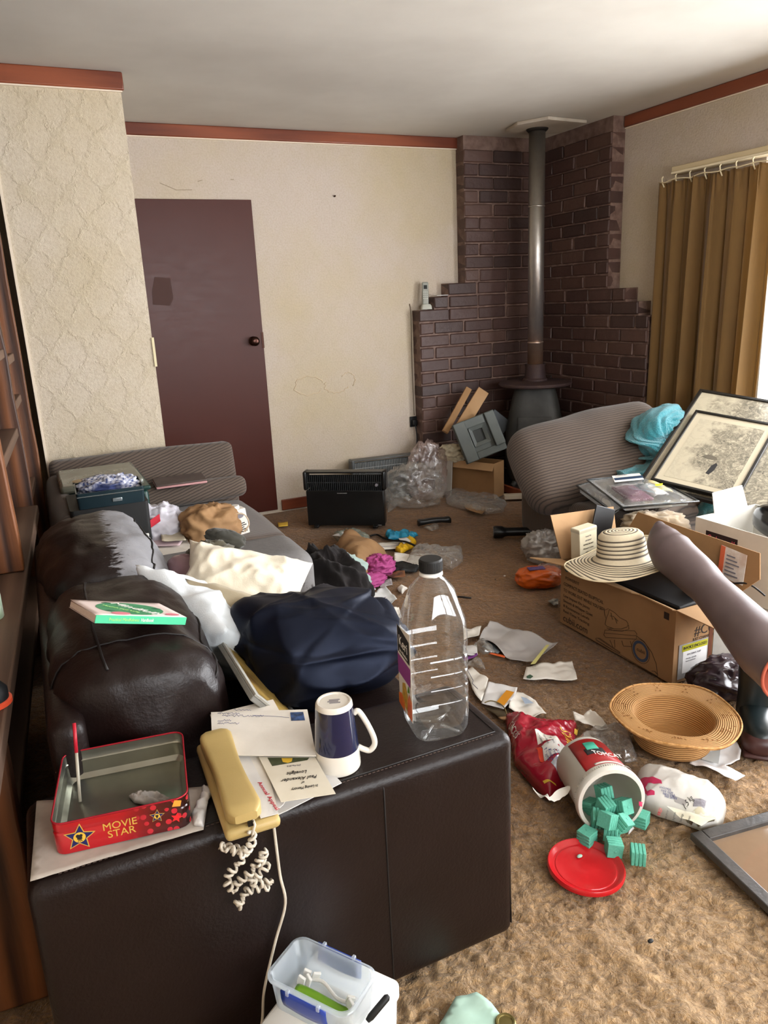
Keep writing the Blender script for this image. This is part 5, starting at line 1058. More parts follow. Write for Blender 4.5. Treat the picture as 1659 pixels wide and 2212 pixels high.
o = sheet_on([(832, 1250), (850, 1238), (874, 1236), (876, 1250), (850, 1254)], 0, M('dark_picture_leaflet', '#3a2622', '#8a5a3a', 20, .5, detail=2), 'dark picture leaflet on the carpet beside pink tissue', 'leaflet', 'leaflet', amp=.01, sub=3, curl=.01)
o = sheet_on([(815, 1262), (845, 1250), (848, 1264), (822, 1272)], 0, M('printed_text_leaflet', '#a9a3a0', '#837d7c', 60, .7), 'grey printed leaflet under the pink tissue edge', 'leaflet', 'leaflet', amp=.008, sub=3)
for k, (px, lb, mt) in enumerate((([(735, 1305), (770, 1280), (800, 1290), (790, 1320), (760, 1330)], 'crumpled off-white paper nearest the navy bag on the floor', m_paper), ([(800, 1295), (828, 1272), (858, 1300), (842, 1316), (820, 1310)], 'bright white folded leaflet with a text block, left of the bottle', m_paper2), ([(770, 1320), (800, 1300), (835, 1318), (825, 1335), (795, 1335)], 'white sheet with printed corner peeping above the navy bag', m_paper2), ([(770, 1275), (790, 1268), (812, 1278), (800, 1292)], 'small pale leaflet just under the brown bag string', m_paper2), ([(825, 1330), (862, 1318), (868, 1338), (835, 1345)], 'grey-white paper partly hidden by the bottle label', m_paper))):
    o = sheet_on(px, .004*k, mt, lb, amp=.02, fr=11, seed=k+3, sub=4, curl=.015)
    if k == 1:
        for r in range(5): keep(MB().tube([Z(822+r*2.2, 1294+r*3.0, .022), Z(834+r*2.2, 1290+r*3.0, .022)], .0022, 4).obj('print_line', m_greyi), o)
o = puff('tissue_scrap', [(858, 1272), (870, 1268), (880, 1272), (868, 1284)], 0, .02, m_paper, sub=3, edge=.02, wr=.4, ws=30); tag(o, 'small white tissue scrap on the carpet left of bottle neck', 'paper scrap')
o = MB().tube(smooth_pts([Z(985, 1289, .006), Z(1000, 1290, .01), Z(1018, 1292, .006)]), .005, 6).obj('twig', m_black, None, smooth=True); tag(o, 'short thin black twig on carpet right of the bottle neck', 'twig')
# ================================================================== RIGHT SIDE
def quad3(name, pts, mat, parent=None, th=.004, nsub=0):
    """flat panel through 3D corner points (counter-clockwise seen from its front)"""
    o = MB().add(pts, [tuple(range(len(pts)))]).obj(name, mat, None, solid=th, soff=0)
    if parent: keep(o, parent)
    return o
cx = thing('cardboard_box', 'big open printed cardboard box with line drawing of a foot on a pedal', 'box', (0, 0, 0))
bx0, bx1, by0, by1, bh = 1.902, 2.205, 1.783, 2.415, .287
for nm, a, b in (('left_side', (bx0, by0, .003), (bx0+.004, by1, bh)), ('right_side', (bx1-.004, by0, .003), (bx1, by1, bh)), ('near_end', (bx0+.004, by0, .003), (bx1-.004, by0+.004, bh)), ('far_end', (bx0+.004, by1-.004, .003), (bx1-.004, by1, bh)), ('bottom', (bx0+.004, by0+.004, .003), (bx1-.004, by1-.004, .007))): MB().bb(a, b).obj(nm, m_card, cx)
quad3('flap', [(bx0, by1, bh), (bx0, by0, bh), (bx0-.014, by0+.005, bh+.004), (bx0-.012, 1.95, bh+.006), (bx0-.035, 1.965, bh+.012), (bx0-.055, 2.12, bh+.014), (bx0-.05, 2.28, bh+.012), (1.796, 2.490, .292)], m_card_in, cx)
quad3('flap', [(bx1, by1, bh), (bx0, by1, bh), (bx0-.052, by1+.01, .485), (bx1-.02, by1+.015, .468)], m_card_in, cx)
quad3('flap', [(bx1, by0, bh), (bx1, by1, bh), (bx1+.022, 2.325, .462), (bx1+.022, 1.73, .452), (bx1+.015, 1.715, .36)], m_card, cx)
quad3('flap', [(bx0, by0, bh), (bx1, by0, bh), (bx1-.015, by0-.075, bh-.03), (bx0+.09, by0-.085, bh-.055)], m_card_in, cx)
# print on the long side: local frame reading from far (left) to near (right)
def on_side(o, y, z, off=.0006): o.parent = cx; o.matrix_basis = Matrix(((0, 0, -1, bx0-off), (-1, 0, 0, y), (0, 1, 0, z), (0, 0, 0, 1))); return o
m_kink = M('dark_brown_print', '#2a1d16', rough=.8); m_teal = M('teal_print', '#2f5a58', rough=.8)
def side_text(s, y_l, z, w, size, mat=None): o = text('lettering', s, mat or m_kink, None, (0, 0, 0), (0, 0, 0), size, 'LEFT'); on_side(o, y_l, z); FIT.append((o, w)); return o
side_text('cubii', 2.395, .262, .115, .062, m_teal); side_text('POWERFIT', 2.385, .214, .088, .018); side_text('COMPACT SEATED ELLIPTICAL', 2.395, .185, .245, .020); side_text('TO WORK OUT WHILE YOU SIT', 2.395, .157, .245, .020)
for k, s in enumerate(('Low Impact On Joints', 'Smooth & Whisper Quiet', '8 Resistance Levels', 'Real-Time Tracking')): side_text(s, 2.395, .132-.023*k, (.165, .185, .165, .165)[k], .0165)
side_text('cubii.com', 2.395, .030, .155, .042)
def side_line(pts, r=.0009, close=False, mat=None): 
    o = MB().tube([(p[0], p[1], 0) for p in pts], r, 4, closed=close).obj('line_drawing', mat or m_kink, None); on_side(o, 2.415, 0, .0005); return o
# drawing coordinates: s along the box from the far end, z up
side_line([(.27, .165), (.275, .14), (.285, .125), (.295, .15), (.30, .17)]); side_line([(.25, .155), (.275, .158), (.295, .172)])
side_line([(.285, .125), (.28, .10), (.29, .095), (.33, .10), (.37, .115), (.40, .135), (.405, .15), (.395, .158), (.36, .158), (.33, .168), (.30, .17)]); side_line([(.29, .088), (.33, .092), (.375, .107), (.41, .130), (.407, .146)])
side_line([(.31, .16), (.32, .135), (.335, .145), (.345, .128)]); side_line([(.305, .145), (.325, .15), (.35, .14)])
side_line([(.275, .052), (.28, .075), (.44, .135), (.452, .128), (.45, .105), (.285, .045)], .0009, True); side_line([(.28, .062), (.448, .118)]); side_line([(.30, .082), (.31, .095), (.33, .10)])
side_line([(.31, .044), (.33, .02), (.34, .025), (.335, .055)]); side_line([(.375, .068), (.385, .05), (.43, .066), (.42, .085)]); side_line([(.23, .02), (.25, .028), (.37, .016), (.36, .008), (.23, .014)], .0009, True); side_line([(.24, .024), (.37, .012)], .0007)
side_line([(.452, .118), (.49, .112), (.53, .085), (.555, .05), (.565, .006)]); side_line([(.23, .010), (.565, .004)], .0007); side_line([(.535, .012), (.55, .018), (.565, .012)])
def ringpts(cs, cz, r, n=40): return [(cs+r*math.cos(2*PI*k/n), cz+r*math.sin(2*PI*k/n)) for k in range(n)]
side_line(ringpts(.475, .066, .046), .0007, True)
def annulus(name, r0, r1, mat, off): 
    n = 40; vs = [(r*math.cos(2*PI*k/n), r*math.sin(2*PI*k/n), 0) for r in (r0, r1) for k in range(n)]; fs = [(k, n+k, n+(k+1) % n, (k+1) % n) for k in range(n)]
    o = MB().add(vs, fs).obj(name, mat, None, solid=.0004); on_side(o, 2.415-.475, .066, off); return o
annulus('blue_ring', .030, .041, M('slate_blue_print', '#38455c', rough=.7), .0006)
o = side_text('cubii', 2.415-.455, .068, .040, .020)
o = MB().bb((-.012, -.013, 0), (.012, .013, .0004)).obj('certification_mark', m_kink, None); on_side(o, 1.825, .252)
# print and labels on the near end
def on_end(o, x, z, off=.0008): o.parent = cx; o.matrix_basis = Matrix(((1, 0, 0, x), (0, 0, -1, by0-off), (0, 1, 0, z), (0, 0, 0, 1))); return o
def end_text(s, x, z, w, size, mat=None, off=.0008): o = text('lettering', s, mat or m_kink, None, (0, 0, 0), (0, 0, 0), size, 'LEFT'); on_end(o, x, z, off); FIT.append((o, w)); return o
def end_patch(name, x0, x1, z0, z1, mat, off): o = MB().bb((x0, z0, 0), (x1, z1, .0006)).obj(name, mat, None); return on_end(o, 0, 0, off)
end_text('#CUBII', 1.995, .185, .15, .052); end_text('JUST CHANGED', 1.99, .155, .10, .016)
end_patch('document_pouch', 1.925, 2.065, .015, .150, M('grey_clear_pouch', '#8f8d8c', '#a09e9c', 9, .25), .0012); end_patch('invoice_sheet', 1.945, 2.060, .035, .120, m_paper2, .0018); end_patch('yellow_band', 1.940, 2.062, .120, .145, M('yellow_green_tape', '#a8a41e', rough=.5), .0020)
end_text('INVOICE ENCLOSED', 1.945, .1325, .112, .016, m_ink, .0032); end_text('PACKING SLIP', 1.965, .105, .065, .010, m_greyi, .0030); end_text('Order details', 1.96, .09, .05, .007, m_greyi, .0030); end_text('Items packed', 1.96, .08, .045, .006, m_greyi, .0030)
end_patch('brown_tape', 2.068, 2.085, .0, .20, M('brown_packing_tape', '#5a3427', rough=.3), .0010); end_patch('grey_parcel_label', 2.09, 2.195, .05, .265, M('dull_grey_label', '#8f8b84', '#7c7872', 12, .5), .0012); end_patch('label_print', 2.12, 2.15, .14, .20, M('dark_grey_print', '#5d5957', rough=.6), .0020)
for k in range(9): end_patch('barcode_bar', 2.165+.002*(k % 2), 2.19, .09+k*.014, .097+k*.014, m_ink, .0020)
# label on the standing flap
n_ = Vector((-1, 0, .1)); o = quad3('orange_white_label', [(bx1+.006, 1.885, .325), (bx1+.005, 1.775, .318), (bx1+.014, 1.775, .432), (bx1+.0145, 1.885, .440)], M('orange_edged_label', '#c9b3a2', '#ded6cc', 30, .6), cx, .002)
quad3('orange_band', [(bx1+.0045, 1.888, .325), (bx1+.0045, 1.868, .324), (bx1+.013, 1.868, .438), (bx1+.0135, 1.888, .440)], M('orange_band_print', '#d0623c', rough=.6), cx, .0012)
for k in range(6): quad3('print_line', [(bx1+.0035+.0012*k, 1.858, .338+.014*k), (bx1+.0035+.0012*k, 1.80+.01*(k % 3), .337+.014*k), (bx1+.0038+.0012*k, 1.80+.01*(k % 3), .342+.014*k), (bx1+.0038+.0012*k, 1.858, .343+.014*k)], m_greyi, cx, .001)
# contents -------------------------------------------------------------
lt = thing('skincare_carton', 'small cream carton standing in the far end of the printed box', 'carton', (1.965, 2.345, .27), (0, -.05, .1)); rbox('carton_body', (0, 0, .085), (.098, .05, .17), M('cream_carton', '#d5cdb4', '#cbc2a8', 5, .55), lt, .003, 2); rbox('top_band', (0, 0, .158), (.0985, .0505, .012), M('grey_cream_band', '#b5ae99', rough=.5), lt, .001, 1)
for k, (s, w) in enumerate((('Facial Oil', .03), ('with Vitamin E', .035), ('NATURAL BALANCE', .055), ('Moisture Lotion', .055), ('200 ml', .03))): o = text('lettering', s, m_greyi if k < 2 else m_ink, lt, (0, -.0256, .135-.017*k), (PI/2, 0, 0), .009); FIT.append((o, w))
o = rbox('tablet', (2.085, 2.385, .395), (.12, .008, .19), m_black, None, .003, 2, (-.12, .35, .1)); tag(o, 'black tablet leaning against the far flap of the printed box', 'tablet')
bk2 = thing('black_case', 'black case with silver edge lying in the printed box under the hat', 'case', (2.035, 1.955, .262), (.0, -.04, .02)); rbox('shell', (0, 0, 0), (.235, .33, .075), M('satin_black', '#0c0d10', '#14161a', 6, .5), bk2, .006, 2); rbox('silver_edge', (.118, 0, .030), (.010, .30, .016), M('silver_edge', '#8f97a8', rough=.3, metal=.5), bk2, .002, 1)
o = blob('black_plastic_wrap', (.08, .05, .04), M('glossy_black_film', '#101114', '#1b1c20', 8, .15), None, .3, 2.5, 6, 50, 30, 2.2); o.location = (2.10, 1.845, .295); tag(o, 'glossy black plastic wrap in the printed box beside the boot', 'wrap')
o = MB().tube(smooth_pts([(2.19, 2.02, .36), (2.195, 1.96, .375), (2.19, 1.90, .33), (2.195, 1.84, .31), (2.215, 1.76, .33), (2.235, 1.70, .30)]), .0035, 8).obj('power_cable', m_black, None, smooth=True); tag(o, 'thin black cord trailing over the standing flap of the printed box', 'cord')
# striped sun hat
def straw(name, c1, c2, pitch, sharp_=.3, axis_z=0.0, weave=True):
    t = NT(name); v = t.co(); sp = t.n('ShaderNodeSeparateXYZ', i_0=v); r = t.math('SQRT', t.math('ADD', t.math('POWER', sp.outputs[0], 2.0), t.math('POWER', sp.outputs[1], 2.0)))
    s_ = t.math('ADD', r, t.math('MULTIPLY', sp.outputs[2], axis_z)); s_ = t.math('ADD', s_, t.math('MULTIPLY', t.noise(v, 5, 2), .0025)); w = t.math('MULTIPLY_ADD', t.math('SINE', t.math('MULTIPLY', s_, 2*PI/pitch)), .5, .5)
    n = t.noise(v, 120, 3, .7); c = t.mix(t.ramp(w, [(sharp_, srgb(c1)), (sharp_+.25, srgb(c2))]), (0, 0, 0, 1), (0, 0, 0, 1)); c = t.mix(t.math('MULTIPLY', n, .25), t.ramp(w, [(sharp_, srgb(c1)), (sharp_+.25, srgb(c2))]), srgb('#8a6a44'))
    t.p(Base_Color=c, Roughness=.75); t.bump(t.math('ADD', w, t.math('MULTIPLY', n, .6)), .5, .004); return t.m
sh = thing('sun_hat', 'cream and black striped floppy sun hat on top of the printed box', 'hat', (1.935, 2.090, .378), (-.13, -.03, .1))
def hatgrid(mb, prof, n, warp):
    vs = []; fs = []
    for r, z in prof:
        for k in range(n): a = 2*PI*k/n; vs.append(warp(r, a, z))
    for i in range(len(prof)-1):
        for k in range(n): fs.append((i*n+k, i*n+(k+1) % n, (i+1)*n+(k+1) % n, (i+1)*n+k))
    c = len(vs); z0 = prof[-1][1]; vs.append(warp(0, 0, z0)); L = (len(prof)-1)*n
    fs += [(L+k, L+(k+1) % n, c) for k in range(n)]; return mb.add(vs, fs)
m_str = straw('cream_black_striped_straw', '#4f4a42', '#e2d5b8',   .0125, .16, 1.0)
def warp1(r, a, z):
    k = max(0, (r-.095)/.10); zz = z + k*(.026*max(0, math.cos(a-.15))*k - .010*max(0, math.cos(a-4.4)) + .006*math.sin(3*a)*k); return Vector((r*math.cos(a)*(1+.12*k), r*math.sin(a)*(1-.06*k), zz))
prof = [(.205, -.004), (.19, .0), (.17, .002), (.15, .003), (.13, .004), (.115, .006), (.10, .012), (.094, .03), (.088, .07), (.082, .096), (.070, .108), (.05, .112), (.025, .113)]
mb = MB(); hatgrid(mb, prof, 72, warp1); mb.obj('hat_shell', m_str, sh, smooth=True, solid=.003, soff=-1)
MB().tube([warp1(.207, 2*PI*k/72, -.004) for k in range(72)], .003, 6, closed=True).obj('brim_edge', M('cream_straw_edge', '#d9c9a6', rough=.8), sh, smooth=True)
# straw hat upside down on the carpet
st2 = thing('straw_hat', 'golden woven straw hat lying upside down on the carpet', 'hat', (1.622, 1.508, .012), (.02, .03, 0))
m_straw = straw('golden_woven_straw', '#8a5c2a', '#c9975a', .0062, .25, .8)
def warp2(r, a, z): k = max(0, (r-.095)/.095); return Vector((r*math.cos(a), r*math.sin(a)*.97, z + .006*math.sin(2*a+1)*k + .004*math.sin(5*a)*k))
prof = [(.192, .096), (.188, .100), (.17, .099), (.15, .098), (.135, .0975), (.126, .0965), (.121, .093), (.1195, .086), (.117, .045), (.114, .012), (.106, .002), (.085, -.002), (.04, -.003), (.02, -.003)]
mb = MB(); hatgrid(mb, prof, 80, warp2); mb.obj('hat_shell', m_straw, st2, smooth=True, solid=.003, soff=0)
MB().tube([warp2(.191, 2*PI*k/80, .1015) for k in range(80)], .0035, 6, closed=True).obj('brim_edge', M('woven_brim_edge', '#a8783f', '#c99a62', 90, .8), st2, smooth=True)
mb = MB()
for k in range(11):
    a = 2*PI*k/11
    for i in range(5):
        for j in (0, 1): b = a+(i-2)*.05*(1 if j else -1); r = .135+.010*i; p = warp2(r, b, .0955+.0011*i*4); mb.box((p.x, p.y, p.z+.0012), (.006, .0022, .0015), rz=b+.6*(1 if j else -1))
tag(mb.obj('zigzag_weave', M('dark_straw', '#8a5d2e', rough=.85), st2), kind='stuff')
# tall mauve boot lying across the box
m_mauve = M('mauve_brown_soft_leather', '#5d4f4f', '#6a5b5a', 5, .38, bump=.12, bs=220, bd=.001); m_coral = M('coral_lining', '#c4694f', '#b75a44', 8, .6)
bt = thing('tall_boot', 'tall mauve-brown leather boot with coral lining lying across the printed box', 'boot', (0, 0, 0))
P = [Z(1424, 1132, .515), Z(1426, 1145, .505), Z(1434, 1170, .485), Z(1452, 1195, .46), Z(1488, 1228, .435), Z(1530, 1270, .41), Z(1575, 1318, .385), Z(1615, 1362, .365), Z(1660, 1408, .352), Z(1712, 1455, .34)]
pts = smooth_pts(P, 6); rad = [.012, .028, .060, .076, .070, .064, .068, .078, .086, .088]
rs = []
for i in range(len(rad)-1): rs += [rad[i]+(rad[i+1]-rad[i])*j/6 for j in range(6)]
rs.append(rad[-1])
mb = MB(); mb.tube(pts, rs, 40, cap=False); shf = mb.obj('shaft', m_mauve, bt, smooth=True, solid=.004, soff=-1)
me = shf.data
for v in me.vertices: v.co += Vector((0, 0, 1))*nz(v.co, 9, 3)*.006
d = (pts[-1]-pts[-2]).normalized(); u = d.orthogonal().normalized(); w = d.cross(u)
MB().tube([pts[-1]+(u*math.cos(2*PI*k/40)+w*math.sin(2*PI*k/40))*.087 for k in range(40)], .0045, 8, closed=True).obj('coral_rim', m_coral, bt, smooth=True)
mb = MB(); mb.tube([pts[-1]-d*.004, pts[-1]-d*.20], [.083, .070], 32, cap=False); mb.obj('lining', m_coral, bt, smooth=True)
Z0, Z1, Z2 = Z(1618, 1385, .34), Z(1628, 1432, .29), Z(1659, 1450, .27); quad3('zip_flap', [Z(1612, 1370, .36)+Vector((-.01, -.05, 0)), Z(1640, 1392, .34)+Vector((-.01, -.06, 0)), Z(1640, 1440, .30)+Vector((-.01, -.05, 0)), Z(1616, 1425, .30)+Vector((-.01, -.05, 0))], m_coral, bt, .004)
# rubber boot
rb = thing('rubber_boot', 'dark green rubber boot with brown toe standing beside the straw hat', 'boot', (1.935, 1.470, .0), (0, 0, -2.35))
m_rub = M('dark_green_rubber', '#11191a', '#1a2426', 6, .32); m_rubt = M('brown_rubber_toe', '#3a2322', '#4a2c29', 7, .4)
mb = MB(); rings = []
for k in range(17):
    q = k/16; z = .012+.345*q; r = .056+.018*q**1.5-.010*math.sin(q*PI)*(.6); rings.append(([(x+.006*math.sin(q*6)-.0, y) for x, y in sq_ring(r*1.08, r, 32, 2.2)], z))
ringwall(mb, rings, cap0=True); mb.obj('shaft', m_rub, rb, smooth=True, solid=.005, soff=-1)
vs = []; 
ft = blob('foot', (.125, .052, .055), m_rub, rb, .0, 1, 1, 40, 24, 2.6, True); ft.location = (.075, 0, .004); tc = blob('toe_cap', (.062, .050, .040), m_rubt, rb, .0, 1, 1, 40, 24, 2.5, True); tc.location = (.150, 0, .005)
rbox('sole', (.075, 0, .008), (.27, .098, .016), m_rubt, rb, .008, 2)
o = blob('dark_plastic_bag', (.13, .09, .07), M('dark_purple_film', '#2c2126', '#3a2d33', 9, .2), None, .22, 1.5, 4, 70, 44, 2.3, octv=2); o.location = (2.02, 1.655, .0); o.rotation_euler = (0, 0, -.3); tag(o, 'dark purple plastic bag slumped against the near end of printed box', 'plastic bag')
# white shoe box to the right
wx = thing('shoe_box', 'open white cardboard box at right picture edge beyond the printed box', 'box', (2.50, 1.72, 0)); m_wcard = M('white_cardboard', '#c9c6be', '#bdb9b0', 5, .6)
for nm, a, b in (('left_side', (0, 0, .12), (.005, .55, .41)), ('far_side', (.005, .545, .12), (.36, .55, .41)), ('right_side', (.355, 0, .12), (.36, .545, .41)), ('near_side', (.005, 0, .12), (.355, .005, .41)), ('bottom', (.005, .005, .12), (.355, .545, .125))): MB().bb(a, b).obj(nm, m_wcard, wx)
quad3('flap', [Vector((2.60, 2.262, .41)), Vector((2.80, 2.262, .41)), Vector((2.80, 2.30, .50)), Vector((2.61, 2.29, .495))], M('bright_white_card', '#dcdcd8', rough=.5), wx, .004)
MB().bb((-.0012, .33, .300), (0, .49, .365)).obj('black_logo_panel', M('black_red_panel', '#20121a', rough=.5), wx)
o = text('lettering', 'Saltwell', M('pale_red_print', '#b8475a', rough=.5), wx, (-.0016, .41, .335), (PI/2, 0, -PI/2), .042); FIT.append((o, .135))
un = thing('printed_carton', 'white and orange printed carton under the white box at the right edge', 'carton', (2.46, 1.60, 0)); rbox('carton_body', (.20, .33, .058), (.40, .66, .114), m_wcard, un, .003, 1); MB().bb((-.0012, .05, .012), (0, .62, .036)).obj('orange_band', M('orange_yellow_print', '#c98a35', rough=.6), un)
for k, s in enumerate(('PLEASE HANDLE', 'WITH CARE')): o = text('lettering', s, m_ink, un, (-.0014, .34, .088-.028*k), (PI/2, 0, -PI/2), .026); FIT.append((o, .30))
gg = thing('black_shoe', 'shiny black shoe lying in the white box at the right edge', 'shoe', (2.66, 2.00, .36), (.2, 0, 1.2)); blob('upper', (.16, .065, .07), M('glossy_black_leather', '#141518', rough=.18), gg, .03, 2, 3, 48, 30, 2.4); o = blob('heel_counter', (.05, .06, .085), M('dark_slate_leather', '#25282f', rough=.25), gg, .03, 2, 5, 36, 24, 2.3); o.location = (-.11, 0, .02)
MB().tube(smooth_pts([(.05, -.05, .12), (.0, -.06, .14), (-.06, -.055, .14), (-.10, -.03, .15)]), .010, 8).obj('tan_lining', M('tan_lining', '#a58a6c', rough=.6), gg, smooth=True)
o = blob('beige_cloth', (.14, .10, .06), fabric('beige_linen', '#a8987f', '#8e7d68', 7), None, .25, 2.1, 9, 60, 40, 2.3); o.location = (2.42, 2.42, .30); o.rotation_euler = (0, 0, -.6); tag(o, 'beige crumpled cloth between the standing flap and the clear trays', 'cloth')
su = blob('dark_bundle', (.15, .11, .17), fabric('dark_brown_cotton', '#2b2523', '#35302c', 6), None, .15, 2, 9, 48, 32, 2.5); su.location = (2.40, 2.44, 0); tag(su, 'dark brown bundle on the floor under the beige cloth', 'bundle')
# clear clamshell trays on the chair base
def clamshell(name, px, z, lb, fill):
    P = [Z(a, b, z) for a, b in px]; c = sum(P, Vector())/4; t_ = thing(name, lb, 'tray', tuple(c)); m_t = clear('clear_tray_%d' % len(bpy.data.materials), .14, .20, .06, (.8, .82, .82), 16, .5)
    Q = [p-c for p in P]
    inner = [q*.86 for q in Q]
    mb = MB(); vs = [Vector((q.x, q.y, .03)) for q in Q]+[Vector((q.x, q.y, .03)) for q in inner]+[Vector((q.x*.97, q.y*.97, .004)) for q in inner]; fs = [(0+i, (i+1) % 4, 4+(i+1) % 4, 4+i) for i in range(4)]+[(4+i, 4+(i+1) % 4, 8+(i+1) % 4, 8+i) for i in range(4)]+[(8, 9, 10, 11)]; mb.add(vs, fs); mb.obj('tray_shell', m_t, t_, solid=.0015)
    MB().tube([Vector((q.x, q.y, .032)) for q in Q], .005, 6, closed=True).obj('rolled_edge', M('smoky_clear_edge_%d' % len(bpy.data.materials), '#3f4040', rough=.15, trans=.3), t_, smooth=True)
    mb = MB(); mb.grid(lambda u, w: tuple(((inner[0]*(1-u)+inner[1]*u)*(1-w)+(inner[3]*(1-u)+inner[2]*u)*w) + Vector((0, 0, .058+.008*nz((u*3, w*3, 0), 2, 4)-.03*max(abs(2*u-1), abs(2*w-1))**6))), 14, 14); mb.obj('clear_lid', m_t, t_, smooth=True)
    return t_, inner
lt_, _ = clamshell('plastic_tray', [(1245, 1062), (1280, 1052), (1345, 1110), (1325, 1122)], .375, 'lower smoky clear plastic tray sticking out at left of the pair', 0)
ut, inn = clamshell('plastic_tray', [(1268, 1050), (1395, 1036), (1508, 1098), (1345, 1112)], .405, 'upper clear plastic tray holding purple fabric and a white card', 0)
def bil(u, w): return (inn[0]*(1-u)+inn[1]*u)*(1-w)+(inn[3]*(1-u)+inn[2]*u)*w
t = NT('purple_dotted_fabric'); v = t.co(); vo = t.n('ShaderNodeTexVoronoi', i_Vector=v, i_Scale=95, i_Randomness=.1).outputs[0]; t.p(Base_Color=t.mix(t.math('LESS_THAN', vo, .28), srgb('#6a2a48'), srgb('#c9a3b5')), Roughness=.8)
MB().grid(lambda u, w: tuple(bil(.12+u*.36, .38+w*.55)+Vector((0, 0, .032+.014*math.sin(u*PI)*math.sin(w*PI)))), 10, 10).obj('purple_fabric', t.m, ut, smooth=True, solid=.012, soff=-1)
cdp = MB().grid(lambda u, w: tuple(bil(.26+u*.52-.10*w, .14+w*.26)+Vector((0, 0, .067))), 2, 2).obj('white_card', m_paper, ut, solid=.0012); MB().grid(lambda u, w: tuple(bil(.23+u*.52-.03*w, .25+w*.09)+Vector((0, 0, .0685))), 2, 2).obj('navy_stripe', M('navy_card_stripe', '#22364f', rough=.5), ut, solid=.0008)
MB().grid(lambda u, w: tuple(bil(.55+u*.22, .5+w*.35)+Vector((0, 0, .038+.012*math.sin(u*PI)))), 6, 6).obj('white_cloth', m_paper2, ut, smooth=True, solid=.01, soff=-1); MB().grid(lambda u, w: tuple(bil(.72+u*.2, .35+w*.4)+Vector((0, 0, .036+.010*math.sin(u*PI)))), 6, 6).obj('yellow_cloth', M('pale_yellow_cloth', '#b9a46a', '#d1c394', 9, .8), ut, smooth=True, solid=.01, soff=-1)
o = text('lettering', 'COTTON', m_greyi, None, (0, 0, 0), (0, 0, 0), .02); p0, p1 = bil(.30, .19), bil(.52, .17); o.parent = ut; o.location = (p0+p1)/2+Vector((0, 0, .069)); o.rotation_euler = (0, 0, math.atan2((p1-p0).y, (p1-p0).x)); FIT.append((o, (p1-p0).length))
slab('yellow_tab', [(1415, 1046), (1432, 1044), (1430, 1049), (1416, 1050)], .475, .0008, M('bright_yellow_tab', '#d8cf2a', rough=.5), ut)
# turquoise blanket
t = NT('turquoise_terry'); v = t.co(); n = t.noise(v, 130, 4, .7); n2 = t.noise(v, 9, 3); t.p(Base_Color=t.mix(n, srgb('#1a6f7d'), srgb('#3fa3ad')), Roughness=.95, Sheen_Weight=.5, Sheen_Roughness=.4); t.bump(t.math('ADD', n, t.math('MULTIPLY', n2, .6)), 1.0, .012); m_terry = t.m
def drape(name, pts, rx, n, parent, seed):
    P = smooth_pts(pts, 14); mb = MB(); vs = []; L = len(P); m_ = 72
    for i, p in enumerate(P):
        d_ = (P[min(i+1, L-1)]-P[max(i-1, 0)]).normalized(); u_ = Vector((0, 0, 1)).cross(d_); u_ = u_.normalized() if u_.length > .05 else Vector((1, -.4, 0)).normalized(); w_ = d_.cross(u_)
        q = i/(L-1); R_ = rx(q)
        for k in range(m_):
            a = 2*PI*k/m_; e = 1+.22*math.sin(3*a+q*5+seed)*.6+.25*nz((math.cos(a)*1.3, math.sin(a)*1.3, q*4), 1.6, seed)+.16*nz((math.cos(a)*3, math.sin(a)*3, q*11), 1.2, seed+3)+.07*nz((math.cos(a)*9, math.sin(a)*9, q*40), 1.5, seed+5)
            vs.append(p+(u_*math.cos(a)*R_[0]+w_*math.sin(a)*R_[1])*e)
    fs = [(i*m_+k, i*m_+(k+1) % m_, (i+1)*m_+(k+1) % m_, (i+1)*m_+k) for i in range(L-1) for k in range(m_)]+[tuple(range(m_-1, -1, -1)), tuple(range((L-1)*m_, L*m_))]
    return mb.add(vs, fs).obj(name, m_terry, parent, smooth=True)
tb = thing('blanket', 'turquoise fluffy blanket draped over the right armchair behind the pictures', 'blanket', (0, 0, 0))
drape('upper_fold', [Yp(1462, 893, 3.02), Yp(1440, 898, 3.01), Yp(1412, 915, 3.0), Yp(1404, 950, 2.98), Yp(1418, 985, 2.96), Yp(1412, 1015, 2.93), Yp(1385, 1030, 2.92), Yp(1345, 1037, 2.94)], lambda q: ((.045+.075*math.sin(min(1, q*3)*PI/2)*(1-q*.55)), .045+.02*math.sin(q*PI)), 36, tb, 2)
drape('lower_fold', [Yp(1430, 1040, 2.78), Yp(1470, 1048, 2.72), Yp(1505, 1062, 2.64), Yp(1535, 1085, 2.56), Yp(1540, 1105, 2.50)], lambda q: (.05+.03*q, .055), 36, tb, 6)
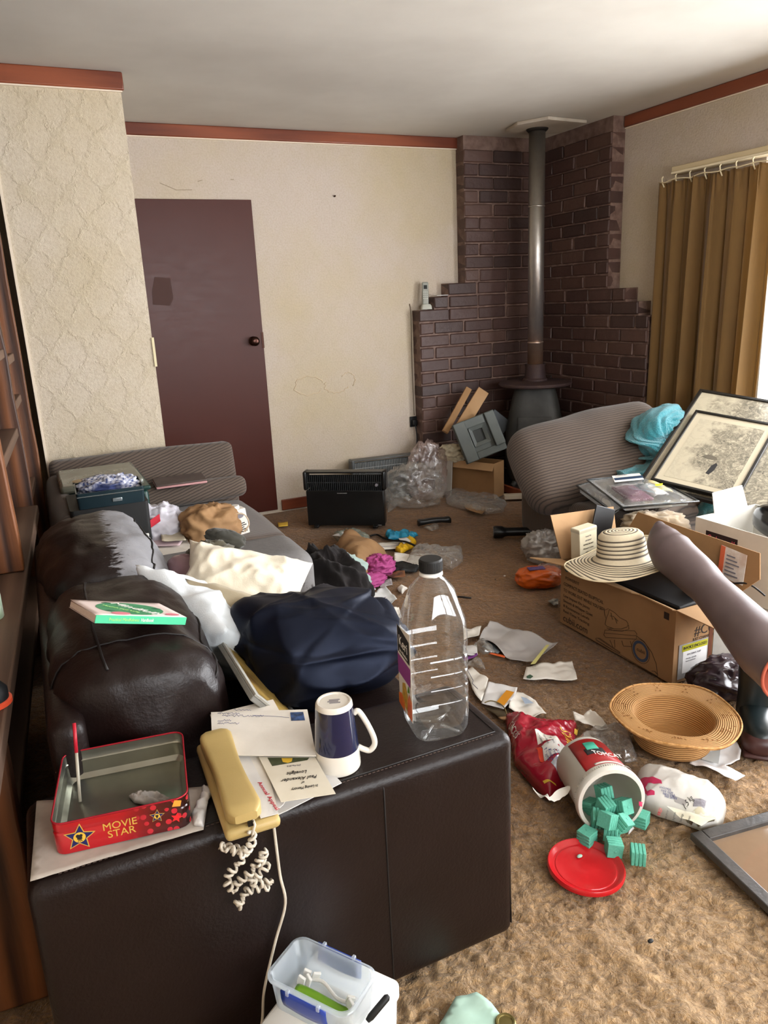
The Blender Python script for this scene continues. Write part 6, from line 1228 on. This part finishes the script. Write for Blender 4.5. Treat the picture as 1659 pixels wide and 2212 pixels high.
# framed ink prints
def ink(name, sc, seed, dens):
    t = NT(name); v = t.co('Object', (1, 1, 1)); 
    mp = t.n('ShaderNodeMapping', i_Vector=v); mp.inputs['Location'].default_value = (seed*3.1, seed, 0); v2 = mp.outputs[0]
    big = t.noise(v2, 5*sc, 4, .6); med = t.noise(v2, 16*sc, 5, .7, 1.2); fine = t.noise(v2, 70*sc, 5, .75, .8)
    rid = t.math('ABSOLUTE', t.math('SUBTRACT', med, .5)); br = t.math('SUBTRACT', 1.0, t.math('MULTIPLY', rid, 14.0)); br = t.math('MAXIMUM', br, 0.0)
    gx = t.n('ShaderNodeSeparateXYZ', i_0=v).outputs[0]; big = t.math('ADD', big, t.math('MULTIPLY_ADD', gx, 1.1, -.22)); m_ = t.ramp(big, [(dens-.02, (0, 0, 0)), (dens+.08, (1, 1, 1))]); sh_ = t.ramp(fine, [(.42, (1, 1, 1)), (.58, (0, 0, 0))])
    tone = t.math('MULTIPLY', m_, t.math('MULTIPLY_ADD', sh_, .55, t.math('MULTIPLY', t.ramp(med, [(.35, (1, 1, 1)), (.62, (0, 0, 0))]), .35))); dark = t.math('MAXIMUM', tone, t.math('MULTIPLY', br, t.math('MULTIPLY_ADD', m_, .6, .12)))
    t.p(Base_Color=t.mix(t.math('MINIMUM', dark, .9), srgb('#b0a68f'), srgb('#26231f')), Roughness=.35, Coat_Weight=.6, Coat_Roughness=.03); return t.m
m_fr = M('black_wood_frame', '#15130f', '#211d18', 9, .4)
def framed(name, lb, BL, u, v, hu, wv, bw, mat_w, inkm, inset, depth=.02):
    t_ = thing(name, lb, 'picture', (0, 0, 0)); frame(t_, BL, v, u)
    MB().bb((bw*.6, bw*.6, -.010), (wv-bw*.6, hu-bw*.6, -.004)).obj('backing', m_card, t_)
    MB().bb((bw*.6, bw*.6, -.004), (wv-bw*.6, hu-bw*.6, .0)).obj('mount', mat_w, t_); MB().bb((inset[0], inset[1], .0), (wv-inset[2], hu-inset[3], .0008)).obj('print_sheet', inkm, t_)
    for a, b in (((0, 0), (wv, bw)), ((0, hu-bw), (wv, hu)), ((0, bw), (bw, hu-bw)), ((wv-bw, bw), (wv, hu-bw))): MB().bb((a[0], a[1], -depth*.6), (b[0], b[1], depth*.4)).obj('frame_rail', m_fr, t_, bevel=.002)
    return t_
BL = Yp(1405, 1037, 2.72); TL = Yp(1503, 887, 2.90); u = (TL-BL).normalized(); BR = Yp(1590, 1075, 2.37); v = (BR-BL); v = (v-u*v.dot(u)).normalized(); nn = v.cross(u)
m_mount = M('cream_mount_board', '#b5aa92', rough=.5, coat=.5)
p2_ = framed('framed_picture', 'smaller black-framed ink print leaning in front of the bigger one', BL, u, v, (TL-BL).length, .405, .014, m_mount, ink('ink_rock_landscape', 1.0, 1, .42), (.045, .05, .045, .055))
BL2 = Yp(1512, 842, 3.02)-u*.80-nn*.0
BL2 = BL2
framed('framed_picture', 'larger black-framed ink drawing of branches behind the smaller print', BL2, u, v, .80, .60, .018, m_mount, ink('ink_branches', .6, 5, .42), (.02, .02, .02, .02))
fig = MB().prism([(.215, .13), (.232, .125), (.244, .16), (.246, .20), (.236, .215), (.222, .19)], 0, .0006).obj('dark_figure', m_ink, p2_); fig.location = (0, 0, .001); o = MB().prism([(.155, .24), (.20, .23), (.235, .235), (.22, .255), (.18, .262)], 0, .0006).obj('dark_rock', M('grey_ink_wash', '#5a5346', rough=.5), p2_); o.location = (0, 0, .001)
# picture frame lying on the carpet, right edge
P0 = Z(1490, 1806, .018); xd = Z(1659, 1758, .018)-P0; yd = Z(1659, 1964, .018)-P0
ff = thing('picture_frame', 'dark grey picture frame lying face up at the right picture edge', 'picture frame', (0, 0, 0)); frame(ff, P0, xd, Vector((-yd.x, -yd.y, 0))*-1)
m_gfr = M('dark_grey_painted_frame', '#3b3836', '#494542', 25, .4, bump=.3, bs=60); sg = -1
for a, b in (((0, -.50), (.033, 0)), ((.033, -.033), (.65, 0)), ((.033, -.50), (.65, -.467)), ((.617, -.467), (.65, -.033))): MB().bb((a[0], a[1], -.010), (b[0], b[1], .010)).obj('frame_rail', m_gfr, ff, bevel=.003)
t = NT('glazed_tan_print'); v = t.co(); n = t.noise(v, 9, 5, .7); t.p(Base_Color=t.mix(n, srgb('#7a6450'), srgb('#8f775f')), Roughness=.12, Coat_Weight=1, Coat_Roughness=.02, Specular_IOR_Level=.7); MB().bb((.02, -.48, -.008), (.63, -.02, -.002)).obj('glazed_picture', t.m, ff)
ff.location.z += .003
if ff.matrix_world.to_3x3().col[2].z < 0: frame(ff, P0, xd, Vector((yd.x, yd.y, 0))*-1)
# ================================================================== FLOOR NEAR RIGHT
PUFF = {}
def hpuff(name, px, z, h, mat, wr, ws, seed, sub, edge, lb, cat, zb=None):
    P = [Z(a, b, z) for a, b in px]; c = sum(P, Vector())/len(P); pts = [p-c for p in P]; E = [(Vector((pts[i].x, pts[i].y)), Vector((pts[(i+1) % len(pts)].x, pts[(i+1) % len(pts)].y))) for i in range(len(pts))]
    def hf(x, y):
        d = min(segd(Vector((x, y)), a, b) for a, b in E); k = 1-(1-min(1, d/edge))**2; return .002+max(0, h*math.sqrt(k)*(1-wr*(crease((x, y, 0), ws, seed, 3)+.2)))
    vs, fs = polymesh(pts, sub)
    for q in vs: q.z = hf(q.x, q.y)
    o = MB().add(vs, fs).obj(name, mat, None, smooth=True, solid=.0015, soff=-1); o.location = (c.x, c.y, 0); tag(o, lb, cat); PUFF[o.name] = (o, hf, c, h); return o
def onpuff(a, b, hf, c, z):
    for k in range(25): p = Z(a, b, z)-c; z += (hf(p.x, p.y)-z)*.3
    return Z(a, b, z)
def patch(o, name, px, mat, lift=.0015, sub=3, zz=.7):
    o, hf, c, h = PUFF[o.name]; pts = [onpuff(a, b, hf, c, h*zz)-c for a, b in px]; vs, fs = polymesh(pts, sub)
    for q in vs: q.z = hf(q.x, q.y)+lift
    p = MB().add(vs, fs).obj(name, mat, o, smooth=True); return p
DRAPE = []
def ptext(o, s, a, b, size, mat, zz=.7, lift=.0022, **k):
    _, hf, c, h = PUFF[o.name]; A, B_ = onpuff(a[0], a[1], hf, c, h*zz), onpuff(b[0], b[1], hf, c, h*zz); m_ = (A+B_)/2-c; d = B_-A; tx = text('lettering', s, mat, o, (m_.x, m_.y, 0), (0, 0, math.atan2(d.y, d.x)), size, ext=0, **k); FIT.append((tx, d.length)); DRAPE.append((tx, hf, lift)); return tx
m_foilr = M('glossy_crimson_foil', '#8f1226', '#a5182f', 6, .22, bump=.2, bs=25, coat=.3)
rbag = hpuff('cracker_bag', [(1090, 1556), (1120, 1562), (1165, 1571), (1248, 1573), (1246, 1612), (1238, 1660), (1232, 1705), (1186, 1731), (1150, 1700), (1112, 1655)], 0, .085, m_foilr, .30, 9, 4, 5, .09, 'crumpled crimson snack bag lying on carpet beside the sofa arm', 'snack bag')
patch(rbag, 'white_panel', [(1153, 1577), (1200, 1590), (1216, 1612), (1162, 1610)], m_paper); patch(rbag, 'nutrition_panel', [(1170, 1613), (1222, 1615), (1234, 1645), (1178, 1646)], m_paper2); patch(rbag, 'silver_patch', [(1190, 1648), (1232, 1648), (1230, 1680), (1212, 1690)], M('silver_foil', '#aeb0bd', rough=.15, metal=.7)); patch(rbag, 'orange_panel', [(1158, 1616), (1168, 1614), (1176, 1645), (1168, 1647)], M('red_orange_print', '#cf3a20', rough=.4))
patch(rbag, 'yellow_streak', [(1172, 1688), (1200, 1694), (1202, 1699), (1176, 1694)], m_yel); patch(rbag, 'white_hem', [(1150, 1701), (1187, 1723), (1230, 1700), (1232, 1706), (1186, 1730), (1152, 1706)], m_paper, zz=.2); patch(rbag, 'silver_corner', [(1241, 1575), (1249, 1574), (1246, 1590), (1240, 1586)], m_yel, zz=.2)
ptext(rbag, 'SKIERS', (1238, 1620), (1222, 1580), .05, m_yel, sx=1); ptext(rbag, 'CRACKERS', (1102, 1566), (1117, 1592), .02, m_wp, .4)
for k in range(4): ptext(rbag, ('Nutrition', 'Energy', 'Protein', 'Sodium')[k], (1178+9*k, 1618+.6*k), (1186+9*k, 1644), .012, m_bluei)
for k in range(3): ptext(rbag, 'Ingredients', (1162+13*k, 1584+4*k), (1172+13*k, 1606), .009, m_greyi)
bread = hpuff('bread_bag', [(1376, 1682), (1395, 1680), (1430, 1684), (1480, 1702), (1540, 1722), (1562, 1740), (1569, 1752), (1562, 1780), (1550, 1792), (1515, 1797), (1470, 1780), (1420, 1765), (1388, 1750), (1380, 1720)], 0, .085, M('glossy_white_bread_film', '#d8d6d2', '#cbc8c0', 5, .28, bump=.15, bs=30), .10, 8, 6, 5, .08, 'white plastic bag of bread with pink print lying beside the tipped tub', 'bread bag')
m_pk = M('hot_pink_print', '#c8305e', rough=.35); 
patch(bread, 'pink_swirl', [(1380, 1690), (1400, 1680), (1428, 1686), (1430, 1694), (1412, 1694), (1400, 1692), (1394, 1702), (1398, 1710), (1414, 1710), (1414, 1718), (1398, 1720), (1386, 1708)], m_pk, zz=.55, sub=4); patch(bread, 'pink_spot', [(1380, 1732), (1388, 1734), (1387, 1744), (1380, 1742)], m_pk, zz=.4); patch(bread, 'barcode', [(1500, 1726), (1526, 1731), (1522, 1748), (1497, 1743)], M('grey_barcode', '#6d6a75', '#a19ea6', 120, .5, stretch=(1, .05, 1)), zz=.9); patch(bread, 'cream_film', [(1440, 1742), (1500, 1750), (1545, 1742), (1545, 1770), (1515, 1785), (1470, 1768)], M('cream_bread_film', '#cfc9b4', '#c4bda6', 6, .3), zz=.8, lift=.0012); patch(bread, 'grey_crease', [(1452, 1718), (1484, 1730), (1480, 1742), (1458, 1733)], M('soft_grey_print', '#a19d9c', rough=.4), zz=.9)
ptext(bread, '1.5 kg', (1480, 1742), (1492, 1726), .018, m_ink, .9)
for k in range(4): ptext(bread, ('WHOLEMEAL', 'toast slices', 'baked fresh', 'best before')[k], (1424+4*k, 1702+6*k), (1450+4*k, 1708+6*k), .008, m_bluei, .8)
for k in range(4): ptext(bread, ('Nutrition', 'Ingredients', 'Storage', 'Contact')[k], (1438+16*k, 1770+3.4*k), (1442+16*k, 1752+4*k), .008, m_ink, .7)
ptext(bread, 'FRESH', (1424, 1762), (1428, 1748), .012, m_red, .6)
# tub of bait blocks
F_, B0 = Z(1322, 1732, .094), Z(1266, 1655, .080); ax = (F_-B0).normalized()
tu = thing('bait_tub', 'tipped-over white tub with red label spilling mint green blocks', 'tub', (0, 0, 0)); sd = ax.cross(Vector((0, 0, 1))).normalized(); upv = sd.cross(ax); LT = (F_-B0).length+.02
tu.matrix_world = Matrix(((sd.x, upv.x, -ax.x, F_.x), (sd.y, upv.y, -ax.y, F_.y), (sd.z, upv.z, -ax.z, F_.z), (0, 0, 0, 1)))
m_tub = M('white_tub_plastic', '#d3d0c6', '#c8c5ba', 4, .3)
mb = MB(); mb.lathe([(.080, 0), (.089, .002), (.092, .006), (.092, .020), (.087, .022), (.0855, .034), (.079, LT*1.0), (.075, LT+.006)], 56, cap0=False); mb.lathe([(.075, LT-.004), (.0815, .03), (.083, .010), (.080, 0)], 56, cap0=True, cap1=False); mb.obj('tub_wall', m_tub, tu, auto=40)
mb = MB()
for k in range(90): a = 2*PI*k/90; mb.box((.0875*math.cos(a), .0875*math.sin(a), .028), (.003, .003, .010), rz=a)
tag(mb.obj('rim_ribs', m_tub, tu), kind='stuff')
def tubarc(name, a0, a1, z0, z1, mat, off): 
    o = MB().grid(lambda u, w: ((.0855-(.0065)*((z0+w*(z1-z0))-.034)/max(.01, LT-.034)+off)*math.cos(a0+u*(a1-a0)), (.0855-(.0065)*((z0+w*(z1-z0))-.034)/max(.01, LT-.034)+off)*math.sin(a0+u*(a1-a0)), z0+w*(z1-z0)), 20, 2).obj(name, mat, tu, smooth=True, solid=.0004); return o
tubarc('red_label', .9, 2.7, .042, LT*.93, M('red_label_paper', '#a3201f', '#8f1a1c', 7, .35), .0008); tubarc('grey_label', 2.75, 3.9, .042, LT*.93, M('grey_text_label', '#77747c', '#a5a2a6', 90, .4), .0008); tubarc('green_dab', 1.35, 1.75, LT*.62, LT*.82, M('mint_print', '#3fa58a', rough=.4), .0016); tubarc('black_shape', 1.25, 1.9, LT*.50, LT*.66, m_ink, .0014); tubarc('red_strip', 1.25, 2.6, .044, .052, m_paper, .0016)
o = text('lettering', 'TOMCAT', m_wp, None, (0, 0, 0), (0, 0, 0), .028); o.parent = tu; a_ = 1.85; r_ = .0865; o.matrix_basis = Matrix(((-math.sin(a_), 0, math.cos(a_), r_*math.cos(a_)), (math.cos(a_), 0, math.sin(a_), r_*math.sin(a_)), (0, 1, 0, LT*.44), (0, 0, 0, 1))); FIT.append((o, .085)); TUBTXT = o
MB().tube([(.0905*math.cos(a), .0905*math.sin(a), .024+.05*math.sin((a-2.0)/2.3*PI)) for a in [2.0+2.3*k/20 for k in range(21)]], .0015, 6).obj('wire_handle', M('bright_wire', '#b5b5b0', rough=.25, metal=.9), tu, smooth=True)
t = NT('mint_bait_block'); v = t.co(); n = t.noise(v, 220, 3, .7); t.p(Base_Color=t.mix(n, srgb('#3f8f7a'), srgb('#6bbfa6')), Roughness=.7); t.bump(n, .4, .002); m_mint = t.m
mb = MB()
for k in range(4): mb.box((0, 0, -.0105+.007*k), (.030, .030, .0062)); 
mb.box((0, 0, 0), (.027, .027, .026)); mb.lathe([(.004, .0139), (.0025, .0145)], 8)
bmesh_ = mb.obj('bait_block', m_mint, None, bevel=.001, bseg=1)
def block(loc, rot, lb, group=None, first=[True], grp='mint green bait blocks spilled from the tub'):
    o = bmesh_ if first[0] else bmesh_.copy(); o.scale = (1.28, 1.28, 1.28)
    if not first[0]: COL.objects.link(o)
    first[0] = False; o.location = loc; o.rotation_euler = rot; tag(o, lb, 'bait block', grp); return o
for (px, rot, lb, zz) in (((1268, 1806), (0, 0, .3), 'mint green grooved block alone on carpet behind the red lid', .024), ((1322, 1800), (1.57, .3, .6), 'mint green block at the tub mouth touching the carpet', .027), ((1326, 1830), (1.57, .1, -.5), 'mint green block lying just right of the red lid edge', .025), ((1378, 1846), (1.57, 0, .9), 'mint green block lying farthest from the tub, nearest the camera', .025), ((1384, 1768), (0, 0, .5), 'mint green block half hidden behind the tub rim', .024), ((1345, 1778), (.5, .4, .3), 'mint green block perched on top at the mouth of tub', .052)): block(Z(px[0], px[1], zz), rot, lb)
R_ = random.Random(11)
for (px, dp, lb) in (((1305, 1712), .07, 'mint green block highest of the pile inside the white tub'), ((1308, 1742), .035, 'mint green block in the middle of the pile inside the tub'), ((1293, 1768), .03, 'mint green block at the lower left inside the tub mouth'), ((1346, 1742), .05, 'mint green block at the right side of the pile inside the tub'), ((1312, 1772), .0, 'mint green block spilling over the lower lip of the tub'), ((1278, 1742), .09, 'mint green block deep at the left wall inside the tub')):
    d_ = ray(*px).normalized(); p = Vector((0, 0, CAM_H))+d_*((F_-Vector((0, 0, CAM_H))).length+dp-.02); p.z = max(.032, p.z); block(p, (R_.uniform(-.5, .5)+1.57*(R_.random() > .5), R_.uniform(-.4, .4), R_.uniform(0, 3)), lb)
ld = thing('tub_lid', 'round red plastic lid lying on the carpet in front of the tub', 'lid', tuple(Z(1265, 1878, .0)+Vector((0, 0, .002))), (.03, .03, 0)); m_lid = M('bright_red_plastic', '#b3121a', '#bd161e', 3, .25, coat=.3)
mb = MB(); mb.lathe([(.088, 0), (.093, .002), (.094, .010), (.091, .014), (.087, .013), (.080, .006), (.074, .005), (.073, .0062), (.070, .0062), (.068, .005), (.02, .005)], 64); mb.obj('disc', m_lid, ld, auto=50)
o = blob('mint_crumb', (.008, .005, .003), M('pale_mint_crumb', '#9fc5b4', rough=.8), None, .1, 2, 1, 16, 10); o.location = Z(1252, 1851, .010); tag(o, 'tiny pale mint crumb lying on the red lid', 'crumb')
o = puff('torn_wrapper', [(1352, 1792), (1362, 1783), (1371, 1793), (1360, 1802)], 0, .012, m_paper2, sub=3, edge=.01, wr=.5, ws=40); tag(o, 'small torn white wrapper under the tub mouth', 'wrapper')
# papers
sheet_on([(1237, 1545), (1258, 1552), (1275, 1544), (1292, 1560), (1318, 1580), (1300, 1586), (1262, 1580), (1243, 1565)], 0, m_paper, 'torn white paper on the carpet left of straw hat', 'paper', 'paper', amp=.02, fr=14, sub=4, curl=.02)
o = puff('clear_plastic_bag', [(1240, 1600), (1262, 1588), (1310, 1580), (1345, 1578), (1365, 1605), (1375, 1645), (1350, 1652), (1310, 1635), (1262, 1632), (1242, 1625)], 0, .055, m_film, sub=5, edge=.07, wr=.45, ws=14, seed=15); tag(o, 'crinkled clear plastic bag between crimson snack bag and straw hat', 'plastic bag')
o = sheet_on([(1497, 1622), (1545, 1612), (1590, 1615), (1600, 1632), (1597, 1650), (1566, 1664), (1598, 1676), (1609, 1681), (1587, 1698), (1540, 1678), (1489, 1658)], 0, m_paper2, 'white torn letter with grey patch peeping from under the straw hat', 'letter', 'letter', amp=.022, fr=9, sub=4, seed=4, curl=.01); keep(slab('grey_patch', [(1518, 1626), (1556, 1620), (1552, 1650), (1516, 1640)], .016, .0006, M('grey_print_patch', '#9a9d9b', rough=.7)), o)
o = sheet_on([(1035, 1382), (1058, 1350), (1075, 1352), (1130, 1374), (1190, 1392), (1205, 1394), (1178, 1420), (1150, 1437), (1102, 1430), (1072, 1405)], 0, M('milky_white_film', '#bdb9b6', '#aaa6a4', 5, .35, bump=.15, bs=20), 'large milky white plastic mailer with yellow stripe on the carpet', 'mailer_bag', 'plastic mailer', amp=.03, fr=5, sub=5, seed=2, curl=.01); keep(slab('yellow_stripe', [(1180, 1393), (1187, 1393), (1156, 1434), (1146, 1435)], .030, .0006, M('pale_yellow_stripe', '#c9c27a', rough=.5)), o)
sheet_on([(1040, 1398), (1056, 1386), (1082, 1408), (1075, 1414)], .003, M('slate_grey_card', '#5d6468', rough=.6), 'slate grey card sticking out from the white mailer', 'card', 'card', amp=.004, sub=2); sheet_on([(1056, 1414), (1060, 1411), (1092, 1418), (1090, 1422)], .002, M('orange_card', '#d8602c', rough=.5), 'orange strip of card under the white mailer', 'card', 'card', amp=.003, sub=2)
o = puff('clear_wrap', [(1020, 1400), (1040, 1382), (1062, 1395), (1072, 1412), (1045, 1415)], 0, .03, m_film, sub=4, edge=.04, wr=.4, ws=22, seed=2); tag(o, 'clear wrap poking out at the open end of white mailer', 'wrap')
o = sheet_on([(1130, 1471), (1137, 1444), (1160, 1441), (1236, 1433), (1247, 1469), (1222, 1474), (1180, 1471)], 0, m_paper, 'white torn-open envelope with a green mark on the carpet', 'envelope', 'envelope', amp=.016, fr=11, sub=4, seed=7, curl=.006); keep(slab('green_mark', [(1137, 1461), (1145, 1457), (1152, 1461), (1146, 1466), (1138, 1465)], .014, .0006, M('dark_green_print', '#39523f', rough=.6)), o)
sheet_on([(1000, 1356), (1018, 1366), (1040, 1362), (1034, 1380), (1002, 1392)], 0, m_paper, 'cream paper scrap just right of the bottle at shoulder height', 'paper', 'paper', amp=.02, sub=3, curl=.01)
sheet_on([(1000, 1396), (1030, 1398), (1032, 1416), (1018, 1420), (1000, 1418)], 0, m_paper2, 'small white card right of the bottle above the purple wrapper', 'paper', 'paper', amp=.014, sub=3); sheet_on([(1000, 1421), (1020, 1418), (1030, 1414), (1032, 1418), (1002, 1432)], 0, m_purple, 'purple printed wrapper edge right of the bottle', 'wrapper', 'wrapper', amp=.008, sub=2)
o = puff('clear_wrap', [(1003, 1440), (1030, 1420), (1042, 1428), (1050, 1446), (1020, 1442)], 0, .02, m_film, sub=4, edge=.03, wr=.5, ws=26, seed=4); tag(o, 'shred of clear wrap below the purple wrapper edge', 'wrap')
o = sheet_on([(1005, 1450), (1020, 1443), (1055, 1475), (1040, 1520), (1027, 1507)], .002, m_paper, 'long white envelope flap unfolded beside the sofa arm', 'envelope', 'envelope', amp=.014, sub=4, seed=3); keep(MB().tube([Z(1010, 1448, .02), Z(1022, 1470, .02), Z(1020, 1476, .02), Z(1032, 1488, .02)], .0013, 4).obj('crease', m_greyi, None), o)
o = sheet_on([(1055, 1476), (1118, 1488), (1112, 1512), (1088, 1535), (1040, 1521)], .006, m_paper2, 'white letter with an orange block beside the sofa arm', 'letter', 'letter', amp=.012, sub=4, seed=9, curl=.004); keep(slab('orange_block', [(1094, 1491), (1111, 1495), (1089, 1524), (1072, 1517)], .020, .0006, M('amber_print', '#c8841c', rough=.5)), o)
keep(MB().tube(smooth_pts([Z(1047, 1518, .02), Z(1060, 1514, .022), Z(1078, 1519, .022), Z(1090, 1530, .018), Z(1096, 1548, .008)]), .0022, 5).obj('string', M('olive_string', '#6d5c38', rough=.8), None, smooth=True), o)
o = sheet_on([(1103, 1512), (1115, 1500), (1130, 1502), (1156, 1519), (1180, 1548), (1143, 1562), (1120, 1548), (1099, 1537)], .0, m_paper, 'torn cream-white envelope right of the orange-block letter', 'envelope', 'envelope', amp=.02, fr=10, sub=4, seed=6, curl=.01); keep(slab('blue_lining', [(1125, 1505), (1137, 1508), (1153, 1519), (1134, 1520)], .02, .0006, M('pale_blue_lining', '#9aa7b8', rough=.7)), o)
sheet_on([(1075, 1553), (1098, 1548), (1128, 1550), (1142, 1562), (1110, 1563), (1082, 1560)], .0, m_kraft, 'brown paper scrap between torn envelope and crimson snack bag', 'paper', 'paper', amp=.012, sub=3); sheet_on([(1045, 1530), (1088, 1538), (1098, 1548), (1076, 1550)], 0, M('olive_brown_felt', '#4a3d28', rough=.9), 'olive brown felt scrap beside the sofa arm', 'felt', 'felt', amp=.006, sub=2)
# grey bag and orange wipes pack before the armchair
o = blob('grey_plastic_bag', (.11, .10, .085), clear('grey_clear_film', .42, .10, .18, (.62, .58, .55), 22, .8, .01), None, .24, 2.2, 5, 60, 40, 2.3); o.location = (2.33, 3.11, 0); tag(o, 'greyish clear plastic bag in front of the right armchair base', 'plastic bag')
wp = thing('wipes_packet', 'orange and clear packet of wipes on the carpet beside the printed box', 'packet', tuple(Z(1165, 1262, 0)), (0, 0, -.3)); blob('packet_body', (.115, .075, .048), M('orange_packet_film', '#c65a14', '#b84e10', 5, .3, bump=.15, bs=20), wp, .10, 2.2, 3, 60, 36, 2.9); o = blob('clear_end', (.08, .078, .05), m_film, wp, .15, 2.2, 8, 40, 26, 2.6); o.location = (.06, .005, .002)
MB().grid(lambda u, w: (-.06+u*.08, -.03+w*.04, .088), 3, 3).obj('purple_logo', M('purple_logo_print', '#4a3a6a', '#6a5a8a', 60, .4), wp, solid=.003)
sheet_on([(1183, 1300), (1195, 1295), (1206, 1297), (1206, 1308), (1196, 1311)], 0, M('black_white_leaflet', '#2a2a26', '#a5a094', 30, .6, detail=2), 'small black and white leaflet at the far corner of printed box', 'leaflet', 'leaflet', amp=.008, sub=2)
o = sheet_on([(1385, 1487), (1410, 1480), (1412, 1492), (1392, 1494)], 0, M('orange_red_scrap', '#c4582e', rough=.6), 'orange scrap under the printed box just behind straw hat', 'scrap', 'paper scrap', amp=.006, sub=2)
for k, (px, lb, r) in enumerate((((1090, 1245), 'tiny white crumb on the open carpet beyond the bottle', .006), ((1405, 2035), 'small dark pellet on the carpet near the frame', .007), ((1070, 1252), 'thin dark twig bit beside the white crumb', .004))):
    o = blob('crumb', (r, r*.7, r*.5), (m_paper, m_blackm, m_blackm)[k], None, .1, 2, k, 16, 10); o.location = Z(px[0], px[1], .001); tag(o, lb, 'crumb')
o = rbox('wood_offcut', Yp(1163, 934, 3.95), (.16, .05, .04), m_card_in, None, .003, 1, (0, -.1, -.5)); o.location.z = .07; bpy.data.objects.remove(o)
o = sheet_on([(600, 1130), (622, 1128), (622, 1137), (602, 1140)], 0, m_yel, 'yellow scrap of card on the carpet left of the black heater', 'card_scrap', 'card', amp=.006, sub=2)
# ------------------------------------------------------------------ fit the lettering to its measured widths, then turn it into meshes
bpy.context.view_layer.update()
dg = bpy.context.evaluated_depsgraph_get(); DR = {o.name: (hf, lf) for o, hf, lf in DRAPE}; WID = {o.name: w for o, w in FIT}
for o in [q for q in S.objects if q.type == 'FONT']:
    xs = [c[0] for c in o.bound_box]; d = max(xs)-min(xs); sx_ = WID[o.name]/d if o.name in WID and d > 1e-6 else 1
    me = bpy.data.meshes.new_from_object(o.evaluated_get(dg)); nm = o.name
    for v in me.vertices: v.co.x *= sx_
    n = bpy.data.objects.new('lettering', me); COL.objects.link(n); n.parent = o.parent; n.matrix_parent_inverse = o.matrix_parent_inverse.copy(); n.matrix_basis = Matrix.LocRotScale(*[o.matrix_basis.decompose()[0], o.matrix_basis.decompose()[1], None])
    if nm in DR:
        hf, lf = DR[nm]; mb_ = n.matrix_basis; inv = mb_.inverted()
        for v in me.vertices: p = mb_ @ v.co; p.z = hf(p.x, p.y)+lf; v.co = inv @ p
    bpy.data.objects.remove(o)
for o in S.objects:
    if o.name.startswith('lettering'): pass
